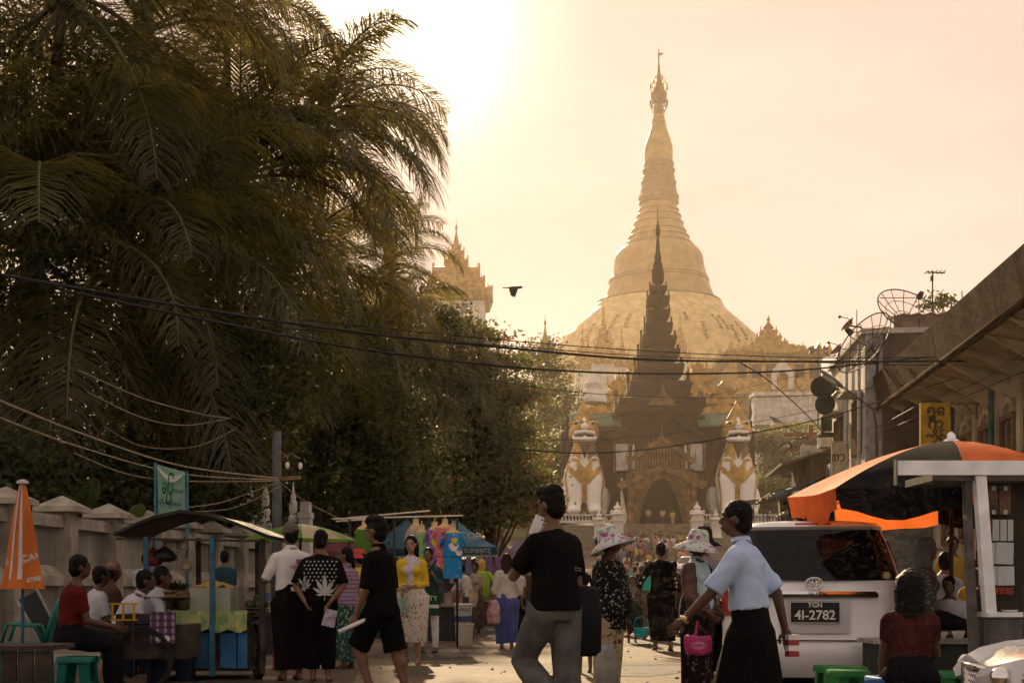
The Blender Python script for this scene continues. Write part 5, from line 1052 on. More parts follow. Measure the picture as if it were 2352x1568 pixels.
put('lettering', orient(text_mesh('W I S H', .05, .002, mats=BLKP, bold=.001), frame((.02, -.048, .985), (1, 0, 0), (0, 0, 1))), gar)
lg = empty('maker_emblem'); lg.parent = van; lg.location = (-.005, .02, 1.085)
for (rx, rz, cz, tw) in ((.078, .053, 0, .009), (.045, .022, .027, .007), (.02, .048, .0, .007)):
    b = MB(); b.tube([(math.cos(t) * rx, -.012, cz + math.sin(t) * rz) for t in [i * 2 * math.pi / 28 for i in range(28)]], tw, 6, closed=True); b.build('emblem_ring', CHR, lg, smooth=True)
b = MB(); b.tube([(math.cos(t) * .08, 0, math.sin(t) * .055) for t in [i * 2 * math.pi / 28 for i in range(28)]], .004, 6, closed=True)
rear_patch(VL, .62, .94, .32, .33, .004, M('plate_recess_paint', (.50, .50, .52), .3, .3, var=.05), 'plate_recess', van)
b = MB(); b.box((0, -.005, .815), (.46, .02, .205)); pl = b.build('number_plate', M('plate_black', (.012, .012, .012), .5, var=0), van)
PW = M('plate_white', (.75, .74, .68), .6, var=.05)
put('lettering', orient(text_mesh('YGN', .062, .002, mats=PW, bold=.0012), frame((0, -.017, .882), (1, 0, 0), (0, 0, 1))), pl)
put('lettering', orient(text_mesh('4I-2782', .122, .002, mats=PW, bold=.002), frame((0, -.017, .787), (1, 0, 0), (0, 0, 1))), pl)
b = MB()
for (lo_, hi_) in (((-.226, -.02, .716), (.226, -.014, .721)), ((-.226, -.02, .909), (.226, -.014, .914)), ((-.228, -.02, .716), (-.223, -.014, .914)), ((.223, -.02, .716), (.228, -.014, .914))): b.b2(lo_, hi_)
b.build('plate_border', PW, pl)
b = MB()                                                   # little sun-shaped sticker on the glass
P = []
for k in range(20): r_ = .05 if k % 2 == 0 else .022; P.append((math.cos(k * .314) * r_, math.sin(k * .314) * r_))
b.prism(P, .003, Matrix.Translation((.66, .085, 1.16))); b.build('sticker', M('tan_sticker', (.55, .42, .25), .6), van)
b = MB(); b.box((-.03, .55, 1.72), (.07, .1, .06), taper=.6); b.build('roof_aerial', BLKP, van)
b = MB(); b.tube([(-.45, .16, 1.2), (.15, .14, 1.24)], .012, 6); b.build('rear_wiper', BLKP, van)
# the silver car whose front corner shows at the right
SILV2 = paint('silver_car_paint', (.52, .52, .54), .2, .5)
car = empty('silver_car', (2.66, 7.6, -.17), rz=rad(78), label='silver car in the corner with bright headlight and chrome mesh grille', cat='car')
# local: y forward is the direction of travel; the front end is at y = 0, the car extends to negative y
CL = [(.18, .70, -4.2, -.10, .25, 0, .12), (.32, .82, -4.28, -.02, .3, 0, .14), (.52, .85, -4.3, .0, .32, 0, .16), (.66, .85, -4.28, -.06, .34, 0, .20), (.76, .83, -4.2, -.22, .36, 0, .24), (.84, .80, -4.1, -.60, .36, .05, .2), (.90, .78, -4.0, -1.05, .34, .05, .2), (1.15, .70, -3.6, -1.55, .3, .05, .15), (1.36, .60, -3.0, -2.0, .26, .05, .1), (1.42, .45, -2.8, -2.2, .2, .05, .1)]
car_shell(CL, 8).build('body', SILV2, car, smooth=50)
b = MB(); V = []
for (z, x_, y_) in ((.93, .74, -1.06), (1.33, .58, -1.93)): V += [(-x_, y_ - .12, z), (-x_ * .5, y_, z), (x_ * .5, y_, z), (x_, y_ - .12, z)]
b.add([(x, y + .02, z + .01) for x, y, z in V], [(0, 1, 5, 4), (1, 2, 6, 5), (2, 3, 7, 6)]); b.build('windscreen', GLS, car, smooth=True)
for s in (-1, 1):
    hl = MB(); rg = []
    for (y, z0_, z1_, x_) in ((.0, .56, .66, .46), (-.06, .52, .69, .60), (-.16, .51, .73, .76), (-.34, .55, .77, .845), (-.55, .63, .79, .85)):
        rg.append([(s * x_, y + .02, z0_), (s * (x_ + .012), y + .035, (z0_ + z1_) / 2), (s * x_ * .985, y - .0, z1_), (s * x_ * .85, y - .1, (z0_ + z1_) / 2)][::s])
    hl.loft(rg); h_ = hl.build('headlight', M('headlight_glass', (.55, .56, .56), .05, .2, var=.1, scale=8, spec=.8, coat=1), car, smooth=60)
    for (y, x_, r_) in ((-.1, .70, .06), (-.24, .80, .055)):
        b = MB(); b.ell((s * x_, y + .03, .63), r_, 12); b.build('reflector_bowl', CHR, h_, smooth=True)
    for y in (-.85, -3.4): wheel(car, (s * .74, y, .31))
b = MB(); gp = []
for i in range(17):
    for j in range(6):
        x = -.42 + i * .0525; z = .44 + j * .036; y = -.02 - .16 * (x / .85) ** 2; b.tube([(x, y + .02, z - .016), (x + .02, y + .025, z), (x, y + .02, z + .016), (x - .02, y + .025, z)], .005, 4, closed=True)
b.build('grille', CHR, car)['kind'] = 'stuff'
b = MB(); b.box((0, -.06, .53), (.9, .1, .24)); b.build('grille_backing', BLKP, car)
b = MB(); b.tube([(-.46, -.03, .66), (0, .03, .665), (.46, -.03, .66)], .014, 6); b.build('grille_trim', CHR, car, smooth=True)
b = MB(); b.tube([(.66, -.42, .80), (.66, -.40, 1.12)], [.006, .003], 5); b.lathe([(.02, 0), (.012, .09), (.006, .2)], (.66, -.42, .80), 8); b.build('aerial', BLKP, car)
b = MB(); b.tube([(-.55, -.75, .873), (-.3, -.4, .80), (-.2, -.25, .76)], .004, 4); b.tube([(.55, -.75, .873), (.3, -.4, .80), (.2, -.25, .76)], .004, 4); b.build('bonnet_crease', SILV2, car)
# white saloon half seen in the crowd
wc = empty('white_saloon', (W(1560, 0, 88).x, 88, gz(88)), rz=rad(155), label='white car coming down the street among the crowd', cat='car')
WCP = paint('white_car_paint', (.72, .70, .66), .3, 0)
car_shell([(a, b_, c * 1, d_, e_, f_, g_) for a, b_, c, d_, e_, f_, g_ in CL], 5).build('body', WCP, wc, smooth=45)
b = MB(); b.add([(x, y + .02, z + .01) for x, y, z in V], [(0, 1, 5, 4), (1, 2, 6, 5), (2, 3, 7, 6)]); b.build('windscreen', GLS, wc)
for s in (-1, 1):
    b = MB(); b.add([(s * .775, -1.4, .93), (s * .775, -3.4, .93), (s * .66, -3.0, 1.3), (s * .66, -1.95, 1.3)], [(0, 1, 2, 3)]); b.build('side_window', GLS, wc)
    b = MB(); b.ell((s * .66, -.1, .62), (.16, .08, .07), 8); b.build('headlight', M('headlight_glass'), wc, smooth=True)
    for y in (-.85, -3.4): wheel(wc, (s * .74, y, .31))
b = MB(); b.box((0, .02, .45), (.4, .03, .12)); b.build('number_plate', M('plate_black'), wc)

# ------------------------------------------------------------------ the big orange and black umbrella
OR = M('orange_canvas', (.82, .19, .04), .75, var=.15, scale=4, trans=.42); BKC = M('black_canvas', (.012, .011, .012), 1.0, var=.25, scale=4, spec=.03); PALE = M('pale_canvas', (.55, .25, .14), .8, var=.12, scale=3, trans=.3)
UD = 12.7; um = empty('market_umbrella', (W(2185, 0, UD).x, UD, -.05), label='big orange and black market umbrella over the kiosk', cat='umbrella')
UR, UZ, UA = 1.56, 1.90, 2.42; nseg = 8
def canopy_pt(a, r, rot):
    k = 2 * math.pi / nseg; f = ((a - rot) / k) % 1.0; ch = 1 - .10 * math.sin(math.pi * f) * r; drop = .035 * math.sin(math.pi * f) * r
    z = UZ + (UA - UZ) * (1 - r ** 1.55) - drop * .6; return Vector((math.cos(a) * UR * r * ch, math.sin(a) * UR * r * ch, z))
rot = rad(22.5 + 9)
for k in range(nseg):
    a0 = rot + k * 2 * math.pi / nseg; b = MB(); n_, m_ = 8, 8; V = []
    for j in range(m_ + 1):
        for i in range(n_ + 1): V.append(canopy_pt(a0 + (i / n_ - 1e-4 * (i == n_)) * 2 * math.pi / nseg, .06 + .94 * j / m_, rot))
    b.add(V, [(j * (n_ + 1) + i, (j + 1) * (n_ + 1) + i, (j + 1) * (n_ + 1) + i + 1, j * (n_ + 1) + i + 1) for j in range(m_) for i in range(n_)])
    mt = OR if k % 2 == 1 else BKC; pn = b.build('canopy_panel', mt, um, smooth=True)
    b = MB(); V = []; rr = random.Random(k)
    for j in range(4):
        for i in range(n_ + 1):
            f = i / n_; p = canopy_pt(a0 + (f - 1e-4 * (i == n_)) * 2 * math.pi / nseg, 1.0, rot); hgt = .20 + .07 * math.sin(math.pi * f) + .02 * math.sin(f * 9 + k); p = Vector((p.x * (1 + .02 * math.sin(f * 12 + k) * j / 3 - .03 * j / 3), p.y * (1 + .02 * math.sin(f * 12 + k) * j / 3 - .03 * j / 3), p.z - hgt * j / 3)); V.append(p)
    b.add(V, [(j * (n_ + 1) + i, (j + 1) * (n_ + 1) + i, (j + 1) * (n_ + 1) + i + 1, j * (n_ + 1) + i + 1) for j in range(3) for i in range(n_)]); b.build('valance', mt, um, smooth=True)
    b = MB(); p1 = canopy_pt(a0, 1.0, rot); b.tube([(0, 0, UZ + .33), Vector((p1.x, p1.y, p1.z - .01)) * 1.0], .008, 5); b.build('rib', BLKP, um)
b = MB(); b.tube([(0, 0, 0), (0, 0, UA + .05)], .022, 10); b.build('pole', BLKP, um, smooth=True)
b = MB(); b.lathe([(.1, UA - .05), (.09, UA), (.05, UA + .02), (.045, UA + .06), (.01, UA + .09)], n=12); b.build('top_cap', CHR, um, smooth=40)

# ------------------------------------------------------------------ the ticket kiosk at the right edge
KD = 10.5; ks = FPX / KD
def kp(x, y): return (x - 2250) / ks, EYE - (y - HY) / ks + .1
ki = empty('ticket_kiosk', (W(2250, 0, KD).x, KD, -.1), label='white framed ticket kiosk with papers pinned up at the right edge', cat='kiosk')
WP = M('chipped_white_paint', (.80, .84, .85), .55, var=.12, scale=5, rgb2=None); WPD = M('white_paint_shaded', (.12, .11, .10), .8, var=.3)  # second, darker copy of the paint puts shade on undersides, ends and rear post
x0, z1 = kp(2062, 1057); x1, z0 = kp(2420, 1090); b = MB(); b.b2((x0, 0, z0), (x1, .06, z1)); b.build('roof_beam', WP, ki)
b = MB(); b.b2((x0 + .3, .065, z0 - .04), (x1, .8, z0 + .02)); b.build('roof_panel', WPD, ki)
b = MB(); b.b2((x0 - .012, -.005, z0 - .08), (x0 - .002, .07, z1 + .01)); b.build('beam_end', WPD, ki)
b = MB(); xa, za = kp(2244, 1092); xb, zb2 = kp(2268, 1412); b.loft([[(xa, .02, za), (xa + .085, .02, za), (xa + .085, .12, za), (xa, .12, za)], [(xb, .02, zb2), (xb + .085, .02, zb2), (xb + .085, .12, zb2), (xb, .12, zb2)]][::-1]); b.build('post', WP, ki)
b = MB(); xa2, _ = kp(2236, 0); b.loft([[(xa - .05, .13, za), (xa, .13, za), (xa, .22, za), (xa - .05, .22, za)], [(xb - .06, .13, .0), (xb, .13, .0), (xb, .22, .0), (xb - .06, .22, .0)]][::-1]); b.build('rear_post', WPD, ki)
xs0, zs1 = kp(2268, 1406); b = MB(); b.b2((xs0, -.03, zs1 - .035), (x1, .35, zs1)); b.build('counter', WP, ki)
b = MB(); b.b2((xs0 + .02, .0, 0), (x1, .3, zs1 - .04)); b.build('counter_front', WPD, ki)
b = MB(); b.b2((xs0 + .05, .36, zs1), (x1, .4, z0)); b.build('back_board', M('kiosk_dark_board', (.03, .02, .015), .8), ki)
PAP = M('ticket_paper', (.50, .53, .52), .8, rgb2=(.40, .43, .43), scale=30, stretch=(1, 1, 12), lo=.45, hi=.55); PRED = M('ticket_red', (.22, .03, .02), .7, var=.3, scale=12); PGRN = M('ticket_green', (.05, .22, .06), .7, var=.4, scale=9); PDK = M('packet_dark', (.05, .03, .02), .5, rgb2=(.16, .08, .04), scale=18)
for row, (ya, yb, xs_, mt) in enumerate((
        (1106, 1178, [(2277, 2300), (2303, 2325), (2328, 2356)], PDK),
        (1188, 1240, [(2311, 2328), (2330, 2346), (2348, 2362)], PAP), (1242, 1295, [(2277, 2318), (2319, 2362)], PAP), (1298, 1345, [(2278, 2322), (2323, 2364)], PAP), (1348, 1366, [(2280, 2326), (2328, 2340), (2342, 2362)], PRED))):
    for i, (xa_, xb_) in enumerate(xs_):
        (p0, q1), (p1, q0) = kp(xa_, ya), kp(xb_ - 1, yb - 2); b = MB(); b.box(((p0 + p1) / 2, .30 + .004 * i, (q0 + q1) / 2), (p1 - p0, .006, q1 - q0), R=Matrix.Rotation(rad((row * 7 + i * 5) % 5 - 2), 3, 'Y') if mt is PAP else None); b.build('ticket_sheet', mt, ki)
        if mt is PDK:
            for zz in (q1 - .03, q0 + .02):
                b = MB(); b.box(((p0 + p1) / 2, .295, zz), (.03, .006, .035)); b.build('paper_tag', PAP, ki)
(p0, q1), (p1, q0) = kp(2277, 1188), kp(2309, 1240); b = MB(); b.box(((p0 + p1) / 2, .3, (q0 + q1) / 2), (p1 - p0, .006, q1 - q0)); o = b.build('red_poster', PRED, ki); b = MB(); b.ell(((p0 + p1) / 2, .295, (q0 + q1) / 2), (.04, .006, .045), 12); b.build('green_fruit_print', PGRN, o)
for k in range(6):
    b = MB(); x_, z_ = kp(2272 + 0, 1120 + k * 46); b.ell((x_, .28, z_), .012, 8); b.build('clip', CHR, ki)
b = MB(); x_, z_ = kp(2330, 1395); b.lathe([(.05, 0), (.07, .02), (.02, .03)], (x_, .1, zs1 + .002), 12); b.build('steel_cup', CHR, ki, smooth=40)
# ------------------------------------------------------------------ plastic stools and the low table on the right
def stool(x, ytop, d, w, h, mat, label, name='plastic_stool'):
    p = W(x, ytop, d); e = empty(name, (p.x, d, p.z - h), label=label, cat='stool', group='plastic stools'); e.rotation_euler = (0, 0, rad(hash(label) % 17 - 8))
    b = MB(); b.loft([[(sx * w * k, sy * w * k, z) for sx, sy in ((-.5, -.42), (-.42, -.5), (.42, -.5), (.5, -.42), (.5, .42), (.42, .5), (-.42, .5), (-.5, .42))] for k, z in ((1.02, h - .05), (1.0, h - .01), (.96, h))]); b.build('seat', mat, e, smooth=40)
    for sx in (-1, 1):
        for sy in (-1, 1):
            b = MB(); c0 = Vector((sx * w * .43, sy * w * .43, h - .03)); c1 = Vector((sx * w * .5, sy * w * .5, 0)); b.add([c0 + Vector((0, 0, 0)), c0 - Vector((sx * .09, 0, 0)), c1 - Vector((sx * .05, 0, 0)), c1, c1 - Vector((0, sy * .05, 0)), c0 - Vector((0, sy * .09, 0))], [(0, 1, 2, 3), (0, 3, 4, 5)]); b.build('leg', mat, e)
    for sx in (-1, 1):
        b = MB(); b.bar((sx * w * .46, -w * .44, h * .45), (sx * w * .46, w * .44, h * .45), .02); b.build('stretcher', mat, e)
PG = M('green_plastic', (.02, .20, .05), .4, var=.1, trans=.15); PB = M('blue_plastic', (.02, .10, .34), .4, var=.1, trans=.15); PT = M('teal_plastic', (.01, .16, .12), .4, var=.12, trans=.12); PR = M('red_plastic', (.24, .04, .04), .4, var=.2)
stool(1930, 1528, 10.6, .36, .32, PG, 'wide green plastic stool behind the van bumper')
stool(1948, 1537, 9.9, .26, .24, PG, 'small green plastic stool in front of the wide one')
stool(2068, 1553, 9.3, .40, .26, PB, 'blue plastic stool beside the silver car')
stool(2190, 1540, 10.4, .26, .3, PG, 'green stool edge showing beside the car grille')
t = empty('low_counter', W(2085, 1600, 11.4) * 1, label='low dark food counter with bowls behind the long-haired woman', cat='table'); t.location.z = -.07
b = MB(); b.b2((-.26, 0, .0), (1.1, .5, .52)); b.build('cabinet', M('dark_painted_wood', (.025, .03, .03), .7, var=.3), t)
b = MB(); b.b2((-.3, -.04, .524), (1.15, .54, .56)); b.build('table_top', M('steel_top', (.30, .30, .28), .45, .2, var=.2), t)
for i, (x, r_, h_) in enumerate(((.32, .07, .06), (.5, .06, .07), (.66, .07, .05), (.82, .06, .09), (.95, .05, .07))):
    b = MB(); b.lathe([(r_ * .6, 0), (r_, h_), (r_ * .95, h_), (r_ * .55, .008)], (x, .12 + .05 * (i % 2), .562), 14, cap=False); b.build('bowl', M('pale_bowl', (.5, .46, .38), .5, var=.15), label='%s pale bowl on the low food counter, counted from the van' % ('first', 'second', 'third', 'fourth', 'fifth')[i], cat='bowl', loc=t.location, smooth=True)
# ------------------------------------------------------------------ fruit cart on the left
CD_ = 13.8; cs = FPX / CD_
fc = empty('fruit_cart', (W(490, 0, CD_).x, CD_, 0), label='fruit cart with curved dark tin roof and blue panels', cat='cart')
def cp(x, y): return (x - 490) / cs, EYE - (y - HY) / cs
DTIN = M('dark_roof_tin', (.035, .028, .022), .7, var=.4, scale=4); BLU = M('cart_blue', (.025, .13, .27), .6, var=.3, scale=4); CLO = pattern('cart_cloth', 'blot', ((.28, .34, .14), [(.16, .26, .12), (.42, .40, .14)]), 9, .35, .55); CWOOD = M('cart_wood', (.05, .035, .025), .8, var=.4)
b = MB(); pr = [(296, 1228), (330, 1212), (385, 1190), (445, 1177), (505, 1184), (560, 1202), (610, 1222), (640, 1236)]; top_ = [cp(*q) for q in pr]
for dz in (0,):
    b.loft([[(x, y, z) for x, z in top_] + [(x, y, z - .03) for x, z in top_[::-1]] for y in (-.55, .65)])
rf = b.build('roof', DTIN, fc)
b = MB(); b.loft([[(cp(300, 0)[0], y, cp(0, 1238)[1]), (cp(636, 0)[0], y, cp(0, 1244)[1]), (cp(636, 0)[0], y, cp(0, 1248)[1]), (cp(300, 0)[0], y, cp(0, 1243)[1])] for y in (-.5, -.45)]); b.build('eave_rail', CWOOD, fc)
b = MB(); xx, zz = cp(600, 1218); b.add([(xx - .25, -.57, zz + .1), (xx + .2, -.57, zz - .075), (xx + .22, .66, zz - .07), (xx - .23, .66, zz + .11)], [(0, 1, 2, 3)]); b.build('roof_patch', M('pale_tin', (.35, .33, .28), .5, .3, var=.3), fc)
for x, y0, y1, yo, m_, w_ in ((366, 1236, 1470, -.5, BLP, .045), (513, 1236, 1545, -.5, BLP, .05), (430, 1230, 1440, .5, CWOOD, .05), (622, 1240, 1540, -.45, CWOOD, .045), (570, 1236, 1440, .5, CWOOD, .045)):
    xx, za = cp(x, y0); _, zb3 = cp(x, y1); b = MB(); b.bar((xx, yo, zb3), (xx, yo, za), w_); b.build('post', m_, fc)
xa, za = cp(360, 1404); xb, zb3 = cp(592, 1412); b = MB(); b.b2((xa, -.45, za - .05), (xb, .55, za)); b.build('table_top', CWOOD, fc)
xa, z1_ = cp(422, 1402); xb, z0_ = cp(588, 1448); n = 26; V = []
for j in range(4):
    for i in range(n + 1):
        u = i / n; V.append((xa + (xb - xa) * u, -.465 - .018 * math.sin(u * 60) * j / 3 - .02 * j / 3, z1_ + .012 - (z1_ - z0_ + .02 * math.sin(u * 23)) * j / 3))
b = MB(); b.add(V, [(j * (n + 1) + i, (j + 1) * (n + 1) + i, (j + 1) * (n + 1) + i + 1, j * (n + 1) + i + 1) for j in range(3) for i in range(n)]); b.build('oilcloth', CLO, fc, smooth=True)
for (x0_, x1_) in ((440, 500), (526, 562), (565, 586)):
    xa, z1_ = cp(x0_, 1450); xb, z0_ = cp(x1_, 1528); b = MB(); b.b2((xa, -.42, z0_), (xb, -.38, z1_)); b.build('panel', BLU, fc)
xa, z1_ = cp(362, 1412); xb, z0_ = cp(590, 1535); b = MB(); b.b2((xa, -.36, z0_), (xb, .5, z1_ - .06)); b.build('cart_body', CWOOD, fc)
for x, y_ in ((415, -.5), (602, -.2)):
    xx, zz = cp(x, 1490); e2 = fc; b = MB(); b.X = Matrix.Translation((xx, y_, .29)) @ Matrix.Rotation(rad(90 if x < 500 else 20), 4, 'Z') @ Matrix.Rotation(math.pi / 2, 4, 'Y')
    b.lathe([(.25, -.03), (.29, -.03), (.29, .03), (.25, .03), (.25, -.03)], n=24, cap=False); w_ = b.build('wheel', RUB, fc, smooth=40)
    for k in range(8):
        q = MB(); q.X = b.X; a = k * math.pi / 4; q.bar((0, 0, 0), (math.cos(a) * .26, math.sin(a) * .26, 0), .02); q.build('spoke', CWOOD, w_)
# goods on the cart
PIN = M('pineapple_skin', (.20, .10, .025), .7, rgb2=(.07, .06, .02), scale=35); PLF = M('pineapple_leaf', (.035, .055, .02), .6, var=.3, trans=.2)
def pineapple(x, y, yo, lab):
    xx, zz = cp(x, y); e = empty('pineapple', Vector(fc.location) + Vector((xx, yo, zz)), label=lab, cat='pineapple', group='pineapples on the cart'); b = MB(); b.lathe([(.02, 0), (.065, .03), (.082, .09), (.08, .15), (.06, .2), (.02, .22)], n=14); b.build('fruit', PIN, e, smooth=True)
    r = random.Random(x); 
    for k in range(16):
        a = k * 2.4; l = .11 + .05 * r.random(); t = .25 + .6 * (k / 16); d_ = Vector((math.cos(a) * math.sin(t), math.sin(a) * math.sin(t), math.cos(t))); u, v_ = perp(d_); b = MB(); p0 = Vector((0, 0, .2)); b.add([p0 - u * .012, p0 + u * .012, p0 + d_ * l * .6 + u * .01, p0 + d_ * l - Vector((0, 0, .02)), p0 + d_ * l * .6 - u * .01], [(0, 1, 2, 3, 4)]); b.build('leaf', PLF, e)
pineapple(437, 1402, -.3, 'pineapple standing beside the snack case, the rightmost one'); pineapple(412, 1400, -.1, 'middle pineapple on the cart'); pineapple(392, 1400, .05, 'leftmost pineapple on the cart, behind the blue post')
e = empty('snack_case', Vector(fc.location) + Vector((cp(500, 0)[0], -.15, cp(0, 1402)[1] + .002)), label='clear snack case heaped with pale yellow slices', cat='display case')
b = MB(); b.box((0, 0, .12), (.42, .4, .24)); b.build('case', glass('cloudy_plastic', (.5, .55, .42), .2, .55), e)
b = MB(); b.box((0, 0, .07), (.38, .36, .13)); b.build('tray', M('greenish_goods', (.25, .30, .16), .7, var=.4, scale=15), e)
rr = random.Random(5); YS = M('yellow_slices', (.62, .45, .13), .6, var=.25, scale=12)
b = MB()
for k in range(70):
    a, r_ = rr.uniform(0, 6.28), rr.random() ** .5; b.box((math.cos(a) * r_ * .19, math.sin(a) * r_ * .17, .25 + .06 * (1 - r_)), (.05, .035, .02), R=Matrix.Rotation(rr.uniform(0, 3), 3, 'Z') @ Matrix.Rotation(rr.uniform(-.6, .6), 3, 'X'))
b.build('slice_heap', YS, e)['kind'] = 'stuff'
e = empty('food_tray', Vector(fc.location) + Vector((cp(400, 0)[0], -.42, cp(0, 1376)[1])), label='round tin tray of food at the cart end', cat='tray'); b = MB(); b.lathe([(.2, 0), (.27, .03), (.265, .035), (.19, .008)], n=20); b.build('plate', M('tin_tray', (.22, .20, .18), .4, .6, var=.2), e, smooth=40); b = MB(); b.box((.02, 0, .045), (.26, .16, .03)); b.build('brown_cake', M('brown_cake', (.15, .08, .035), .8, var=.3), e)
b = MB(); b.lathe([(.03, -.1), (.1, -.08), (.12, .0)], n=10); b.build('stand', CWOOD, e)
e = empty('noodle_plate', Vector(fc.location) + Vector((cp(372, 0)[0], -.2, cp(0, 1362)[1])), label='plate of yellow noodles behind the blue cart post', cat='plate'); b = MB(); b.lathe([(.08, -.02), (.17, .02), (.165, .025), (.07, -.01)], n=18); b.build('plate', M('white_enamel', (.6, .58, .52), .3, var=.05), e, smooth=40)
b = MB()
for k in range(40):
    a, r_ = rr.uniform(0, 6.28), rr.random() ** .5 * .12; b.tube([(math.cos(a) * r_, math.sin(a) * r_, .02), (math.cos(a + .8) * r_ * .8, math.sin(a + .8) * r_, .07 - r_ * .3), (math.cos(a + 1.6) * r_ * .9, math.sin(a + 1.6) * r_ * .9, .03)], .006, 4)
b.build('noodles', YS, e)['kind'] = 'stuff'
b = MB(); b.lathe([(.06, -.5), (.14, -.46), (.1, -.1), (.1, -.02)], n=10); b.build('stand', CWOOD, e)
e = empty('green_coconuts', Vector(fc.location) + Vector((cp(598, 0)[0], -.2, cp(0, 1402)[1])), label='plate of dark green fruit at the cart right end', cat='fruit plate'); b = MB(); b.lathe([(.08, 0), (.16, .03), (.155, .035), (.07, .01)], n=16); b.build('plate', M('tin_tray'), e)
for k in range(7):
    b = MB(); a = k * 1.05; r_ = .085 if k < 6 else 0; b.ell((math.cos(a) * r_, math.sin(a) * r_, .075 + .05 * (k == 6)), .045, 8); b.build('fruit', M('dark_green_fruit', (.06, .09, .03), .6, var=.3), e, smooth=True)
def hang_bag(x, y0, y1, w, mat, lab, d=CD_ - .3):
    p = W(x, y1, d); h_ = (y1 - y0) * d / FPX; e = empty('hanging_bag', p, label=lab, cat='bag', group='bags hanging from the cart roof'); b = MB(); b.lathe([(w * .3, 0), (w * .55, h_ * .08), (w * .6, h_ * .25), (w * .45, h_ * .5), (w * .15, h_ * .68), (w * .12, h_ * .72)], n=12, fn=lambda a, i: 1 + .1 * math.sin(a * 5 + i)); b.build('pouch', mat, e, smooth=True)
    b = MB(); b.tube([(0, 0, h_ * .7), (.01, 0, h_ * 1.15)], .006, 4); b.build('string', CWOOD, e)
PLB = M('milky_plastic', (.45, .38, .24), .3, var=.3, scale=10, trans=.4)
hang_bag(428, 1268, 1310, .1, PLB, 'milky plastic bag hanging under the cart roof'); hang_bag(423, 1235, 1262, .08, PLB, 'small pale packet hanging above the milky bag')
hang_bag(352, 1238, 1300, .15, M('red_plastic_sheet', (.16, .02, .015), .5, var=.3, trans=.2), 'red plastic bag hanging beside the blue post'); hang_bag(378, 1240, 1290, .2, M('black_plastic_sheet', (.012, .012, .012), .5), 'black plastic bag hanging beside the red one')
# ------------------------------------------------------------------ dark handcart and yellow rack in front of the seated people
e = empty('handcart', (W(330, 0, 12.4).x, 12.4, -.02), label='dark handcart piled with boxes left of the fruit cart', cat='cart')
b = MB(); b.b2((-.35, -.2, .3), (.45, .4, .62)); b.build('box_body', CWOOD, e); b = MB(); b.b2((-.2, -.22, .63), (.12, .2, .72)); b.build('crate', M('dark_crate', (.03, .03, .035), .7, var=.3), e)
b = MB(); b.b2((.13, -.25, .45), (.36, -.21, .74)); b.build('checked_bag', pattern('checked_bag', 'plaid', ((.10, .05, .10), [(0, (.35, .3, .36)), (2, (.04, .03, .06))]), 14), e)
for k in range(2):
    b = MB(); b.ell((.21 + k * .08, -.255, .49), (.03, .006, .03), 10); b.build('round_patch', M('white_enamel'), e)
b = MB(); b.X = Matrix.Translation((.05, -.26, .3)) @ Matrix.Rotation(math.pi / 2, 4, 'X'); b.lathe([(.26, -.02), (.3, -.02), (.3, .02), (.26, .02), (.26, -.02)], n=26, cap=False); b.build('wheel', RUB, e, smooth=40)
b = MB(); b.tube([(-.35, -.1, .55), (-.7, -.15, .66)], .02, 6); b.build('handle', CWOOD, e)
e = empty('yellow_rack', W(283, 1424, 12.1), label='small yellow wooden rack beside the seated people', cat='rack'); YW = M('yellow_wood', (.50, .29, .02), .6, var=.2)
for x in (-.1, .0, .1):
    b = MB(); b.bar((x, 0, 0), (x, 0, .16), .018); b.build('upright', YW, e)
for z in (.005, .155):
    b = MB(); b.bar((-.13, .012, z), (.13, .012, z), .016); b.build('cross_bar', YW, e)
b = MB(); b.bar((-.02, 0, 0), (-.03, 0, -.5), .015); b.bar((.09, 0, 0), (.1, 0, -.5), .015); b.build('rear_leg', CWOOD, e)
# ------------------------------------------------------------------ closed orange umbrella, teal chair, front table
OU = M('orange_umbrella_cloth', (.62, .17, .03), .75, var=.15, scale=5, trans=.25); WU = M('white_umbrella_cloth', (.55, .48, .46), .8, var=.12, scale=6)
ou = empty('closed_umbrella', (W(52, 0, 11.2).x, 11.2, -.03), label='folded orange umbrella with white stripes and lettering', cat='umbrella')
uz = lambda y: EYE - (y - HY) * 11.2 / FPX + .03
prof = [(.022, uz(1108)), (.045, uz(1135)), (.075, uz(1180)), (.105, uz(1235)), (.125, uz(1290)), (.15, uz(1330)), (.165, uz(1352))]
def lobe(a, i): return 1 + (.05 + .03 * i) * math.cos(a * 4 + .6)
b = MB(); b.lathe(prof, n=48, fn=lobe, cap=False, sy=.8); oum = b.mesh('cloth', OU, True); put('cloth', oum, ou)
for a0 in (-1.95, -1.42, -2.3):
    V = []; w_ = .12 if a0 != -2.3 else .05
    for i, (r_, z_) in enumerate(prof[:-1] if a0 != -2.3 else prof[:5]):
        for da in (-w_, 0, w_): a = a0 + da; q = lobe(a, i) * r_ + .004; V.append((math.cos(a) * q, math.sin(a) * q * .8 - .002, z_))
    m_ = len(V) // 3; b = MB(); b.add(V, [(3 * i + k, 3 * i + k + 1, 3 * i + k + 4, 3 * i + k + 3) for i in range(m_ - 1) for k in range(2)]); b.build('white_stripe', WU, ou, smooth=True)
for t, x, y, sz_ in (('CAL', 76, 1280, .075), ('STRE', 84, 1330, .05), ('7', 18, 1290, .07)):
    me = orient(text_mesh(t, sz_, 0, mats=WU, bold=.003), frame(((x - 52) * 11.2 / FPX, -.4, uz(y)), (1, 0, .22), (-.2, 0, 1))); put('lettering', project(me, oum, (0, 1, 0), .004, 1), ou)
b = MB(); b.tube([(0, 0, 0), (0, 0, uz(1100))], .014, 8); b.build('pole', BLP, ou, smooth=True)
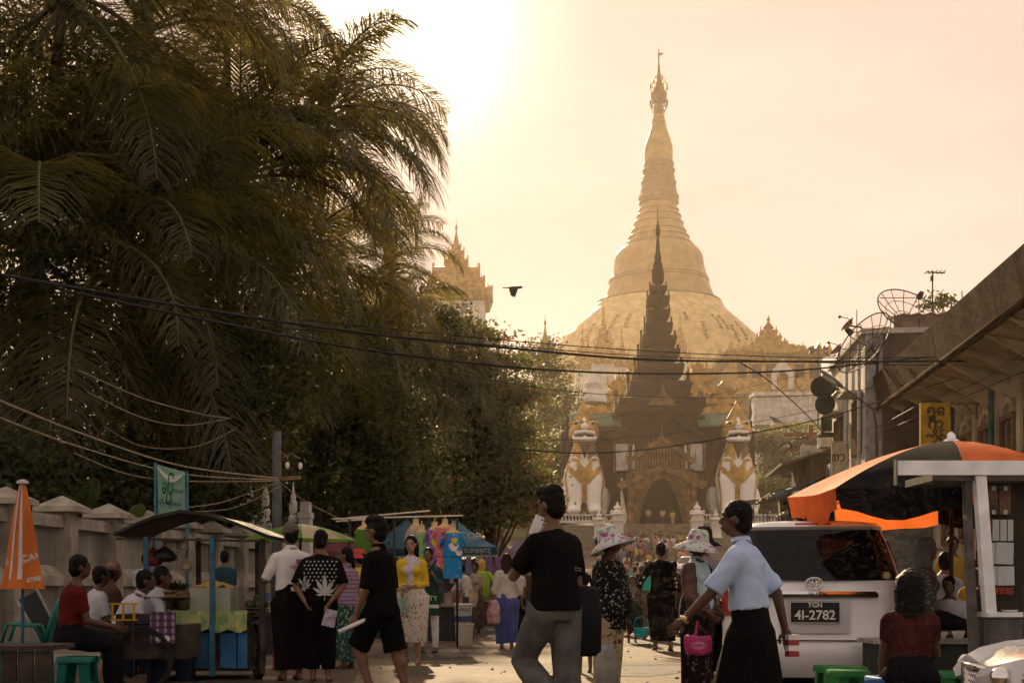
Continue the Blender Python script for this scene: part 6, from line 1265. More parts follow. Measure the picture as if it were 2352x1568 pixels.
b = MB(); b.lathe([(.05, uz(1110)), (.045, uz(1104)), (.01, uz(1100))], n=12); b.build('cap', WU, ou)
def mono_chair(x, d, rz, mat, lab, zoff=0):
    e = empty('plastic_chair', (W(x, 0, d).x, d, zoff), rz=rad(rz), label=lab, cat='chair')
    b = MB(); b.loft([[(sx * k, sy * k, z) for sx, sy in ((-.21, -.2), (.21, -.2), (.22, .2), (-.22, .2))] for k, z in ((.97, .38), (1.0, .40), (1.0, .415), (.93, .42))]); b.build('seat', mat, e)
    for sx in (-1, 1):
        for sy, sl in ((-1, .02), (1, -.05)):
            b = MB(); b.bar((sx * .2, sy * .19, .39), (sx * .23, sy * .22 + sl * .5, 0), .045, .03); b.build('leg', mat, e)
        b = MB(); b.tube([(sx * .2, .19, .4), (sx * .235, .1, .58), (sx * .24, -.14, .6), (sx * .22, -.2, .42)], .018, 6); b.build('armrest', mat, e, smooth=True)
    b = MB(); P = [(-.2, .19, .4), (-.22, .24, .6), (-.2, .29, .76), (-.1, .31, .83), (.1, .31, .83), (.2, .29, .76), (.22, .24, .6), (.2, .19, .4)]; b.tube(P, .022, 6); b.build('backrest', mat, e, smooth=True)
    for k in range(4):
        b = MB(); x_ = -.12 + k * .08; b.bar((x_, .2, .42), (x_, .30, .81), .035, .012); b.build('back_slat', mat, e)
    return e
mono_chair(62, 12.6, -78, M('teal_plastic'), 'teal plastic chair behind the folded orange umbrella', 0.0)
e = empty('street_table', (W(20, 0, 10.4).x, 10.4, -.06), label='rough dark wooden table in the left corner', cat='table'); b = MB(); b.b2((-.5, 0, .50), (.33, .6, .54)); b.build('table_top', CWOOD, e)
for k in range(6):
    b = MB(); b.b2((-.48 + k * .135, .03, 0), (-.36 + k * .135, .06, .495)); b.build('front_plank', CWOOD, e)
stool(178, 1506, 11.6, .3, .42, M('teal_plastic'), 'teal plastic stool under the red-shirted person')
stool(205, 1575, 10.2, .28, .3, M('teal_plastic'), 'dark teal stool at the bottom edge near the red-shirted person')
stool(655, 1452, 15.2, .28, .45, PR, 'red plastic stool at the fruit cart right end')
# folding deck chair back
e = empty('folded_deck_chair', W(80, 1440, 12.9), label='folded dark deck chair leaning behind the teal chair', cat='chair'); 
for (a_, c_) in (((-.18, 0, .28), (.1, 0, -.2)), ((.0, .05, .38), (.22, .05, -.05))):
    b = MB(); b.bar(a_, c_, .02); b.build('rail', M('steel_top'), e)
b = MB(); b.add([(-.17, .01, .27), (.0, .04, .36), (.21, .05, -.05), (.1, .01, -.19)], [(0, 1, 2, 3)]); b.build('sling', M('dark_sling', (.03, .032, .035), .8), e)
# ------------------------------------------------------------------ green umbrella stall
gu = empty('green_umbrella', (W(690, 0, 18.5).x, 18.5, 0), label='faded green stall umbrella behind the man in the white polo', cat='umbrella'); GU = M('green_canvas', (.13, .26, .03), .75, var=.2, scale=4, trans=.4)
gz0, gz1 = EYE - (1240 - HY) * 18.5 / FPX, EYE - (1203 - HY) * 18.5 / FPX
for k in range(8):
    V = []; n_ = 6
    for j in range(7):
        r_ = .03 + .77 * j / 6
        for i in range(n_ + 1): a = (k + i / n_) * math.pi / 4 + .2; f = i / n_; V.append((math.cos(a) * r_ * (1 - .06 * math.sin(math.pi * f)), math.sin(a) * r_ * (1 - .06 * math.sin(math.pi * f)), gz0 + (gz1 - gz0) * (1 - (r_ / .8) ** 1.7)))
    b = MB(); b.add(V, [(j * (n_ + 1) + i, (j + 1) * (n_ + 1) + i, (j + 1) * (n_ + 1) + i + 1, j * (n_ + 1) + i + 1) for j in range(6) for i in range(n_)]); b.build('canopy_panel', GU if k != 6 else M('pale_stripe_canvas', (.5, .42, .28), .8, trans=.3), gu, smooth=True)
b = MB(); b.tube([(0, 0, 0), (0, 0, gz1)], .02, 8); b.build('pole', CWOOD, gu)
e = empty('street_stall', (W(640, 0, 18.8).x, 18.8, 0), label='small stall table of boxes and bottles under the green umbrella', cat='stall')
b = MB(); b.b2((-.55, 0, .55), (.5, .6, .6)); b.build('table_top', CWOOD, e); b = MB(); b.b2((-.5, .05, 0), (.45, .55, .545)); b.build('skirt', M('dark_crate'), e)
for k, (x, w_, h_, c) in enumerate(((-.42, .14, .2, (.35, .33, .3)), (-.25, .12, .28, (.05, .12, .3)), (-.1, .16, .16, (.4, .36, .28)), (.1, .1, .3, (.1, .2, .25)), (.3, .2, .2, (.12, .1, .08)))):
    b = MB(); b.box((x, .25, .602 + h_ / 2), (w_, .15, h_)); b.build('goods_box', M('goods_%d' % k, c, .6, var=.3, scale=10), e)
# ------------------------------------------------------------------ clothes stall
DD = 21.0; ds_ = FPX / DD
cr = empty('clothes_rack', (W(930, 0, DD).x, DD, 0), label='bare pole clothes rack with white cross bars', cat='clothes rack')
WBAR = M('white_bar', (.68, .62, .48), .5, var=.1)
def dp(x, y): return (x - 930) / ds_, EYE - (y - HY) / ds_
for (xa, ya, xb, yb, yo) in ((765, 1192, 1063, 1184, -.1), (795, 1187, 985, 1170, .25), (770, 1196, 860, 1190, .1)):
    p, q = dp(xa, ya), dp(xb, yb); b = MB(); b.tube([(p[0], yo, p[1]), (q[0], yo, q[1])], .014, 6); b.build('cross_bar', WBAR, cr, smooth=True)
for x, yt in ((802, 1185), (905, 1178), (960, 1180), (1050, 1186)):
    p = dp(x, yt); b = MB(); b.tube([(p[0], .05, 0), (p[0], .05, p[1] - .02)], .018, 6); b.build('upright', BLKP, cr, smooth=True)
TAN = M('bust_form', (.62, .42, .20), .6, var=.1)
def dress(x, ytop, w, ybot, mat, lab, name='hanging_dress', two=None, yo=-.12, sleeves=True, prints=()):
    p = W(x, ytop, DD + yo); H = (ybot - ytop) / ds_; ww = w / ds_ / 2; e = empty(name, p, label=lab, cat='dress', group='clothes on the rack')
    b = MB(); b.lathe([(ww * .75, -.16), (ww * .7, -.06), (.05, -.02), (.045, .05), (.05, .06)], n=14, sy=.5); b.build('bust_form', TAN, e, smooth=True)
    b = MB(); b.tube([(0, 0, .05), (0, .1, .12)], .006, 5); b.build('hook', WBAR, e)
    def ring(z, hw, dp_): return [(math.cos(a) * hw * (1 + .05 * math.sin(a * 7 + z * 9)), math.sin(a) * dp_, z) for a in [i * 2 * math.pi / 28 for i in range(28)]]
    split_ = -H if two is None else -H * two
    b = MB(); b.loft([ring(-.07, ww * .62, .05), ring(-.1, ww * .92, .07), ring(-.2, ww * .9, .08), ring(split_ * .7, ww * .93, .09), ring(split_, ww * 1.02, .1)][::-1], cap=False)
    if sleeves:
        for s in (-1, 1): b.loft([[(s * (ww * (.82 + .5 * t)) , math.sin(a) * .05, -.13 - .13 * t + math.cos(a) * (.07 - .01 * t)) for a in [i * 2 * math.pi / 12 for i in range(12)]] for t in (0, .5, 1)], cap=False)
    top_me = b.mesh('top', mat, True); put('top', top_me, e)
    if two is not None:
        b = MB(); b.loft([ring(split_ + .02, ww * .85, .08), ring(-H * .85, ww * .9, .09), ring(-H, ww * .95, .1)][::-1], cap=False); b.build('skirt', mat, e, smooth=True)
    for (px, pz, r_, m_) in prints:
        q = MB(); q.add([(px + math.cos(a) * r_ * (1 + .2 * math.sin(a * 3)), -.5, pz + math.sin(a) * r_) for a in [i * .45 for i in range(14)]], [tuple(range(14))]); put('printed_motif', project(q.mesh('printed_motif', m_), top_me, (0, 1, 0), .008, 0), e)
PK = lambda n, c: M('print_' + n, c, .8, var=.1)
dress(838, 1203, 50, 1290, M('green_dress_cloth', (.09, .21, .02), .8, var=.15, trans=.2), 'plain green sleeveless dress at the left end of the rack', sleeves=False)
dress(955, 1200, 38, 1262, M('white_tee_cloth', (.55, .50, .42), .8, var=.1, trans=.25), 'plain off-white tee hanging on the rack', yo=.0)
dress(968, 1212, 36, 1290, pattern('brown_bear_cloth', 'blot', ((.16, .30, .18), [(.42, .33, .22), (.20, .42, .10)]), 6, .8, .55), 'green and beige patterned dress next to the off-white tee', yo=-.1)
dress(998, 1206, 38, 1292, pattern('purple_dots', 'floral', ((.22, .10, .34), [(.55, .5, .55)]), 22, .8, .16), 'purple dotted dress between the patterned and the pink one', yo=-.15, prints=((.03, -.28, .075, PK('yellow', (.6, .5, .05))),))
dress(1022, 1200, 50, 1322, pattern('pink_floral_cloth', 'floral', ((.58, .14, .15), [(.72, .55, .5)]), 40, .8, .3), 'long pink floral dress beside the blue one', two=.62, yo=-.2, prints=((.02, -.3, .07, PK('cream', (.65, .58, .5))), (.0, -.2, .06, PK('redp', (.45, .05, .04)))))
dress(1040, 1212, 46, 1326, pattern('blue_floral_cloth', 'floral', ((.02, .22, .48), [(.35, .5, .6)]), 14, .8, .17), 'bright blue nightdress with white flowers, front of the rack', two=.56, yo=-.32, prints=((.02, -.3, .075, PK('cream', (.65, .58, .5))), (.03, -.2, .05, PK('yellow', (.6, .5, .05))), (-.1, -.16, .035, PK('redp', (.45, .05, .04))), (.1, -.4, .05, PK('cream', (.65, .58, .5)))))
# ------------------------------------------------------------------ pop-up tents
def tent(cx, yap, half, yeave, d, mat, lab, flap=None, legs=True, rz=0):
    s = FPX / d; e = empty('market_tent', (W(cx, 0, d).x, d, gz(d)), rz=rad(rz), label=lab, cat='tent', group='pop-up tents on the left side'); w = half / s; za = EYE - (yap - HY) / s - gz(d); ze = EYE - (yeave - HY) / s - gz(d)
    cs4 = [(-w, -w), (w, -w), (w, w), (-w, w)]
    for k in range(4):
        a, c = cs4[k], cs4[(k + 1) % 4]; b = MB(); m_ = ((a[0] + c[0]) / 2, (a[1] + c[1]) / 2); sg = .1 * w
        zf = ze + (za - ze) * .38
        b.add([(0, 0, za), (a[0] * .5, a[1] * .5, zf), (c[0] * .5, c[1] * .5, zf), (a[0], a[1], ze), (c[0], c[1], ze), (m_[0], m_[1], ze - .02), (m_[0] * .5, m_[1] * .5, zf - .07)], [(0, 1, 6), (0, 6, 2), (1, 3, 5, 6), (6, 5, 4, 2)]); b.build('roof_panel', mat, e, smooth=False)
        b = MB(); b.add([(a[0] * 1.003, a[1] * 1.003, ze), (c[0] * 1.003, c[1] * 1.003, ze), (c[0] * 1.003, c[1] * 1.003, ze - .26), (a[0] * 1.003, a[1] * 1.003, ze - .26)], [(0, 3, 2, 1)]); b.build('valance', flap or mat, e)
        b = MB(); b.bar((a[0] * .98, a[1] * .98, 0), (a[0] * .98, a[1] * .98, ze), .04); b.build('leg', WBAR, e)
    b = MB(); b.bar((-w, -w * .98, ze - .3), (w, -w * .98, ze - .3), .03); b.build('front_rail', WBAR, e)
    return e, w, ze
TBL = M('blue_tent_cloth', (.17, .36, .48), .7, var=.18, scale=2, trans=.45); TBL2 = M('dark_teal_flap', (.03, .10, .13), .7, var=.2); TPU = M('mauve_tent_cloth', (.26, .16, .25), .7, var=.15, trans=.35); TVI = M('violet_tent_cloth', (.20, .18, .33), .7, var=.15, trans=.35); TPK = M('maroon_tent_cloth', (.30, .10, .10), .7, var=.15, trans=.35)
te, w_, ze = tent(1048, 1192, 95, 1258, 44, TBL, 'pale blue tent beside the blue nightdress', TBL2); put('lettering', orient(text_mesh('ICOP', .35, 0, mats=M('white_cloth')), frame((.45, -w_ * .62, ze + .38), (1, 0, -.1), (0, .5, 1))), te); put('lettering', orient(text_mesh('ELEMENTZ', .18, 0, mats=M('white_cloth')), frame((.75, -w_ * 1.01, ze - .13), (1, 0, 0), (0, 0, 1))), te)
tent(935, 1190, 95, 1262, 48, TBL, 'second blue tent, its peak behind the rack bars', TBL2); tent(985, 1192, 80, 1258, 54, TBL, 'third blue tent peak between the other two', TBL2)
tent(795, 1222, 75, 1268, 38, TPK, 'maroon tent behind the plaid-shirted woman'); tent(1150, 1242, 62, 1284, 58, TPU, 'mauve tent past the pale blue one'); tent(1192, 1238, 50, 1282, 68, TVI, 'violet tent beside the man on the phone'); tent(1225, 1250, 40, 1286, 78, TBL, 'small far tent mostly behind the man on the phone')
# stall tables under the tents
for i, (x, d, w_, lab) in enumerate(((1030, 24, 1.0, 'stall table with small white goods below the blue nightdress'), (1120, 34, 1.8, 'dark stall counter behind the lime shirt'), (950, 36, 2.4, 'dark stall counter under the second blue tent'), (1165, 48, 2.6, 'far stall counter under the mauve tent'), (820, 33, 2.4, 'dark stall counter under the maroon tent'), (880, 25, 1.6, 'stall table behind the man in black shorts'))):
    e = empty('market_stall', (W(x, 0, d).x, d, gz(d)), label=lab, cat='stall', group='market stalls on the left side'); b = MB(); b.b2((-w_ / 2, -.3, .62), (w_ / 2, .5, .68)); b.build('table_top', M('stall_top', (.28, .24, .18), .7, var=.3), e); b = MB(); b.b2((-w_ / 2 + .04, -.24, 0), (w_ / 2 - .04, .45, .615)); b.build('skirt', M('stall_skirt_%d' % i, ((.03, .03, .03), (.08, .06, .05), (.05, .06, .08), (.09, .07, .06), (.07, .05, .05), (.06, .07, .05))[i], .85, var=.3), e)
    r = random.Random(i)
    for k in range(int(9 * w_)):
        h_ = r.uniform(.04, .3); c = r.choice(((.5, .46, .4), (.25, .2, .16), (.08, .07, .06), (.3, .1, .08), (.1, .14, .2), (.4, .33, .2), (.05, .05, .05))); b = MB(); b.box((-w_ / 2 + w_ * (k + .5) / int(9 * w_), r.uniform(-.15, .3), .682 + h_ / 2), (r.uniform(.06, .15), .14, h_), R=Matrix.Rotation(r.uniform(-.5, .5), 3, 'Z')); b.build('goods', M('ware_%d' % (hash(c) % 97), c, .7, var=.3, scale=9), e)
    if d > 30:
        b = MB(); b.b2((-w_ / 2, .55, .7), (w_ / 2, .62, 1.75)); b.build('back_cloth', M('dark_back_cloth', (.035, .028, .028), .9, rgb2=(.13, .09, .08), scale=5), e)
        for k in range(int(4 * w_)):
            h_ = r.uniform(.3, .7); b = MB(); b.box((-w_ / 2 + w_ * (k + .5) / int(4 * w_), .5, 1.8 - h_ / 2), (.2, .05, h_), taper=.7); b.build('hanging_cloth', M('hung_%d' % (k % 6), ((.3, .1, .12), (.12, .14, .28), (.35, .3, .22), (.1, .2, .12), (.2, .1, .22), (.3, .22, .08))[k % 6], .85, var=.25), e)
e = empty('paint_bucket', (W(1064, 0, 22).x, 22.0, .33), label='white paint bucket stacked on another below the stall table', cat='bucket'); BKT = M('bucket_plastic', (.50, .46, .38), .5, rgb2=(.40, .36, .28), scale=5)
b = MB(); b.lathe([(.135, 0), (.155, .33), (.165, .335), (.165, .36), (.15, .365)], n=24); bk = b.mesh('pail', BKT, 40); put('pail', bk, e); b = MB(); b.lathe([(.146, .06), (.151, .16)], n=24, cap=False); b.build('blue_band', M('bucket_label', (.04, .07, .18), .5), e, smooth=True)
put('lettering', project(orient(text_mesh('WINLE', .085, 0, mats=M('navy_print')), frame((0, -.4, .26), (1, 0, 0), (0, 0, 1))), bk, (0, 1, 0), .004, 1), e)
e = empty('paint_bucket', (W(1066, 0, 21.9).x, 21.95, 0), label='stained lower bucket carrying the white paint bucket', cat='bucket'); put('pail', bk, e)
b = MB(); b.lathe([(.15, 0), (.14, .02), (.02, .022)], n=20); 
e = empty('hanging_shirt', W(1106, 1312, 30), label='lime green shirt hanging at the front of the dark stall', cat='shirt'); b = MB(); b.loft([[(math.cos(a) * w_, math.sin(a) * .06, z) for a in [i * .524 for i in range(12)]] for z, w_ in ((-.62, .21), (-.3, .2), (-.06, .2), (.02, .09))]); b.build('body', M('lime_cloth', (.42, .60, .06), .8, var=.1, trans=.3), e, smooth=True)
for s in (-1, 1):
    b = MB(); b.cap_((s * .17, 0, -.05), (s * .27, 0, -.2), .06, .055); b.build('sleeve', M('lime_cloth'), e, smooth=True)
b = MB(); b.tube([(0, 0, .0), (0, 0, .5)], .008, 4); b.ell((0, 0, .14), (.1, .06, .16), 10); b.build('hanger_bag', M('bright_packet', (.55, .22, .05), .5, rgb2=(.6, .5, .1), scale=9), e)
e = empty('hanging_net_bag', W(1126, 1360, 32), label='long mauve net bag hanging beside the lime shirt', cat='bag'); b = MB(); b.lathe([(.05, -.1), (.17, .05), (.14, .4), (.06, .75), (.02, 1.0)], n=12, sy=.6, fn=lambda a, i: 1 + .08 * math.sin(a * 6)); b.build('pouch', M('mauve_net', (.20, .12, .24), .8, var=.25, trans=.3), e, smooth=True)
# litter on the road
WLT = M('white_litter', (.68, .62, .52), .7, var=.1, trans=.3)
for i, (x, y, w_, lab) in enumerate(((1058, 1470, .22, 'crumpled white bag lying by the paint bucket'), (1130, 1469, .26, 'crumpled white bag left of the white-bloused woman'), (1126, 1450, .18, 'flattened white wrapper behind the crumpled bag'), (1176, 1464, .08, 'small white scrap beside the white-bloused woman feet'), (560, 1540, .12, 'white scrap under the fruit cart'), (645, 1545, .1, 'pale scrap beside the fruit cart wheel'))):
    d = FPX * EYE / (y - HY); r = random.Random(i); b = MB(); b.ell((0, 0, .04), (w_ * .5, w_ * .3, .05 if i != 2 else .02), 10); me = b.mesh('litter', WLT)
    for v_ in me.vertices: v_.co += Vector((r.uniform(-1, 1), r.uniform(-1, 1), r.uniform(-.6, .6))) * w_ * .09
    put('plastic_litter', me, None, (W(x, 0, d).x, d, gz(d) + .003), label=lab, cat='litter', group='litter on the road')

b = MB(); rg_ = random.Random(31); GRIT = M('grit_stone', (.16, .13, .10), .9, var=.4, scale=3)
for k in range(420):
    d = rg_.uniform(12.5, 40); x = .0913 * d + rg_.uniform(-6, 5); r_ = rg_.uniform(.006, .022); b.box((x, d, gz(d) + r_ * .4), (r_ * 2, r_ * 1.6, r_), R=Matrix.Rotation(rg_.uniform(0, 3), 3, 'Z'), taper=.6)
b.build('road_grit', GRIT, kind='stuff', label='loose grit scattered over the road surface', cat='grit')
PATCH = M('tar_patch', (.05, .042, .034), .85, var=.3, scale=4, bump=.3, bscale=40)
for k, (x, d, w, h_) in enumerate(((1.2, 15.5, 1.1, 1.6), (-1.2, 19, .9, 2.2), (2.6, 23, 1.4, 2.0), (-.2, 28, 1.8, 2.4))):
    P = [(x + math.cos(a) * w * rg_.uniform(.75, 1.1), d + math.sin(a) * h_ * rg_.uniform(.75, 1.1), gz(d) + .004) for a in [i * .45 for i in range(14)]]; b = MB(); b.add(P, [tuple(range(14))]); b.build('road_patch', PATCH, kind='structure')
# ------------------------------------------------------------------ people
SKIN = M('skin_brown', (.155, .075, .042), .55, var=.1, scale=8, spec=.35); SKIN2 = M('skin_light', (.30, .165, .10), .55, var=.08, scale=8, spec=.35); SKIN3 = M('skin_dark', (.085, .042, .025), .55, var=.1, scale=8, spec=.35)
HAIR = M('black_hair', (.005, .004, .0035), .6, var=.3, scale=40, spec=.12); LIP = M('lip', (.22, .07, .06), .5); EYEM = M('eye_dark', (.02, .015, .012), .2, spec=.6)
CB = lambda n, c=(.5, .5, .5), **k: M(n, c, k.pop('rough', .9), var=k.pop('var', .12), scale=k.pop('scale', 7), bump=.15, bscale=60, spec=.06, **k)
BLACKC = CB('black_cotton', (.006, .0055, .0055)); 
def lookrot(pitch, yaw): return Matrix.Rotation(rad(yaw), 3, 'Z') @ Matrix.Rotation(rad(pitch), 3, 'X')
DOWN = ((0, 0, -1), (0, .08, -1))
def join_into(me, mb):
    bm = bmesh.new(); bm.from_mesh(me); t = mb.mesh('t', []); bm.from_mesh(t); bm.to_mesh(me); bm.free(); bpy.data.meshes.remove(t); me.polygons.foreach_set('use_smooth', [True] * len(me.polygons)); me.update(); return me
def person(label, x, d, h, rz, top, bottom, z=None, sex='m', arms=None, legs=None, lean=0, twist=0, head=(0, 0), hair='short', hat=None, skin=SKIN, shoes='flipflop', vox=None, bulk=1.0, seated=None, face=False, group=None, belly=0.0, curl=.5, seed=None, hairmat=None):
    k = h / 1.70; vox = vox or (.011 if d < 14 else .016); zg = gz(d) if z is None else z; seed = seed if seed is not None else int(x)
    rzr = rad(rz); e = empty('person', (W(x, 0, d).x, d, zg), rz=rzr, label=label, cat='person', group=group)
    arms = arms or {}; legs = legs or {}; V3 = Vector; fem = sex == 'f'
    P = V3((0, 0, .93 * k)); R = Matrix.Rotation(rad(-lean), 3, 'X'); R = Matrix.Rotation(rad(twist), 3, 'Z') @ R
    sp = lambda x_, y_, t: P + R @ V3((x_, y_, t))
    hipw = .088 * k; TL, SLn = .43 * k, .42 * k; J = {}
    for s, nm in ((-1, 'L'), (1, 'R')):
        lg = legs.get(nm, ((0, 0, -1), (0, -.03, -1))); hp = P + V3((s * hipw, 0, -.03 * k)); kn = hp + V3(lg[0]).normalized() * TL; an = kn + V3(lg[1]).normalized() * SLn; J['hip' + nm], J['knee' + nm], J['ank' + nm] = hp, kn, an
        sh = sp(s * (.142 if fem else .165) * k * (.5 + .5 * bulk), 0, .398 * k); ar = arms.get(nm, ((s * .1, 0, -1), (s * .02, .12, -1))); el = sh + V3(ar[0]).normalized() * .285 * k; wr = el + V3(ar[1]).normalized() * .24 * k; J['sh' + nm], J['el' + nm], J['wr' + nm] = sh, el, wr; J['hd' + nm] = V3(ar[2]).normalized() if len(ar) > 2 else (wr - el).normalized()
    low = min(J['ankL'].z, J['ankR'].z); dz = .07 * k - low
    if seated is not None: dz = seated - (P.z - .1 * k)
    P.z += dz
    for q in J.values():
        if q is not J['hdL'] and q is not J['hdR']: q.z += dz
    N = sp(0, 0, .53 * k); HR = Matrix.Rotation(rad(twist), 3, 'Z') @ lookrot(head[0], head[1]); HC = N + V3((0, .025 * k * (1 + lean / 20), .125 * k)) if lean < 30 else N + R @ V3((0, .04 * k, .12 * k)); J['head'] = HC
    hp_ = lambda a, b, c: HC + HR @ V3((a * k, b * k, c * k))
    def ring(t, hw, hd, yo=0, n=20, f=None): return [sp(math.cos(a) * hw * (f(a) if f else 1), math.sin(a) * hd * (f(a) if f else 1) + yo, t) for a in [i * 2 * math.pi / n for i in range(n)]]
    prof = ([(-.13, .13, .09), (-.04, .165, .11), (.05, .15, .105), (.15, .118, .09), (.25, .128, .095), (.34, .145, .10), (.42, .145, .085), (.47, .10, .065), (.53, .045, .048)] if fem else [(-.13, .13, .09), (-.04, .16, .105), (.05, .15, .10), (.15, .138, .095), (.25, .152, .10), (.34, .17, .108), (.42, .168, .09), (.47, .115, .068), (.53, .052, .052)])
    prof = [(t * k, a * k * bulk, c * k * bulk) for t, a, c in prof]; bel = lambda t: belly * k * math.exp(-((t / k - .1) / .14) ** 2)
    b = MB(); b.loft([ring(t, a, c + bel(t) * .5, bel(t) * .5) for t, a, c in prof])
    if fem:
        for s in (-1, 1): b.ell(sp(s * .07 * k, .085 * k, .30 * k), .055 * k, 10)
    b.cap_(sp(0, 0, .48 * k), hp_(0, -.01, -.05), .05 * k, .048 * k); b.ell(hp_(0, -.008, .018), (.074 * k, .094 * k, .10 * k), 16, HR); b.ell(hp_(0, .028, -.045), (.056 * k, .058 * k, .068 * k), 12, HR)
    b.cap_(hp_(0, .084, .018), hp_(0, .101, -.022), .009 * k, .0145 * k, 8); b.ell(hp_(0, .079, -.066), (.024 * k, .018 * k, .014 * k), 8, HR); b.cap_(hp_(-.035, .08, .03), hp_(.035, .08, .03), .014 * k, .014 * k, 8)
    for s in (-1, 1): b.ell(hp_(s * .076, -.008, -.005), (.012 * k, .022 * k, .032 * k), 8, HR)
    fing = MB()
    for s, nm in ((-1, 'L'), (1, 'R')):
        b.cap_(J['hip' + nm], J['knee' + nm], .085 * k * (.4 + .6 * bulk), .054 * k); b.cap_(J['knee' + nm], J['ank' + nm], .054 * k, .036 * k); b.ell(J['knee' + nm].lerp(J['ank' + nm], .3) + V3((0, -.018 * k, 0)), (.05 * k, .05 * k, .1 * k), 8)
        an = J['ank' + nm]; sh_ = (an - J['knee' + nm]).normalized(); fwd = V3((0, 1, 0)); fwd = (fwd - sh_ * fwd.dot(sh_) * .8).normalized(); b.cap_(an + fwd * -.02 * k + sh_ * .035 * k, an + fwd * .15 * k + sh_ * .045 * k, .036 * k, .026 * k); J['toe' + nm] = an + fwd * .15 * k + sh_ * .045 * k; J['heel' + nm] = an - fwd * .03 * k + sh_ * .05 * k; J['fwd' + nm] = fwd; J['shin' + nm] = sh_
        b.cap_(J['sh' + nm], J['el' + nm], .05 * k * (.3 + .7 * bulk), .038 * k); b.cap_(J['el' + nm], J['wr' + nm], .039 * k, .026 * k)
        wr, hd = J['wr' + nm], J['hd' + nm]; sdv = hd.cross(V3((s, .2, 0)));
        if sdv.length < .2: sdv = hd.cross(V3((0, 0, 1)))
        sdv.normalize(); pn = hd.cross(sdv).normalized(); pm = wr + hd * .05 * k; Rm = Matrix((sdv, pn, hd)).transposed(); b.ell(pm, (.04 * k, .018 * k, .052 * k), 10, Rm); J['palm' + nm] = pm
        for i, fl in enumerate((.066, .078, .074, .058)):
            p0 = pm + hd * .042 * k + sdv * (i - 1.5) * .019 * k; p1 = p0 + hd * fl * .5 * k; d2 = (hd * (1 - curl) - pn * s * curl).normalized(); p2 = p1 + d2 * fl * .3 * k; d3 = (hd * (.6 - curl) - pn * s * curl * 1.4).normalized(); p3 = p2 + d3 * fl * .25 * k; fing.tube([p0 - hd * .01, p1, p2, p3], [.0095 * k, .009 * k, .0085 * k, .006 * k], 6)
        p0 = pm - sdv * .032 * k * 1 - hd * .015 * k; p1 = p0 - sdv * .02 * k + hd * .03 * k; p2 = p1 + hd * .03 * k - sdv * .002; fing.tube([p0, p1, p2], [.013 * k, .011 * k, .008 * k], 6)
    body = remesh(b, vox, 'body', skin, 2); join_into(body, fing); put('body', body, e)
    if face:
        for s in (-1, 1):
            q = MB(); q.ell(hp_(s * .032, .077, .006), (.013 * k, .006 * k, .006 * k), 8, HR); q.build('eye', EYEM, e, smooth=True)
            q = MB(); q.tube([hp_(s * .014, .089, .028), hp_(s * .034, .086, .032), hp_(s * .052, .072, .027)], .003 * k, 5); q.build('eyebrow', HAIR, e)
        q = MB(); q.ell(hp_(0, .092, -.062), (.021 * k, .008 * k, .008 * k), 8, HR); q.build('mouth', LIP, e, smooth=True)
    # ---- trousers, shorts, longyi or skirt
    bk, bm_, hem = bottom['kind'], bottom['mat'], bottom.get('hem', .10) * k; ez = bottom.get('ease', .02) * k
    wt = bottom.get('waist', .13) * k
    def legpt(nm, zz):
        a, c, f = J['hip' + nm], J['knee' + nm], J['ank' + nm]
        if zz >= a.z: return a.copy()
        for p0, p1 in ((a, c), (c, f)):
            if p1.z <= zz <= p0.z + 1e-6 and p0.z - p1.z > 1e-4: return p0.lerp(p1, (p0.z - zz) / (p0.z - p1.z))
        return f.copy()
    b = MB()
    if bk in ('longyi', 'skirt') and seated is None:
        rings = []; zt = P.z + wt; n = 48; fl = bottom.get('flare', 0); r_ = np.random.default_rng(seed); nf = [int(q) for q in r_.integers(5, 11, 3)]; ph = r_.uniform(0, 6, 3)
        for i in range(15):
            f = i / 14; zz = zt + (hem - zt) * f
            if zz > P.z - .03 * k:
                hw = np.interp((zz - P.z), [q[0] for q in prof], [q[1] for q in prof]) + ez; hd = np.interp((zz - P.z), [q[0] for q in prof], [q[2] for q in prof]) + ez; c = V3((0, 0, zz))
                c.y = R.col[2].y * (zz - P.z)
            else:
                a, c2 = legpt('L', zz), legpt('R', zz); c = (a + c2) / 2; lr = np.interp(zz / k, [.05, .3, .5, .9], [.07, .085, .10, .13]) * k; hw = abs(a.x - c2.x) / 2 + lr + ez + fl * f; hd = abs(a.y - c2.y) / 2 + lr * .95 + ez + fl * f; hw = max(hw, .115 * k)
            fa = bottom.get('fold', .012) * f
            rings.append([(c.x + math.cos(a) * (hw + sum(math.cos(a * q + p_ + 1.2 * f) for q, p_ in zip(nf, ph)) * fa * k), c.y + math.sin(a) * (hd + sum(math.cos(a * q + p_ + 1.2 * f) for q, p_ in zip(nf, ph)) * fa * k), zz + .012 * k * math.sin(a + seed) * f) for a in [j * 2 * math.pi / n for j in range(n)]])
        b.loft(rings, cap=False); inner = [[(p[0] * .985, p[1] * .985, p[2]) for p in rings[-1]], [(p[0] * .9, p[1] * .9, p[2] + .1) for p in rings[-1]]]; b.loft(inner, cap=False)
        bot = b.mesh(bk, bm_, True); put(bk, bot, e)
    else:
        nm_ = {'longyi': 'longyi', 'skirt': 'skirt'}.get(bk, bk)
        b.loft([ring(t, a + ez, c + ez) for t, a, c in prof[:4] if t <= wt + .001] + [ring(wt, np.interp(wt, [q[0] for q in prof], [q[1] for q in prof]) + ez * .7, np.interp(wt, [q[0] for q in prof], [q[2] for q in prof]) + ez * .7)])
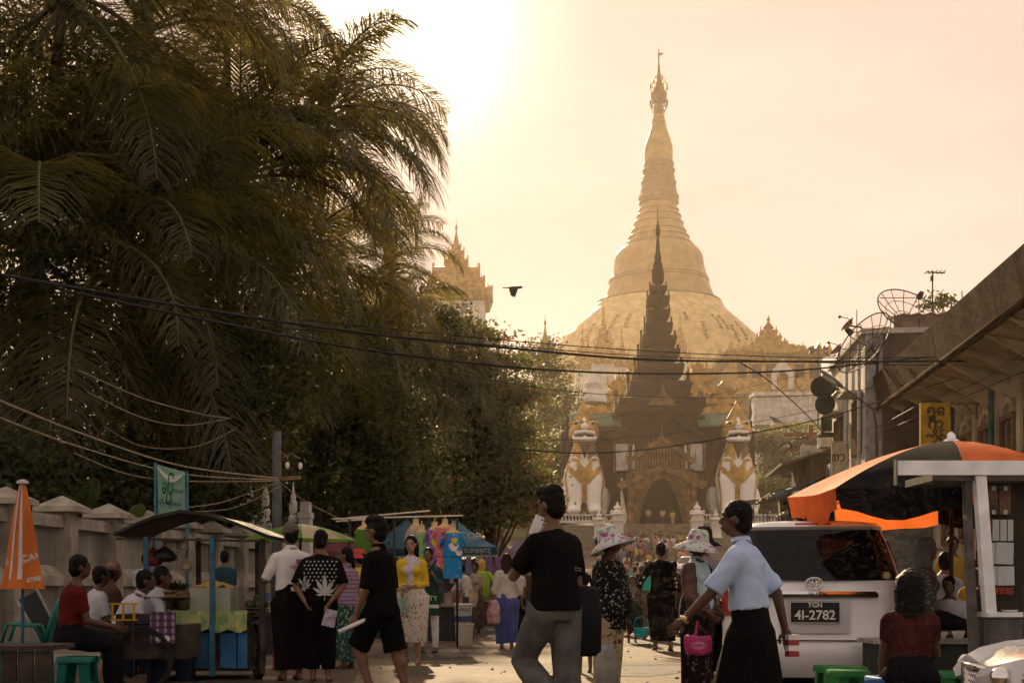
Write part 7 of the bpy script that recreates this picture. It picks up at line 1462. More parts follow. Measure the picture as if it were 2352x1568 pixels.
        for nm in 'LR':
            hp2, kn, an = J['hip' + nm], J['knee' + nm], J['ank' + nm]; w0, w1, w2 = .092 * k * (.4 + .6 * bulk) + ez, .062 * k + ez * 1.2, .048 * k + ez * 1.3
            if bottom.get('tight'): w1, w2 = .058 * k + ez * .5, .042 * k + ez * .4
            frac = bottom.get('len', 2.0)
            if frac <= 1: b.tube([hp2, hp2.lerp(kn, frac * .5), hp2.lerp(kn, frac)], [w0, (w0 + w1) / 2 + ez * .3, w1 + ez], 14)
            else: b.tube([hp2, hp2.lerp(kn, .5), kn, kn.lerp(an, .5 * (frac - 1)), kn.lerp(an, (frac - 1) * .97)], [w0, (w0 + w1) / 2, w1, (w1 + w2) / 2 + .006, w2], 14)
        if bk in ('longyi', 'skirt'):
            for f in (.3, .6, .9): b.ell(J['kneeL'].lerp(J['kneeR'], .5) * f + P * (1 - f), (.13 * k, .1 * k, .08 * k), 10)
        bot = remesh(b, max(vox, .013), nm_, bm_, 2, wob(seed, 26, .008 * k)); put(nm_, bot, e)
    # ---- upper garments
    tops = top if isinstance(top, list) else [top]; outs = []
    for ti, tp in enumerate(tops):
        b = MB(); ez = tp.get('ease', .02) * k; t0 = tp.get('hem', -.06) * k; fl = tp.get('flare', 0) * k; pr2 = [(t, a, c) for t, a, c in prof if t > t0 + .02 * k and t < .48 * k]; a0, c0 = np.interp(t0, [q[0] for q in prof], [q[1] for q in prof]), np.interp(t0, [q[0] for q in prof], [q[2] for q in prof])
        sm = lambda t: fl * max(0, (.3 * k - t) / (.4 * k))
        b.loft([ring(t0, a0 + ez + sm(t0), c0 + ez + sm(t0) + bel(t0) * .5, bel(t0) * .5)] + [ring(t, a + ez + sm(t) + (.012 * k if tp.get('blouse') and t < .2 * k else 0), c + ez * (.9 if t < .45 * k else .6) + sm(t) + bel(t) * .5, bel(t) * .5) for t, a, c in pr2] + [ring(.48 * k, .098 * k, .066 * k), ring((.515 if tp.get('collar') else .505) * k, .068 * k, .062 * k)])
        if fem:
            for s in (-1, 1): b.ell(sp(s * .068 * k, .08 * k, .30 * k), .055 * k + ez * .9, 10)
        sl = tp.get('sleeve', .8); sr = tp.get('sleeve_r', .0) * k
        for nm in 'LR':
            s_, e_, w_ = J['sh' + nm], J['el' + nm], J['wr' + nm]; b.ell(s_, (.05 * k * (.3 + .7 * bulk) + ez * .6), 10)
            if sl <= 0: continue
            if sl <= 1: q = s_.lerp(e_, sl); b.tube([s_, s_.lerp(q, .5), q], [.052 * k * (.3 + .7 * bulk) + ez * .8, .05 * k + ez * .65 + sr * .3, .042 * k + ez * .6 + sr * .6], 12)
            else: q = e_.lerp(w_, sl - 1); b.tube([s_, s_.lerp(e_, .5), e_, e_.lerp(q, .5), q], [.054 * k + ez * .8, .048 * k + ez * .6, .042 * k + ez * .6, .038 * k + ez * .55, .031 * k + ez * .6 + sr], 12)
        me = remesh(b, max(vox, .012), tp.get('name', 'shirt'), tp['mat'], 2, wob(seed + ti, 22, tp.get('wrinkle', .006) * k)); outs.append(me); go = put(tp.get('name', 'shirt'), me, e)
        if tp.get('collar'):
            q = MB(); q.lathe([(.066 * k, 0), (.074 * k, -.012 * k), (.06 * k, .035 * k), (.056 * k, .03 * k)], n=20, sy=.95, cap=False)
            for i_, v_ in enumerate(q.v): q.v[i_] = sp(0, 0, .505 * k) + R @ v_
            q.build('collar', tp['mat'], go, smooth=True)
        if tp.get('open'):                                # an open front: the garment keeps its back and sides only
            bm = bmesh.new(); bm.from_mesh(me); kill = []
            for f in bm.faces:
                c = f.calc_center_median(); loc = R.inverted() @ (c - P)
                armd = min((c - (p0 + (p1 - p0) * max(0, min(1, (c - p0).dot(p1 - p0) / max(1e-6, (p1 - p0).length_squared))))).length for p0, p1 in ((J['shL'], J['elL']), (J['elL'], J['wrL']), (J['shR'], J['elR']), (J['elR'], J['wrR'])))
                if loc.y > tp['open'] * k and abs(loc.x) < tp.get('open_w', .085) * k and loc.z < .50 * k and armd > .085 * k: kill.append(f)
            bmesh.ops.delete(bm, geom=kill, context='FACES'); bm.to_mesh(me); bm.free()
    # ---- hair
    hm_ = hairmat or HAIR
    if hair and hair != 'none':
        b = MB(); b.ell(hp_(0, -.018, .034), (.083 * k, .097 * k, .098 * k), 16, HR); b.ell(hp_(0, -.045, -.02), (.075 * k, .066 * k, .085 * k), 14, HR)
        if hair == 'quiff': b.ell(hp_(0, .03, .10), (.07 * k, .07 * k, .05 * k), 12, HR); b.ell(hp_(0, -.02, .09), (.08 * k, .085 * k, .06 * k), 12, HR); b.cap_(hp_(0, .07, .075), hp_(.0, .1, .09), .03 * k, .012 * k)
        if hair in ('long', 'shoulder', 'verylong'):
            hb = 1.5 if hair == 'verylong' else 1.0; L_ = {'shoulder': .24, 'long': .34, 'verylong': .52}[hair]; b.cap_(hp_(0, -.05, 0), hp_(0, -.085, -L_), .08 * k * hb, .065 * k * hb); b.cap_(hp_(-.05, -.03, 0), hp_(-.062, -.045, -L_ * .85), .05 * k, .04 * k); b.cap_(hp_(.05, -.03, 0), hp_(.062, -.045, -L_ * .85), .05 * k, .04 * k)
        if hair == 'bun': b.ell(hp_(0, -.12, .02), .045 * k, 10)
        if hair == 'tail': b.ell(hp_(0, -.1, -.02), .03 * k, 8); b.cap_(hp_(0, -.11, -.03), hp_(0, -.13, -.22), .03 * k, .015 * k)
        tw1, tw2 = wob(seed + 5, 130, .005 * k), wob(seed + 6, 45, (.005 if hair in ('short', 'quiff') else .002) * k); put('hair', remesh(b, max(.008, vox * .75), 'hair', hm_, 1, lambda co: tw1(co) + tw2(co)), e)
    if hat:
        q = MB(); hk = hat['kind']; X = Matrix.Translation(HC) @ HR.to_4x4() @ Matrix.Rotation(rad(hat.get('tilt', 0)), 4, 'X') @ Matrix.Translation((0, -.012 * k, .035 * k)); ho = empty('hat'); ho.parent = e
        br = hat.get('brim', .19) * k; dr = hat.get('droop', .07) * k; ch = hat.get('crown', .115) * k
        if hk == 'bucket':
            q.X = X; q.lathe([(.02 * k, ch), (.065 * k, ch * .97), (.09 * k, ch * .75), (.102 * k, .02 * k), (.104 * k, .0)], n=36, sy=1.12, cap=False); q.build('hat_crown', hat['mat'], ho, smooth=True)
            q = MB(); q.X = X; q.lathe([(.103 * k, .004), (.12 * k, -.012 * k), (br * .8, -dr * .55), (br, -dr), (br * .985, -dr - .004), (.118 * k, -.02 * k), (.1 * k, -.008)], n=48, sy=1.1, cap=False, fn=lambda a, i: 1 + (.05 * math.sin(a * 3 + seed) + .03 * math.sin(a * 5)) * (1 if 2 <= i <= 4 else 0)); q.build('hat_brim', hat.get('mat2', hat['mat']), ho, smooth=True)
            if hat.get('band'): q = MB(); q.X = X; q.lathe([(.106 * k, .006), (.104 * k, .03 * k)], n=36, sy=1.12, cap=False); q.build('hat_band', hat['band'], ho, smooth=True)
        else:
            q.X = X; q.lathe([(.005, ch * .8), (.04 * k, ch * .77), (.075 * k, ch * .55), (.09 * k, ch * .2), (.09 * k, -.015 * k)], n=24, sy=1.1, cap=False); q.build('cap_crown', hat['mat'], ho, smooth=True)
            q = MB(); V = []; vl = hat.get('visor', .075) * k
            for i in range(11):
                a = rad(20 + 140 * i / 10); V += [X @ V3((math.cos(a) * .088 * k, math.sin(a) * .098 * k, -.01 * k)), X @ V3((math.cos(a) * .085 * k, math.sin(a) * .098 * k + vl * math.sin(rad(180 * i / 10)), -.03 * k))]
            q.add(V, [(2 * i, 2 * i + 1, 2 * i + 3, 2 * i + 2) for i in range(10)]); q.build('visor', hat['mat'], ho, smooth=True)
    if shoes:
        for nm in 'LR':
            to, he, fw, sn = J['toe' + nm], J['heel' + nm], J['fwd' + nm], J['shin' + nm]; q = MB(); so = sn * .026 * k; sd = fw.cross(sn).normalized()
            if shoes == 'shoe': q.cap_(he + so * .2, to + so * .1, .043 * k, .036 * k, 10); q.build('shoe', M('dark_shoe', (.02, .017, .015), .5), e, smooth=True)
            else:
                c = []
                for t, w in ((-.04, .025), (.0, .036), (.4, .034), (.75, .046), (1.05, .042), (1.2, .02)): p = he.lerp(to, t) + so; c += [(p - sd * w * k, p + sd * w * k)]
                for lift in (0, 1): pass
                vt = [q_ for pr3 in c for q_ in pr3]; vb = [q_ + sn * .014 * k for q_ in vt]; n = len(vt); q.add(vt + vb, [(2 * i, 2 * i + 1, 2 * i + 3, 2 * i + 2) for i in range(n // 2 - 1)] + [(n + 2 * i + 2, n + 2 * i + 3, n + 2 * i + 1, n + 2 * i) for i in range(n // 2 - 1)] + [(2 * i, 2 * i + 2, n + 2 * i + 2, n + 2 * i) for i in range(n // 2 - 1)] + [(2 * i + 3, 2 * i + 1, n + 2 * i + 1, n + 2 * i + 3) for i in range(n // 2 - 1)]); sm_ = M('slipper_yellow', (.35, .22, .02), .6) if shoes == 'yellow' else M('flipflop_rubber', (.025, .02, .018), .7); q.build('slipper', sm_, e)
                q = MB(); t0_ = he.lerp(to, .8) - sn * .02 * k; a_, c_ = he.lerp(to, .35) + sd * .036 * k, he.lerp(to, .35) - sd * .036 * k; q.tube([a_ + so, a_.lerp(t0_, .5) - sn * .02 * k, t0_], .006 * k, 5); q.tube([c_ + so, c_.lerp(t0_, .5) - sn * .02 * k, t0_], .006 * k, 5); q.build('slipper_strap', sm_, e)
    Mx = Matrix.Translation(e.location) @ Matrix.Rotation(rzr, 4, 'Z'); out = {q: (Mx @ w if q[:2] not in ('hd', 'fw') and q[:4] != 'shin' else (Mx.to_3x3() @ w)) for q, w in J.items()}; out['e'] = e; out['tops'] = outs; out['bot'] = bot; out['k'] = k; out['P'] = P; out['sp'] = sp; out['Mx'] = Mx
    return out
def decal_on(pp, garment, me, direction, name='print', lift=.004, cuts=2, parent=None):
    put(name, project(me, garment, direction, lift, cuts), parent or pp['e'])
def held_bag(p, w, h, mat, label, cat='bag', name='carrier_bag', dp_=.45, rz=0, cord=.1):
    e = empty(name, p, rz=rz, label=label, cat=cat); b = MB(); b.loft([[(math.cos(a) * w * q * (1 + .08 * math.sin(a * 5 + z_ * 9)), math.sin(a) * w * dp_ * q, -cord - h + z_ * h) for a in [i * .3927 for i in range(16)]] for z_, q in ((0, .8), (.08, 1.0), (.5, 1.05), (.85, .8), (1.0, .45))]); b.build('pouch', mat, e, smooth=True)
    for s in (-1, 1):
        b = MB(); b.tube([(s * w * .35, 0, -cord), (s * w * .12, 0, -.01), (0, 0, .005)], .006, 5); b.build('handle', mat, e)
    return e
# --- the man on the phone
pm = person('man in black tee holding a phone to his ear, striding left', 1275, 8.8, 1.69, 42, dict(mat=BLACKC, sleeve=.78, hem=-.06, ease=.03, flare=.02, sleeve_r=.012, name='tee_shirt'), dict(kind='trousers', mat=CB('grey_jeans', (.105, .10, .09), var=.25), ease=.028), z=-.10, hair='quiff',
            arms={'L': ((-.16, .58, -.75), (.105, -.10, .30), (.2, -.25, .95)), 'R': ((.12, -.1, -1), (.06, .12, -1))}, legs={'L': ((0, .50, -.85), (.0, -.72, -.7)), 'R': ((0, -.05, -1), (0, -.12, -1))}, lean=2, head=(-4, 8), shoes='shoe', vox=.010, skin=SKIN, curl=.6)
e = empty('mobile_phone', pm['palmL'] + pm['hdL'] * .07 + Vector((.015, -.03, .01)), label='white mobile phone held at the ear of the man in black', cat='phone'); e.rotation_euler = (rad(8), rad(20), rad(30)); b = MB(); b.box((0, 0, 0), (.068, .010, .135)); b.build('case', M('white_phone', (.75, .75, .76), .25, var=0), e); b = MB(); b.box((0, .006, 0), (.06, .002, .12)); b.build('screen', GLS, e); b = MB(); b.ell((.02, -.006, .05), (.007, .002, .007), 8); b.build('camera_lens', GLS, e)
e = empty('shoulder_bag', pm['palmR'] + Vector((.05, -.02, .16)), rz=rad(40), label='black bag hanging at the side of the man on the phone', cat='bag'); b = MB(); b.loft([[(math.cos(a) * w, math.sin(a) * w * .42, z_) for a in [i * .3927 for i in range(16)]] for z_, w in ((-.36, .12), (-.33, .16), (-.1, .165), (.08, .14), (.12, .1))]); b.build('pouch', CB('black_nylon', (.012, .012, .013), rough=.6), e, smooth=True); b = MB(); b.tube([(-.1, 0, .08), (-.06, 0, .19), (.06, 0, .19), (.1, 0, .08)], .012, 6); b.build('handle', M('black_nylon'), e)
b = MB(); P_ = [(-.028, -.011), (.028, -.011), (.028, .011), (-.028, .011)]; I_ = [(-.024, -.007), (.024, -.007), (.024, .007), (-.024, .007)]; b.add([(x, 0, z) for x, z in P_ + I_], [(0, 1, 5, 4), (1, 2, 6, 5), (2, 3, 7, 6), (3, 0, 4, 7)]); me = b.mesh('sleeve_label', M('grey_thread', (.3, .3, .3), .8)); c_ = (pm['Mx'].inverted() @ (pm['shR'].lerp(pm['elR'], .62))); dv = pm['Mx'].inverted().to_3x3() @ Vector((-.15, 1, 0)); xd = pm['Mx'].inverted().to_3x3() @ Vector((1, 0, -.1)); me.transform(Matrix.Translation(c_ - dv.normalized() * .3) @ Matrix((xd.normalized(), dv.normalized(), Vector((0, 0, 1)))).transposed().to_4x4()); decal_on(pm, pm['tops'][0], me, dv, 'sleeve_label', .003, 0)
# --- the man in the pale blue shirt
bs = person('man in pale blue rolled-sleeve shirt and black longyi walking left past the van', 1724, 8.15, 1.63, 66, dict(mat=CB('pale_blue_shirt', (.48, .61, .86), var=.05, trans=.12), sleeve=.92, hem=.06, ease=.03, blouse=True, collar=True, sleeve_r=.018, wrinkle=.014, name='shirt'), dict(kind='longyi', mat=CB('black_longyi', (.005, .0045, .0045)), hem=.12, waist=.12, fold=.01), z=-.15, hair='short', skin=SKIN3, face=True,
            arms={'L': ((-.22, .55, -.8), (-.02, .72, -.7), (0, .75, -.65)), 'R': ((.12, -.62, -.8), (.05, -.22, -.97))}, legs={'L': ((-.02, .30, -.95), (0, -.05, -1)), 'R': ((.02, -.22, -.97), (0, -.4, -.92))}, lean=7, head=(3, 6), vox=.010)
q_ = bs['wrL']; e = empty('wrist_watch', q_, label='gold wrist watch on the forward arm of the man in pale blue', cat='watch'); hd_ = (bs['wrL'] - bs['elL']).normalized(); ax = hd_.to_track_quat('Z', 'Y'); e.rotation_mode = 'QUATERNION'; e.rotation_quaternion = ax; WG = M('watch_gold', (.6, .42, .14), .3, .8, var=0); b = MB(); b.lathe([(.031, -.008), (.033, -.008), (.033, .008), (.031, .008), (.031, -.008)], n=20, cap=False); b.build('strap', WG, e, smooth=True); b = MB(); vv = ax.inverted() @ Vector((-.1, -1, .25)).normalized(); b.ell(vv * .034, (.017, .017, .017), 12); b.build('dial', M('watch_dial', (.65, .55, .32), .3), e, smooth=True)
e = empty('cigarette_pack', bs['palmR'] + Vector((.03, -.02, -.06)), rz=.3, label='red and white carton in the trailing hand of the man in pale blue', cat='carton'); 
for k, (z_, m_) in enumerate(((-.055, M('carton_red', (.3, .04, .05), .6)), (-.018, M('carton_white', (.7, .66, .62), .6)), (.018, M('carton_red')), (.05, M('carton_white')))):
    b = MB(); b.box((0, 0, z_), (.075, .05, .034)); b.build('carton_band', m_, e)
# --- the two women in sun hats
FLH = pattern('floral_hat_cloth', 'floral', ((.52, .54, .50), [(.38, .08, .26), (.20, .34, .26)]), 13, .85, .33); JKT = pattern('black_floral_jacket', 'floral', ((.006, .006, .006), [(.26, .24, .18)]), 34, .85, .3); BRS = pattern('brown_floral_skirt', 'blot', ((.34, .26, .16), [(.13, .03, .02), (.12, .14, .13)]), 9, .85, .58)
wa = person('woman in floral sun hat and black floral jacket facing right', 1398, 10.8, 1.43, -112, [dict(mat=CB('peach_blouse', (.55, .30, .21), var=.08), sleeve=0, hem=-.16, ease=.02, flare=.03, name='blouse'), dict(mat=JKT, sleeve=1.8, hem=-.2, ease=.04, flare=.02, open=.0, open_w=.3, name='jacket')], dict(kind='skirt', mat=BRS, hem=.08, ease=.03, fold=.012), z=-.03, sex='f', bulk=1.28, belly=.08, skin=SKIN3, hair='bun', face=True,
            arms={'R': ((.1, -.12, -1), (.0, .25, -.97)), 'L': ((-.1, .1, -1), (0, .4, -.9))}, head=(8, 0), hat=dict(kind='bucket', mat=FLH, tilt=12, brim=.21, droop=.10, crown=.125), vox=.011)
held_bag(wa['palmR'] + Vector((.0, -.01, -.05)), .09, .34, M('clear_carrier', (.42, .40, .36), .4, var=.2, trans=.4), 'limp plastic carrier bag held by the woman in the black floral jacket')
CARD = CB('brown_cardigan', (.115, .075, .06), var=.3, scale=12); DSK = pattern('dark_print_skirt', 'blot', ((.010, .007, .007), [(.20, .05, .03), (.14, .13, .13)]), 16, .85, .64)
wb_ = person('woman in pale sun hat, brown cardigan and light blue polo', 1600, 11.2, 1.42, -128, [dict(mat=CB('sky_polo', (.36, .49, .56), var=.06), sleeve=0, hem=-.02, ease=.018, name='polo', collar=True, wrinkle=.012), dict(mat=CARD, sleeve=1.85, hem=-.1, ease=.035, open=.04, open_w=.2, name='cardigan')], dict(kind='skirt', mat=DSK, hem=.08, ease=.035), z=-.03, sex='f', bulk=1.18, belly=.05, skin=SKIN3, hair='bun', face=True, head=(-12, -4),
            arms={'R': ((.14, .1, -.98), (-.3, .62, -.55)), 'L': ((-.14, .12, -.98), (.35, .6, -.5))}, hat=dict(kind='bucket', mat=FLH, tilt=4, brim=.225, droop=.095, crown=.125), vox=.011)
e = empty('pink_handbag', W(1603, 1478, 10.75), label='pink translucent handbag carried before the dark print skirt', cat='handbag'); PNK = M('pink_plastic', (.50, .04, .17), .35, rgb2=(.30, .03, .10), scale=14, trans=.2); b = MB(); b.loft([[(math.cos(a) * w, math.sin(a) * .06, z_ + .012 * math.sin(a * 6)) for a in [i * .3142 for i in range(20)]] for z_, w in ((-.08, .085), (-.06, .105), (.02, .118), (.065, .108))]); pk = b.mesh('pouch', PNK, True); put('pouch', pk, e)
b = MB(); b.tube([(-.02, 0, .06), (-.012, 0, .13), (.0, 0, .19)], .012, 6); b.build('handle', M('pink_plastic'), e)
for r_ in (.05, .036, .022):
    b = MB(); b.tube([(math.cos(t) * r_ * 1.2, -.06, -.01 + math.sin(t) * r_ * .6) for t in [i * .4488 for i in range(14)]], .003, 4, closed=True); b.build('embossed_ring', M('pink_light', (.55, .25, .32), .5), e)
# --- black polo man, white polo man, leaf shirt man
bp_ = person('man in black polo and shorts walking left with papers', 878, 11.0, 1.575, 68, dict(mat=BLACKC, sleeve=.95, hem=-.13, ease=.03, collar=True, name='polo', sleeve_r=.012), dict(kind='shorts', mat=CB('black_shorts', (.005, .005, .0055)), len=.97, ease=.022), z=-.04, hair='quiff', arms={'L': ((-.1, .12, -1), (-.02, .42, -.9)), 'R': ((.1, -.1, -1), (0, .1, -1))}, legs={'L': ((0, .48, -.87), (0, -.35, -.94)), 'R': ((0, -.22, -.97), (0, -.3, -.95))}, lean=4, vox=.011, face=True)
e = empty('rolled_papers', bp_['palmL'] + Vector((.03, -.03, -.03)), label='rolled white papers in the hand of the man in black shorts', cat='papers'); b = MB(); b.tube([(-.15, -.02, -.07), (.16, .02, .07)], .018, 10); b.build('roll', M('white_paper', (.68, .66, .62), .7, var=.1), e, smooth=True)
WPO = CB('white_polo_cloth', (.66, .65, .62), var=.05)
wp = person('man in white polo and peaked cap standing with folded arms', 668, 13.4, 1.58, 28, dict(mat=WPO, sleeve=.95, hem=.03, ease=.02, blouse=True, collar=True, name='polo', wrinkle=.01), dict(kind='longyi', mat=CB('dark_brown_longyi', (.010, .007, .006)), hem=.12, waist=.11, fold=.008), hair='short', arms={'L': ((-.4, .18, -.88), (.45, .8, .12)), 'R': ((.32, .25, -.9), (-.55, .75, .15))}, hat=dict(kind='cap', mat=CB('grey_brown_cap', (.12, .10, .085)), crown=.13), vox=.011, head=(2, 10))
def back_text(pp, t, x, z_, size, mat, bold=.001):
    n_ = Vector((0, 1, 0)); me = orient(text_mesh(t, size, 0, mats=mat, bold=bold), frame((x, -.5, z_), (1, 0, 0), (0, 0, 1))); decal_on(pp, pp['tops'][0], me, (0, 1, 0), 'lettering', .004, 1)
zc = wp['P'].z + .36 * wp['k']
for i, c in enumerate(((.03, .05, .28), (.5, .05, .06), (.03, .05, .28))):
    b = MB(); b.add([(.02, -.5, zc + .02 - i * .016), (.11, -.5, zc + .02 - i * .016), (.11, -.5, zc + .008 - i * .016), (.02, -.5, zc + .008 - i * .016)], [(0, 3, 2, 1)]); decal_on(wp, wp['tops'][0], b.mesh('flag_stripe', M('stripe_%d' % (i % 2), c, .8)), (0, 1, 0), 'flag_stripe', .004, 3)
back_text(wp, 'ကြာသပတေး', .065, zc - .06, .04, M('red_print', (.4, .04, .05), .8)); back_text(wp, 'မင်္ဂလာ', .065, zc - .095, .035, M('red_print'))
LFB = CB('black_leaf_shirt', (.006, .0055, .0055)); LFW = M('leaf_print_grey', (.42, .42, .39), .85, var=.1)
lm = person('young man in black leaf-print tee with hands clasped behind', 737, 13.2, 1.51, -3, dict(mat=LFB, sleeve=.95, hem=-.04, ease=.032, name='tee_shirt', sleeve_r=.015), dict(kind='trousers', mat=CB('black_trousers', (.005, .005, .005)), ease=.022, len=1.85), hair='short', arms={'L': ((-.38, -.22, -.9), (.5, -.5, -.72)), 'R': ((.38, -.22, -.9), (-.5, -.5, -.72))}, vox=.011, shoes='flipflop')
def leaf_shape(cx, cz, s):
    b = MB()
    for k, (a, l) in enumerate(((90, 1.0), (62, .88), (118, .88), (32, .68), (148, .68), (2, .42), (178, .42))):
        a = rad(a); u = Vector((math.cos(a), 0, math.sin(a))); v_ = Vector((-u.z, 0, u.x)); w = .11 * l; P = [Vector((0, 0, 0)), u * l * .35 + v_ * w * .8, u * l * .62 + v_ * w, u * l, u * l * .62 - v_ * w, u * l * .35 - v_ * w * .8]; b.add([Vector((cx, -.5 - .0, cz)) + p * s for p in P], [tuple(range(6))])
    b.add([Vector((cx - .01 * s, -.5, cz)), Vector((cx + .01 * s, -.5, cz)), Vector((cx + .015 * s, -.5, cz - .3 * s)), Vector((cx - .015 * s, -.5, cz - .3 * s))], [(0, 1, 2, 3)]); return b.mesh('leaf_print', LFW)
z0_ = lm['P'].z
decal_on(lm, lm['tops'][0], leaf_shape(.06, z0_ + .03, .21), (0, 1, 0), 'leaf_print', .004, 2); decal_on(lm, lm['tops'][0], leaf_shape(-.15, z0_ + .10, .13), (0, 1, 0), 'leaf_print', .004, 2)
rr = random.Random(9)
for r_ in range(6):
    for c_ in range(8):
        x_, zz = -.15 + c_ * .043 + (r_ % 2) * .02, z0_ + .19 * lm['k'] + r_ * .038
        if zz < z0_ + .40: decal_on(lm, lm['tops'][0], leaf_shape(x_, zz, .022), (0, 1, 0), 'leaf_print', .004, 0)
e = empty('printed_bag', lm['palmR'] + Vector((.02, -.06, -.14)), label='clear bag with purple print held behind the leaf-print shirt', cat='bag'); e.rotation_euler = (0, rad(14), 0); b = MB(); b.box((0, 0, 0), (.13, .04, .17), taper=.85); b.build('pouch', M('purple_print_bag', (.52, .50, .55), .3, rgb2=(.30, .16, .34), scale=22, trans=.2), e)
# --- women left of centre
PLD = pattern('plaid_cloth', 'plaid', ((.30, .16, .25), [(0, (.05, .30, .42)), (2, (.40, .30, .06)), (0, (.45, .10, .22)), (2, (.06, .10, .20))]), 15); CAM = pattern('green_print_skirt', 'blot', ((.03, .06, .05), [(.28, .36, .22), (.03, .14, .15)]), 26, .85, .56)
person('woman in bright plaid shirt with tied hair', 797, 15.4, 1.41, 58, dict(mat=PLD, sleeve=.9, hem=-.12, ease=.03, name='shirt', collar=True, flare=.015), dict(kind='skirt', mat=CAM, hem=.1, ease=.03), sex='f', hair='tail', bulk=1.1, shoes='yellow', head=(3, 25), skin=SKIN, face=True, arms={'L': ((-.14, 0, -1), (0, .15, -1)), 'R': ((.16, -.12, -1), (.05, .1, -1))})
person('woman in red hat and yellow shirt behind the plaid-shirted woman', 825, 17.4, 1.44, 52, dict(mat=CB('yellow_shirt', (.55, .40, .03)), sleeve=.8, hem=-.1, ease=.025, name='shirt'), dict(kind='longyi', mat=CB('olive_longyi', (.10, .14, .05)), hem=.1, ease=.025), sex='f', hair='bun', hat=dict(kind='bucket', mat=CB('red_hat_cloth', (.45, .07, .06)), brim=.15, droop=.05, crown=.1, mat2=CB('red_hat_cloth')), skin=SKIN)
YC = CB('yellow_cardigan', (.58, .40, .035), var=.08); FSK = pattern('white_floral_skirt', 'floral', ((.56, .50, .42), [(.36, .05, .06), (.10, .25, .16)]), 17, .85, .24)
yw = person('woman in yellow cardigan and floral skirt walking towards the viewer', 945, 16.5, 1.59, 176, [dict(mat=pattern('lilac_lace', 'floral', ((.55, .48, .55), [(.25, .12, .3)]), 60, .85, .3), sleeve=0, hem=.02, ease=.015, name='blouse'), dict(mat=YC, sleeve=1.75, hem=-.13, ease=.018, name='cardigan', open=.03, open_w=.05)], dict(kind='skirt', mat=FSK, hem=.30, ease=.03, fold=.008), sex='f', hair='long', skin=SKIN2, face=True, vox=.012, arms={'L': ((-.2, .0, -1), (.62, .6, -.1)), 'R': ((.18, -.02, -1), (-.3, .75, -.3))}, legs={'L': ((-.0, .10, -1), (0, -.1, -1)), 'R': ((.03, -.05, -1), (0, -.35, -.94))}, head=(0, -4))
held_bag(yw['palmL'] + Vector((-.06, -.06, .0)), .07, .24, M('mint_carrier', (.38, .52, .42), .4, var=.25, scale=14, trans=.4), 'mint plastic bag hanging from the hand of the woman in yellow')
DJ = CB('navy_green_jacket', (.03, .06, .07), var=.4, scale=5)
wj = person('person in white jeans raising a hand to the mouth', 984, 19.3, 1.53, 168, dict(mat=DJ, sleeve=1.7, hem=-.12, ease=.03, name='jacket'), dict(kind='trousers', mat=CB('white_denim', (.60, .58, .58), var=.06), ease=.012, tight=True), hair='short', skin=SKIN, face=True, arms={'L': ((-.2, .15, -1), (.45, .35, .85)), 'R': ((.15, .05, -1), (0, .3, -.95))}, legs={'L': ((-.08, .1, -1), (-.02, -.05, -1)), 'R': ((.1, -.05, -1), (.02, -.25, -1))}, shoes='shoe')
e = empty('green_shoulder_bag', W(988, 1405, 19.05), label='dark green printed shoulder bag over the navy jacket', cat='bag'); b = MB(); b.box((0, 0, .12), (.3, .06, .34)); b.build('pouch', CB('bottle_green_canvas', (.012, .055, .03)), e); b = MB(); b.b2((-.13, -.034, .06), (.13, -.031, .11)); b.build('white_band', M('white_cloth'), e); put('lettering', orient(text_mesh('CITY', .1, 0, mats=M('white_cloth')), frame((0, -.035, .2), (1, 0, 0), (0, 0, 1))), e); b = MB(); b.tube([(-.13, 0, .28), (-.02, .02, .6), (.08, .06, .75)], .016, 6); b.build('strap', M('bottle_green_canvas'), e)
wt_ = person('woman in white blouse and blue longyi walking away', 1164, 20.6, 1.48, -4, dict(mat=CB('white_blouse', (.58, .54, .47), var=.06, trans=.2), sleeve=1.4, hem=-.05, ease=.03, name='blouse', wrinkle=.012), dict(kind='longyi', mat=CB('indigo_longyi', (.07, .085, .24), var=.2), hem=.1, ease=.02, fold=.012), sex='f', hair='shoulder', arms={'L': ((-.3, .0, -.95), (.1, .25, -.95)), 'R': ((.35, -.05, -.93), (.1, .3, -.9))}, hairmat=M('brown_black_hair', (.018, .009, .006), .6, var=.3, scale=40, spec=.12), vox=.013)
held_bag(W(1134, 1362, 20.4), .1, .38, M('pink_white_carrier', (.55, .42, .40), .5, rgb2=(.40, .06, .12), scale=9, trans=.3), 'pink and white carrier bag of the woman in the white blouse')
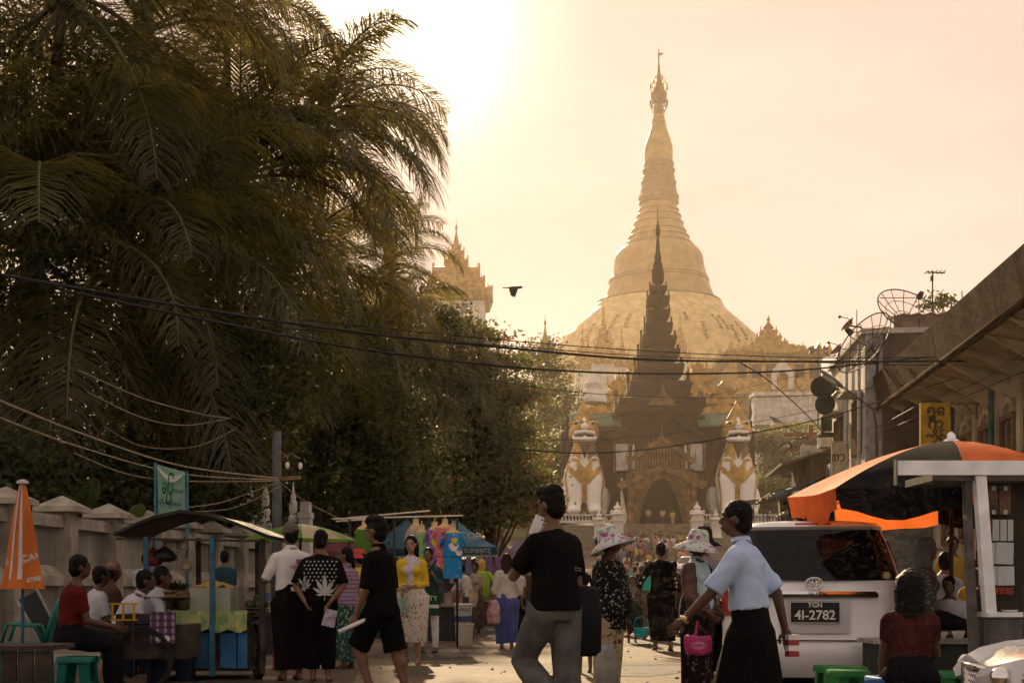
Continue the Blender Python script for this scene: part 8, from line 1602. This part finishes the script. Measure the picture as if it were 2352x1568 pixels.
# --- middle of the street
dm = person('man in black star-sleeved top and long black longyi walking away', 1518, 20.0, 1.63, 8, dict(mat=BLACKC, sleeve=1.5, hem=-.1, ease=.02, name='top'), dict(kind='longyi', mat=CB('charcoal_longyi', (.008, .0065, .006)), hem=.16, ease=.015, fold=.006), hair='short', arms={'L': ((-.55, .0, -.84), (-.42, .12, -.9)), 'R': ((.22, -.05, -.97), (.02, .1, -1))}, legs={'L': ((0, .06, -1), (0, -.06, -1)), 'R': ((.05, -.05, -1), (.03, -.3, -.95))}, vox=.013)
for i, (nm, f) in enumerate((('L', .75), ('L', 1.15), ('R', .7), ('R', .95), ('R', 1.2))):
    c_ = dm['sh' + nm].lerp(dm['el' + nm], f) if f <= 1 else dm['el' + nm].lerp(dm['wr' + nm], f - 1); c_ = dm['Mx'].inverted() @ c_; b = MB(); P = [(c_.x + (.012 if nm == 'R' else -.01) + math.cos(q * .628) * (.024 if q % 2 == 0 else .01), -.5, c_.z + math.sin(q * .628) * (.024 if q % 2 == 0 else .01)) for q in range(10)]; b.add(P, [tuple(range(10))]); decal_on(dm, dm['tops'][0], b.mesh('star', M('white_cloth')), (0, 1, 0), 'star_print', .005, 0)
person('small girl in white collar and dark skirt facing the viewer', 1452, 22.8, 1.15, 178, dict(mat=CB('grey_vest', (.14, .15, .17)), sleeve=.3, hem=-.05, ease=.02, name='vest'), dict(kind='skirt', mat=CB('dark_green_skirt', (.015, .025, .02)), hem=.42, ease=.03, flare=.03), sex='f', hair='short', skin=SKIN, face=True)
tl = person('person in teal tee half hidden behind the black-clad man', 1490, 24.4, 1.45, 5, dict(mat=CB('teal_tee', (.06, .42, .34)), sleeve=.6, hem=-.05, ease=.02, name='tee_shirt'), dict(kind='longyi', mat=CB('brown_print_longyi', (.10, .07, .05), var=.4), hem=.1, ease=.02), sex='f', hair='bun', arms={'L': ((-.3, .05, -1), (-.1, .1, -1))})
e = empty('cyan_basket', W(1473, 1450, 22.6), label='cyan plastic basket carried beside the small girl', cat='basket'); CY = M('cyan_plastic', (.02, .40, .42), .4, var=.1, trans=.2); b = MB(); b.loft([[(math.cos(a) * w, math.sin(a) * w * .7, z_) for a in [i * .5236 for i in range(12)]] for z_, w in ((-.1, .1), (-.09, .115), (.08, .135))], cap=True); b.build('tub', CY, e)
for z_ in (-.05, 0, .05):
    b = MB(); b.tube([(math.cos(t) * (.128 + z_ * .15), math.sin(t) * (.128 + z_ * .15) * .7, z_) for t in [i * .5236 for i in range(12)]], .007, 4, closed=True); b.build('hoop', CY, e)
b = MB(); b.tube([(-.13, 0, .08), (-.1, 0, .22), (.0, 0, .27), (.1, 0, .22), (.13, 0, .08)], .01, 6); b.build('handle', CY, e)
person('dark man in brown shirt behind the floral-hat woman', 1426, 36, 1.66, 20, dict(mat=CB('brown_shirt', (.05, .028, .018)), sleeve=1.6, hem=-.1, ease=.03, name='shirt'), dict(kind='longyi', mat=CB('dark_brown_longyi')), hair='short', skin=SKIN3, vox=.02)
person('woman with glasses in pale pink between the hat woman and the girl', 1421, 27, 1.32, 172, dict(mat=CB('pale_pink_blouse', (.5, .36, .34)), sleeve=.8, hem=-.1, ease=.025, name='blouse'), dict(kind='longyi', mat=CB('maroon_longyi', (.12, .03, .03))), sex='f', hair='bun', skin=SKIN, face=True, vox=.018)
person('person in wide black sun hat and lilac blouse behind the pale sun hat', 1618, 13.6, 1.50, 150, dict(mat=CB('lilac_blouse', (.34, .30, .36)), sleeve=1.5, hem=-.1, ease=.025, name='blouse'), dict(kind='longyi', mat=CB('black_longyi')), sex='f', hair='bun', hat=dict(kind='bucket', mat=CB('black_hat', (.014, .013, .013)), brim=.2, droop=.07, crown=.16), skin=SKIN, vox=.014)
person('walker in dark green at the far side of the black-clad man', 1548, 27, 1.5, 10, dict(mat=CB('dark_maroon_top', (.05, .02, .02)), sleeve=1.2, hem=-.1, ease=.025, name='shirt'), dict(kind='longyi', mat=CB('dark_brown_longyi')), vox=.018)
person('boy in red striped socks half hidden between the phone man and the hat woman', 1344, 14.5, 1.1, 10, dict(mat=CB('coral_tee', (.45, .16, .12)), sleeve=.6, hem=-.08, ease=.02, name='tee_shirt'), dict(kind='shorts', mat=CB('red_shorts', (.30, .05, .02)), len=.9, ease=.02), vox=.016)
# --- seated and standing people at the left stalls
sit = {'L': ((-.05, .96, -.2), (0, .05, -1)), 'R': ((.08, .96, -.2), (0, -.05, -1))}; armt = {'L': ((-.15, .3, -.95), (.1, .9, -.2)), 'R': ((.15, .3, -.95), (-.1, .9, -.2))}
RT = CB('red_tee', (.10, .012, .010)); WT = CB('white_school_shirt', (.45, .45, .48), var=.06); DK = CB('dark_cloth', (.008, .008, .009)); DL = CB('dark_blue_longyi', (.02, .025, .045))
person('person in red tee seated on a teal stool facing right', 158, 11.7, 1.56, -62, dict(mat=RT, sleeve=.7, hem=-.1, ease=.028, name='tee_shirt'), dict(kind='trousers', mat=DK, ease=.03), seated=.44, legs=sit, arms=armt, lean=8, skin=SKIN3, hair='short', z=0, face=True, vox=.012)
person('diner in white shirt bending over with a strap across the shoulder', 268, 12.9, 1.55, -75, dict(mat=WT, sleeve=.8, hem=-.1, ease=.028, name='shirt', collar=True), dict(kind='longyi', mat=DL, ease=.03), seated=.38, legs=sit, arms=armt, lean=28, skin=SKIN3, hair='short', z=0, vox=.014)
person('diner in white with dark profile next to the yellow rack', 338, 13.3, 1.55, -78, dict(mat=WT, sleeve=.8, hem=-.1, ease=.028, name='shirt', collar=True), dict(kind='longyi', mat=DL, ease=.03), seated=.38, legs=sit, arms=armt, lean=14, skin=SKIN3, hair='short', z=0, vox=.014, face=True)
person('dark-haired diner half hidden behind the red tee', 212, 13.8, 1.52, -60, dict(mat=WT, sleeve=.8, hem=-.1, ease=.028, name='shirt'), dict(kind='longyi', mat=DL, ease=.03), seated=.40, legs=sit, arms=armt, lean=8, skin=SKIN3, hair='short', z=0, vox=.016)
person('woman in brown headscarf seated behind the strap-shouldered diner', 245, 14.3, 1.5, -50, dict(mat=CB('brown_blouse', (.09, .05, .03)), sleeve=1.4, hem=-.1, ease=.028, name='blouse'), dict(kind='longyi', mat=DL, ease=.03), seated=.46, legs=sit, arms=armt, lean=6, sex='f', skin=SKIN3, hair='short', hat=dict(kind='cap', mat=CB('pink_brown_scarf', (.16, .09, .08), var=.4), visor=.01), z=0, vox=.016)
bpk = person('man in pale shirt with a pink backpack standing by the wall', 335, 22.0, 1.52, 15, dict(mat=CB('pale_check_shirt', (.46, .50, .56), var=.12, scale=20), sleeve=.9, hem=-.1, ease=.03, name='shirt', collar=True), dict(kind='longyi', mat=DL), hair='short', vox=.016)
e = empty('pink_backpack', W(352, 1318, 21.75), rz=rad(15), label='square pink backpack worn by the man at the wall', cat='backpack'); b = MB(); b.box((0, 0, 0), (.32, .12, .34), taper=.92); b.build('pack', CB('pink_canvas', (.33, .20, .30)), e); b = MB(); b.box((0, -.065, .0), (.2, .02, .22)); b.build('pocket', CB('mauve_canvas', (.20, .13, .20)), e)
person('vendor in dark teal shirt behind the fruit cart', 516, 21.5, 1.55, -20, dict(mat=CB('dark_teal_shirt', (.022, .06, .075)), sleeve=.85, hem=-.1, ease=.03, name='shirt'), dict(kind='longyi', mat=DL), hair='short', vox=.016)
# --- stall keepers
person('vendor in white shirt stooping over the stall table', 1078, 25.5, 1.45, 70, dict(mat=CB('white_vendor_shirt', (.48, .44, .40)), sleeve=1.3, hem=-.1, ease=.025, name='shirt'), dict(kind='longyi', mat=CB('grey_brown_longyi', (.12, .09, .08))), lean=18, hair='short', arms={'L': ((-.1, .6, -.8), (0, .8, -.5)), 'R': ((.1, .6, -.8), (0, .8, -.5))}, vox=.018)
person('woman in beige top behind the stooping vendor', 1092, 28, 1.5, 150, dict(mat=CB('beige_top', (.34, .27, .2)), sleeve=.8, hem=-.1, name='top'), dict(kind='longyi', mat=CB('brown_print_longyi')), sex='f', hair='bun', vox=.02)
person('walker in brown shirt between the white blouse and the phone man', 1210, 27, 1.45, 20, dict(mat=CB('olive_brown_shirt', (.07, .045, .025)), sleeve=1.5, hem=-.1, ease=.03, name='shirt'), dict(kind='trousers', mat=CB('light_jeans', (.16, .2, .26))), hair='short', vox=.02)
person('walker in white tee just past the white blouse', 1185, 26, 1.45, -10, dict(mat=CB('white_tee2', (.52, .49, .44)), sleeve=.7, hem=-.1, ease=.025, name='tee_shirt'), dict(kind='longyi', mat=CB('dark_brown_longyi')), hair='short', vox=.02)
person('shopper in purple under the maroon tent', 862, 30, 1.5, 30, dict(mat=CB('plum_top', (.14, .05, .12)), sleeve=1.2, hem=-.1, name='top'), dict(kind='longyi', mat=CB('dark_brown_longyi')), sex='f', hair='bun', vox=.02)
person('shopper in white under the pale blue tent', 1040, 38, 1.5, 200, dict(mat=CB('white_tee2'), sleeve=.8, hem=-.1, name='shirt'), dict(kind='longyi', mat=CB('maroon_longyi')), sex='f', hair='bun', vox=.022)
# --- people at the kiosk side
MAR = CB('maroon_top', (.05, .014, .013), var=.25)
person('long-haired woman in maroon seated with her back to the viewer', 2092, 9.1, 1.62, -14, dict(mat=MAR, sleeve=.55, hem=-.1, ease=.02, name='blouse'), dict(kind='trousers', mat=DK, ease=.03), sex='f', hair='verylong', seated=.34, legs=sit, arms={'L': ((-.15, .15, -.97), (-.02, .25, -.95)), 'R': ((.15, .4, -.9), (-.1, .9, -.3))}, lean=10, z=-.1, vox=.011, bulk=1.05, skin=SKIN3)
person('woman in grey peaked hood-cap beside the van', 2112, 12.0, 1.5, -82, dict(mat=pattern('grey_speckle', 'floral', ((.05, .045, .04), [(.3, .26, .2)]), 40, .85, .25), sleeve=1.4, hem=-.1, ease=.03, name='blouse'), dict(kind='longyi', mat=DK), sex='f', hair='long', seated=.62, legs=sit, lean=6, hat=dict(kind='cap', mat=CB('grey_felt', (.10, .10, .105)), crown=.14, visor=.11), skin=SKIN3, z=0, vox=.013, face=True, hairmat=M('grey_felt'))
person('man in light blue shirt turned away behind the umbrella pole', 2158, 14.2, 1.55, -40, dict(mat=CB('kiosk_blue_shirt', (.26, .36, .50)), sleeve=.8, hem=-.1, ease=.03, name='shirt'), dict(kind='longyi', mat=DK), seated=.56, legs=sit, lean=16, skin=SKIN, z=0, vox=.015)
person('woman in yellow lace top behind the kiosk post', 2238, 13.0, 1.5, 20, dict(mat=pattern('yellow_lace', 'floral', ((.45, .38, .05), [(.6, .55, .2)]), 45, .85, .2), sleeve=.9, hem=-.1, ease=.03, name='blouse'), dict(kind='longyi', mat=CB('brown_print_longyi')), sex='f', hair='bun', seated=.45, legs=sit, skin=SKIN, z=0, vox=.015)
person('child in white shirt sitting behind the food counter', 2185, 12.15, 1.25, 150, dict(mat=WT, sleeve=.8, hem=-.1, ease=.03, name='shirt'), dict(kind='trousers', mat=DK), seated=.42, legs=sit, lean=14, skin=SKIN3, hair='short', z=0, vox=.014)
person('man in ochre shirt deep under the umbrella', 2188, 16.5, 1.58, 160, dict(mat=CB('ochre_shirt', (.25, .16, .03)), sleeve=.8, hem=-.1, ease=.03, name='shirt'), dict(kind='longyi', mat=DK), skin=SKIN3, z=0, vox=.018)
# ------------------------------------------------------------------ the crowd before the gate
def crowd_mesh(seed):
    r = random.Random(seed); b = MB(); st = r.uniform(-.1, .1); sk = seed % 2; aw = r.uniform(.02, .1)
    def ring(z, w, dd, y=0): return [(math.cos(a) * w, math.sin(a) * dd + y, z) for a in [i * .6283 for i in range(10)]]
    b.mat(0); b.ell((0, .01, 1.53), (.078, .095, .115), 10); b.cap_((0, 0, 1.36), (0, 0, 1.46), .05, .048, 8)
    for s in (-1, 1): b.cap_((s * (.2 + aw * .4), .05 * s * st * 9, 1.12), (s * (.2 + aw), .1 * s * st * 9 + .04, .82), .036, .03, 6); b.ell((s * (.2 + aw), .1 * s * st * 9 + .05, .76), (.03, .02, .06), 6)
    for s in (-1, 1): b.cap_((s * .08, s * st, .3), (s * .085, s * st * 1.6, .06), .05, .038, 6); b.cap_((s * .085, s * st * 1.6 - .02, .035), (s * .085, s * st * 1.6 + .13, .03), .034, .026, 6)
    b.mat(1); b.loft([ring(.86, .17, .12), ring(1.05, .15, .11), ring(1.25, .185, .12), ring(1.36, .16, .09), ring(1.41, .07, .06)])
    for s in (-1, 1): b.cap_((s * .18, 0, 1.33), (s * (.2 + aw * .4), .05 * s * st * 9, 1.08), .058, .052, 8)
    b.mat(2)
    if sk: b.loft([ring(.12, .15, .12 + abs(st)), ring(.5, .15, .12 + abs(st) * .6), ring(.9, .165, .125), ring(1.0, .15, .11)])
    else:
        for s in (-1, 1): b.cap_((s * .085, 0, .86), (s * .085, s * st * 1.3, .14), .095, .06, 8)
        b.loft([ring(.78, .16, .11), ring(.95, .16, .115), ring(1.0, .15, .11)])
    b.mat(3); b.ell((0, -.018, 1.565), (.085, .1, .1), 10); b.ell((0, -.05, 1.5), (.075, .065, .09), 8)
    if seed % 3 == 1: b.cap_((0, -.08, 1.48), (0, -.1, 1.25), .06, .04, 8)
    return b.mesh('person', [SKIN, WT, DK, HAIR], True)
CM = [crowd_mesh(s) for s in range(8)]; rc = random.Random(77)
TOPC = [('white', (.60, .57, .52), 'white top'), ('white', (.60, .57, .52), 'white top'), ('white', (.60, .57, .52), 'white top'), ('black', (.02, .02, .02), 'black top'), ('pink', (.50, .20, .22), 'pink top'), ('blue', (.10, .18, .34), 'blue top'), ('teal', (.12, .34, .32), 'teal top'), ('red', (.32, .05, .05), 'red top'), ('tan', (.32, .22, .13), 'tan top'), ('yellow', (.50, .38, .08), 'yellow top'), ('brown', (.09, .05, .03), 'brown top')]
BOTC = [(.02, .02, .02), (.06, .04, .03), (.08, .1, .2), (.2, .05, .06), (.12, .1, .08), (.3, .26, .2)]
def crowd(xw, d, zg, top, rz, place):
    me = rc.choice(CM); o = put('person', me, None, (xw, d, zg), rz); s = rc.uniform(.9, 1.03); o.scale = (s, s, s)
    bi = rc.randrange(6); bt = ('black', 'brown', 'blue', 'red', 'grey', 'pale')[bi]; fc_ = 'facing the viewer' if math.cos(rz) < -.3 else 'seen from behind' if math.cos(rz) > .3 else 'seen from the side'
    for i, m_ in ((1, CB('crowd_' + top[0], top[1])), (2, CB('crowd_bottom_%d' % bi, BOTC[bi]))): o.material_slots[i].link = 'OBJECT'; o.material_slots[i].material = m_
    tag(o, '%s and %s below, %s, %s' % (top[2], bt, fc_, place), 'person', 'walkers in %s and %s, %s, %s' % (top[2], bt, fc_, place))
spots = []
for k in range(150):
    for _ in range(30):
        d = rc.uniform(42, 117) if k > 25 else rc.uniform(100, 117); off = rc.uniform(-5.2, 2.6) if d > 70 else rc.uniform(-4.5, .8); xw = .0913 * d + off + (.035 * max(0, d - 60)); px = HX + xw * FPX / d
        if px < 1370 or px > 1660: continue
        if all((xw - a) ** 2 + (d - c) ** 2 > .8 for a, c in spots) and not (abs(d - 86) < 5 and abs(px - 1560) < 45): spots.append((xw, d)); break
for xw, d in spots[:125]: crowd(xw, d, gz(d), rc.choice(TOPC), rc.uniform(-.6, .6) + (math.pi if rc.random() < .45 else 0), 'far up near the gate steps' if d > 100 else 'halfway up the street' if d > 75 else 'just past the near walkers')
for x, t in ((1466, 0), (1489, 0), (1522, 0), (1545, 9)): 
    o_ = W(x, 1207, 123.5 if t == 0 else 121); crowd(o_.x, o_.y, GZ - (.0 if t == 0 else .35), TOPC[t], math.pi * (x % 2), 'on the steps at the arch')
for i in range(22):
    d = rc.uniform(33, 75); off = rc.uniform(-6.6, -4.6); crowd(.0913 * d + off, d, gz(d), rc.choice(TOPC), rc.uniform(0, 6.28), 'by the left stalls')
for i in range(10):
    d = rc.uniform(38, 80); off = rc.uniform(4.2, 5.2) + max(0, (d - 52) * .06); crowd(.0913 * d + off, d, gz(d), rc.choice(TOPC), rc.uniform(0, 6.28), 'by the right shops')
# ------------------------------------------------------------------ haze
b = MB(); b.b2((-2600, -60, -1.2), (2600, 1500, 112)); hz = b.build('haze', [], kind='stuff', label='pale golden evening haze filling the street', cat='haze')
hm = bpy.data.materials.new('haze_air'); hm.use_nodes = True; nt = hm.node_tree; nt.nodes.clear()
ho = nt.nodes.new('ShaderNodeOutputMaterial'); hv_ = nt.nodes.new('ShaderNodeVolumePrincipled'); nt.links.new(hv_.outputs[0], ho.inputs['Volume'])
hv_.inputs['Color'].default_value = (1.0, .83, .66, 1); hv_.inputs['Density'].default_value = 0.00028; hv_.inputs['Anisotropy'].default_value = .55
hz.data.materials.append(hm)
bpy.data.scenes.remove(TMP)
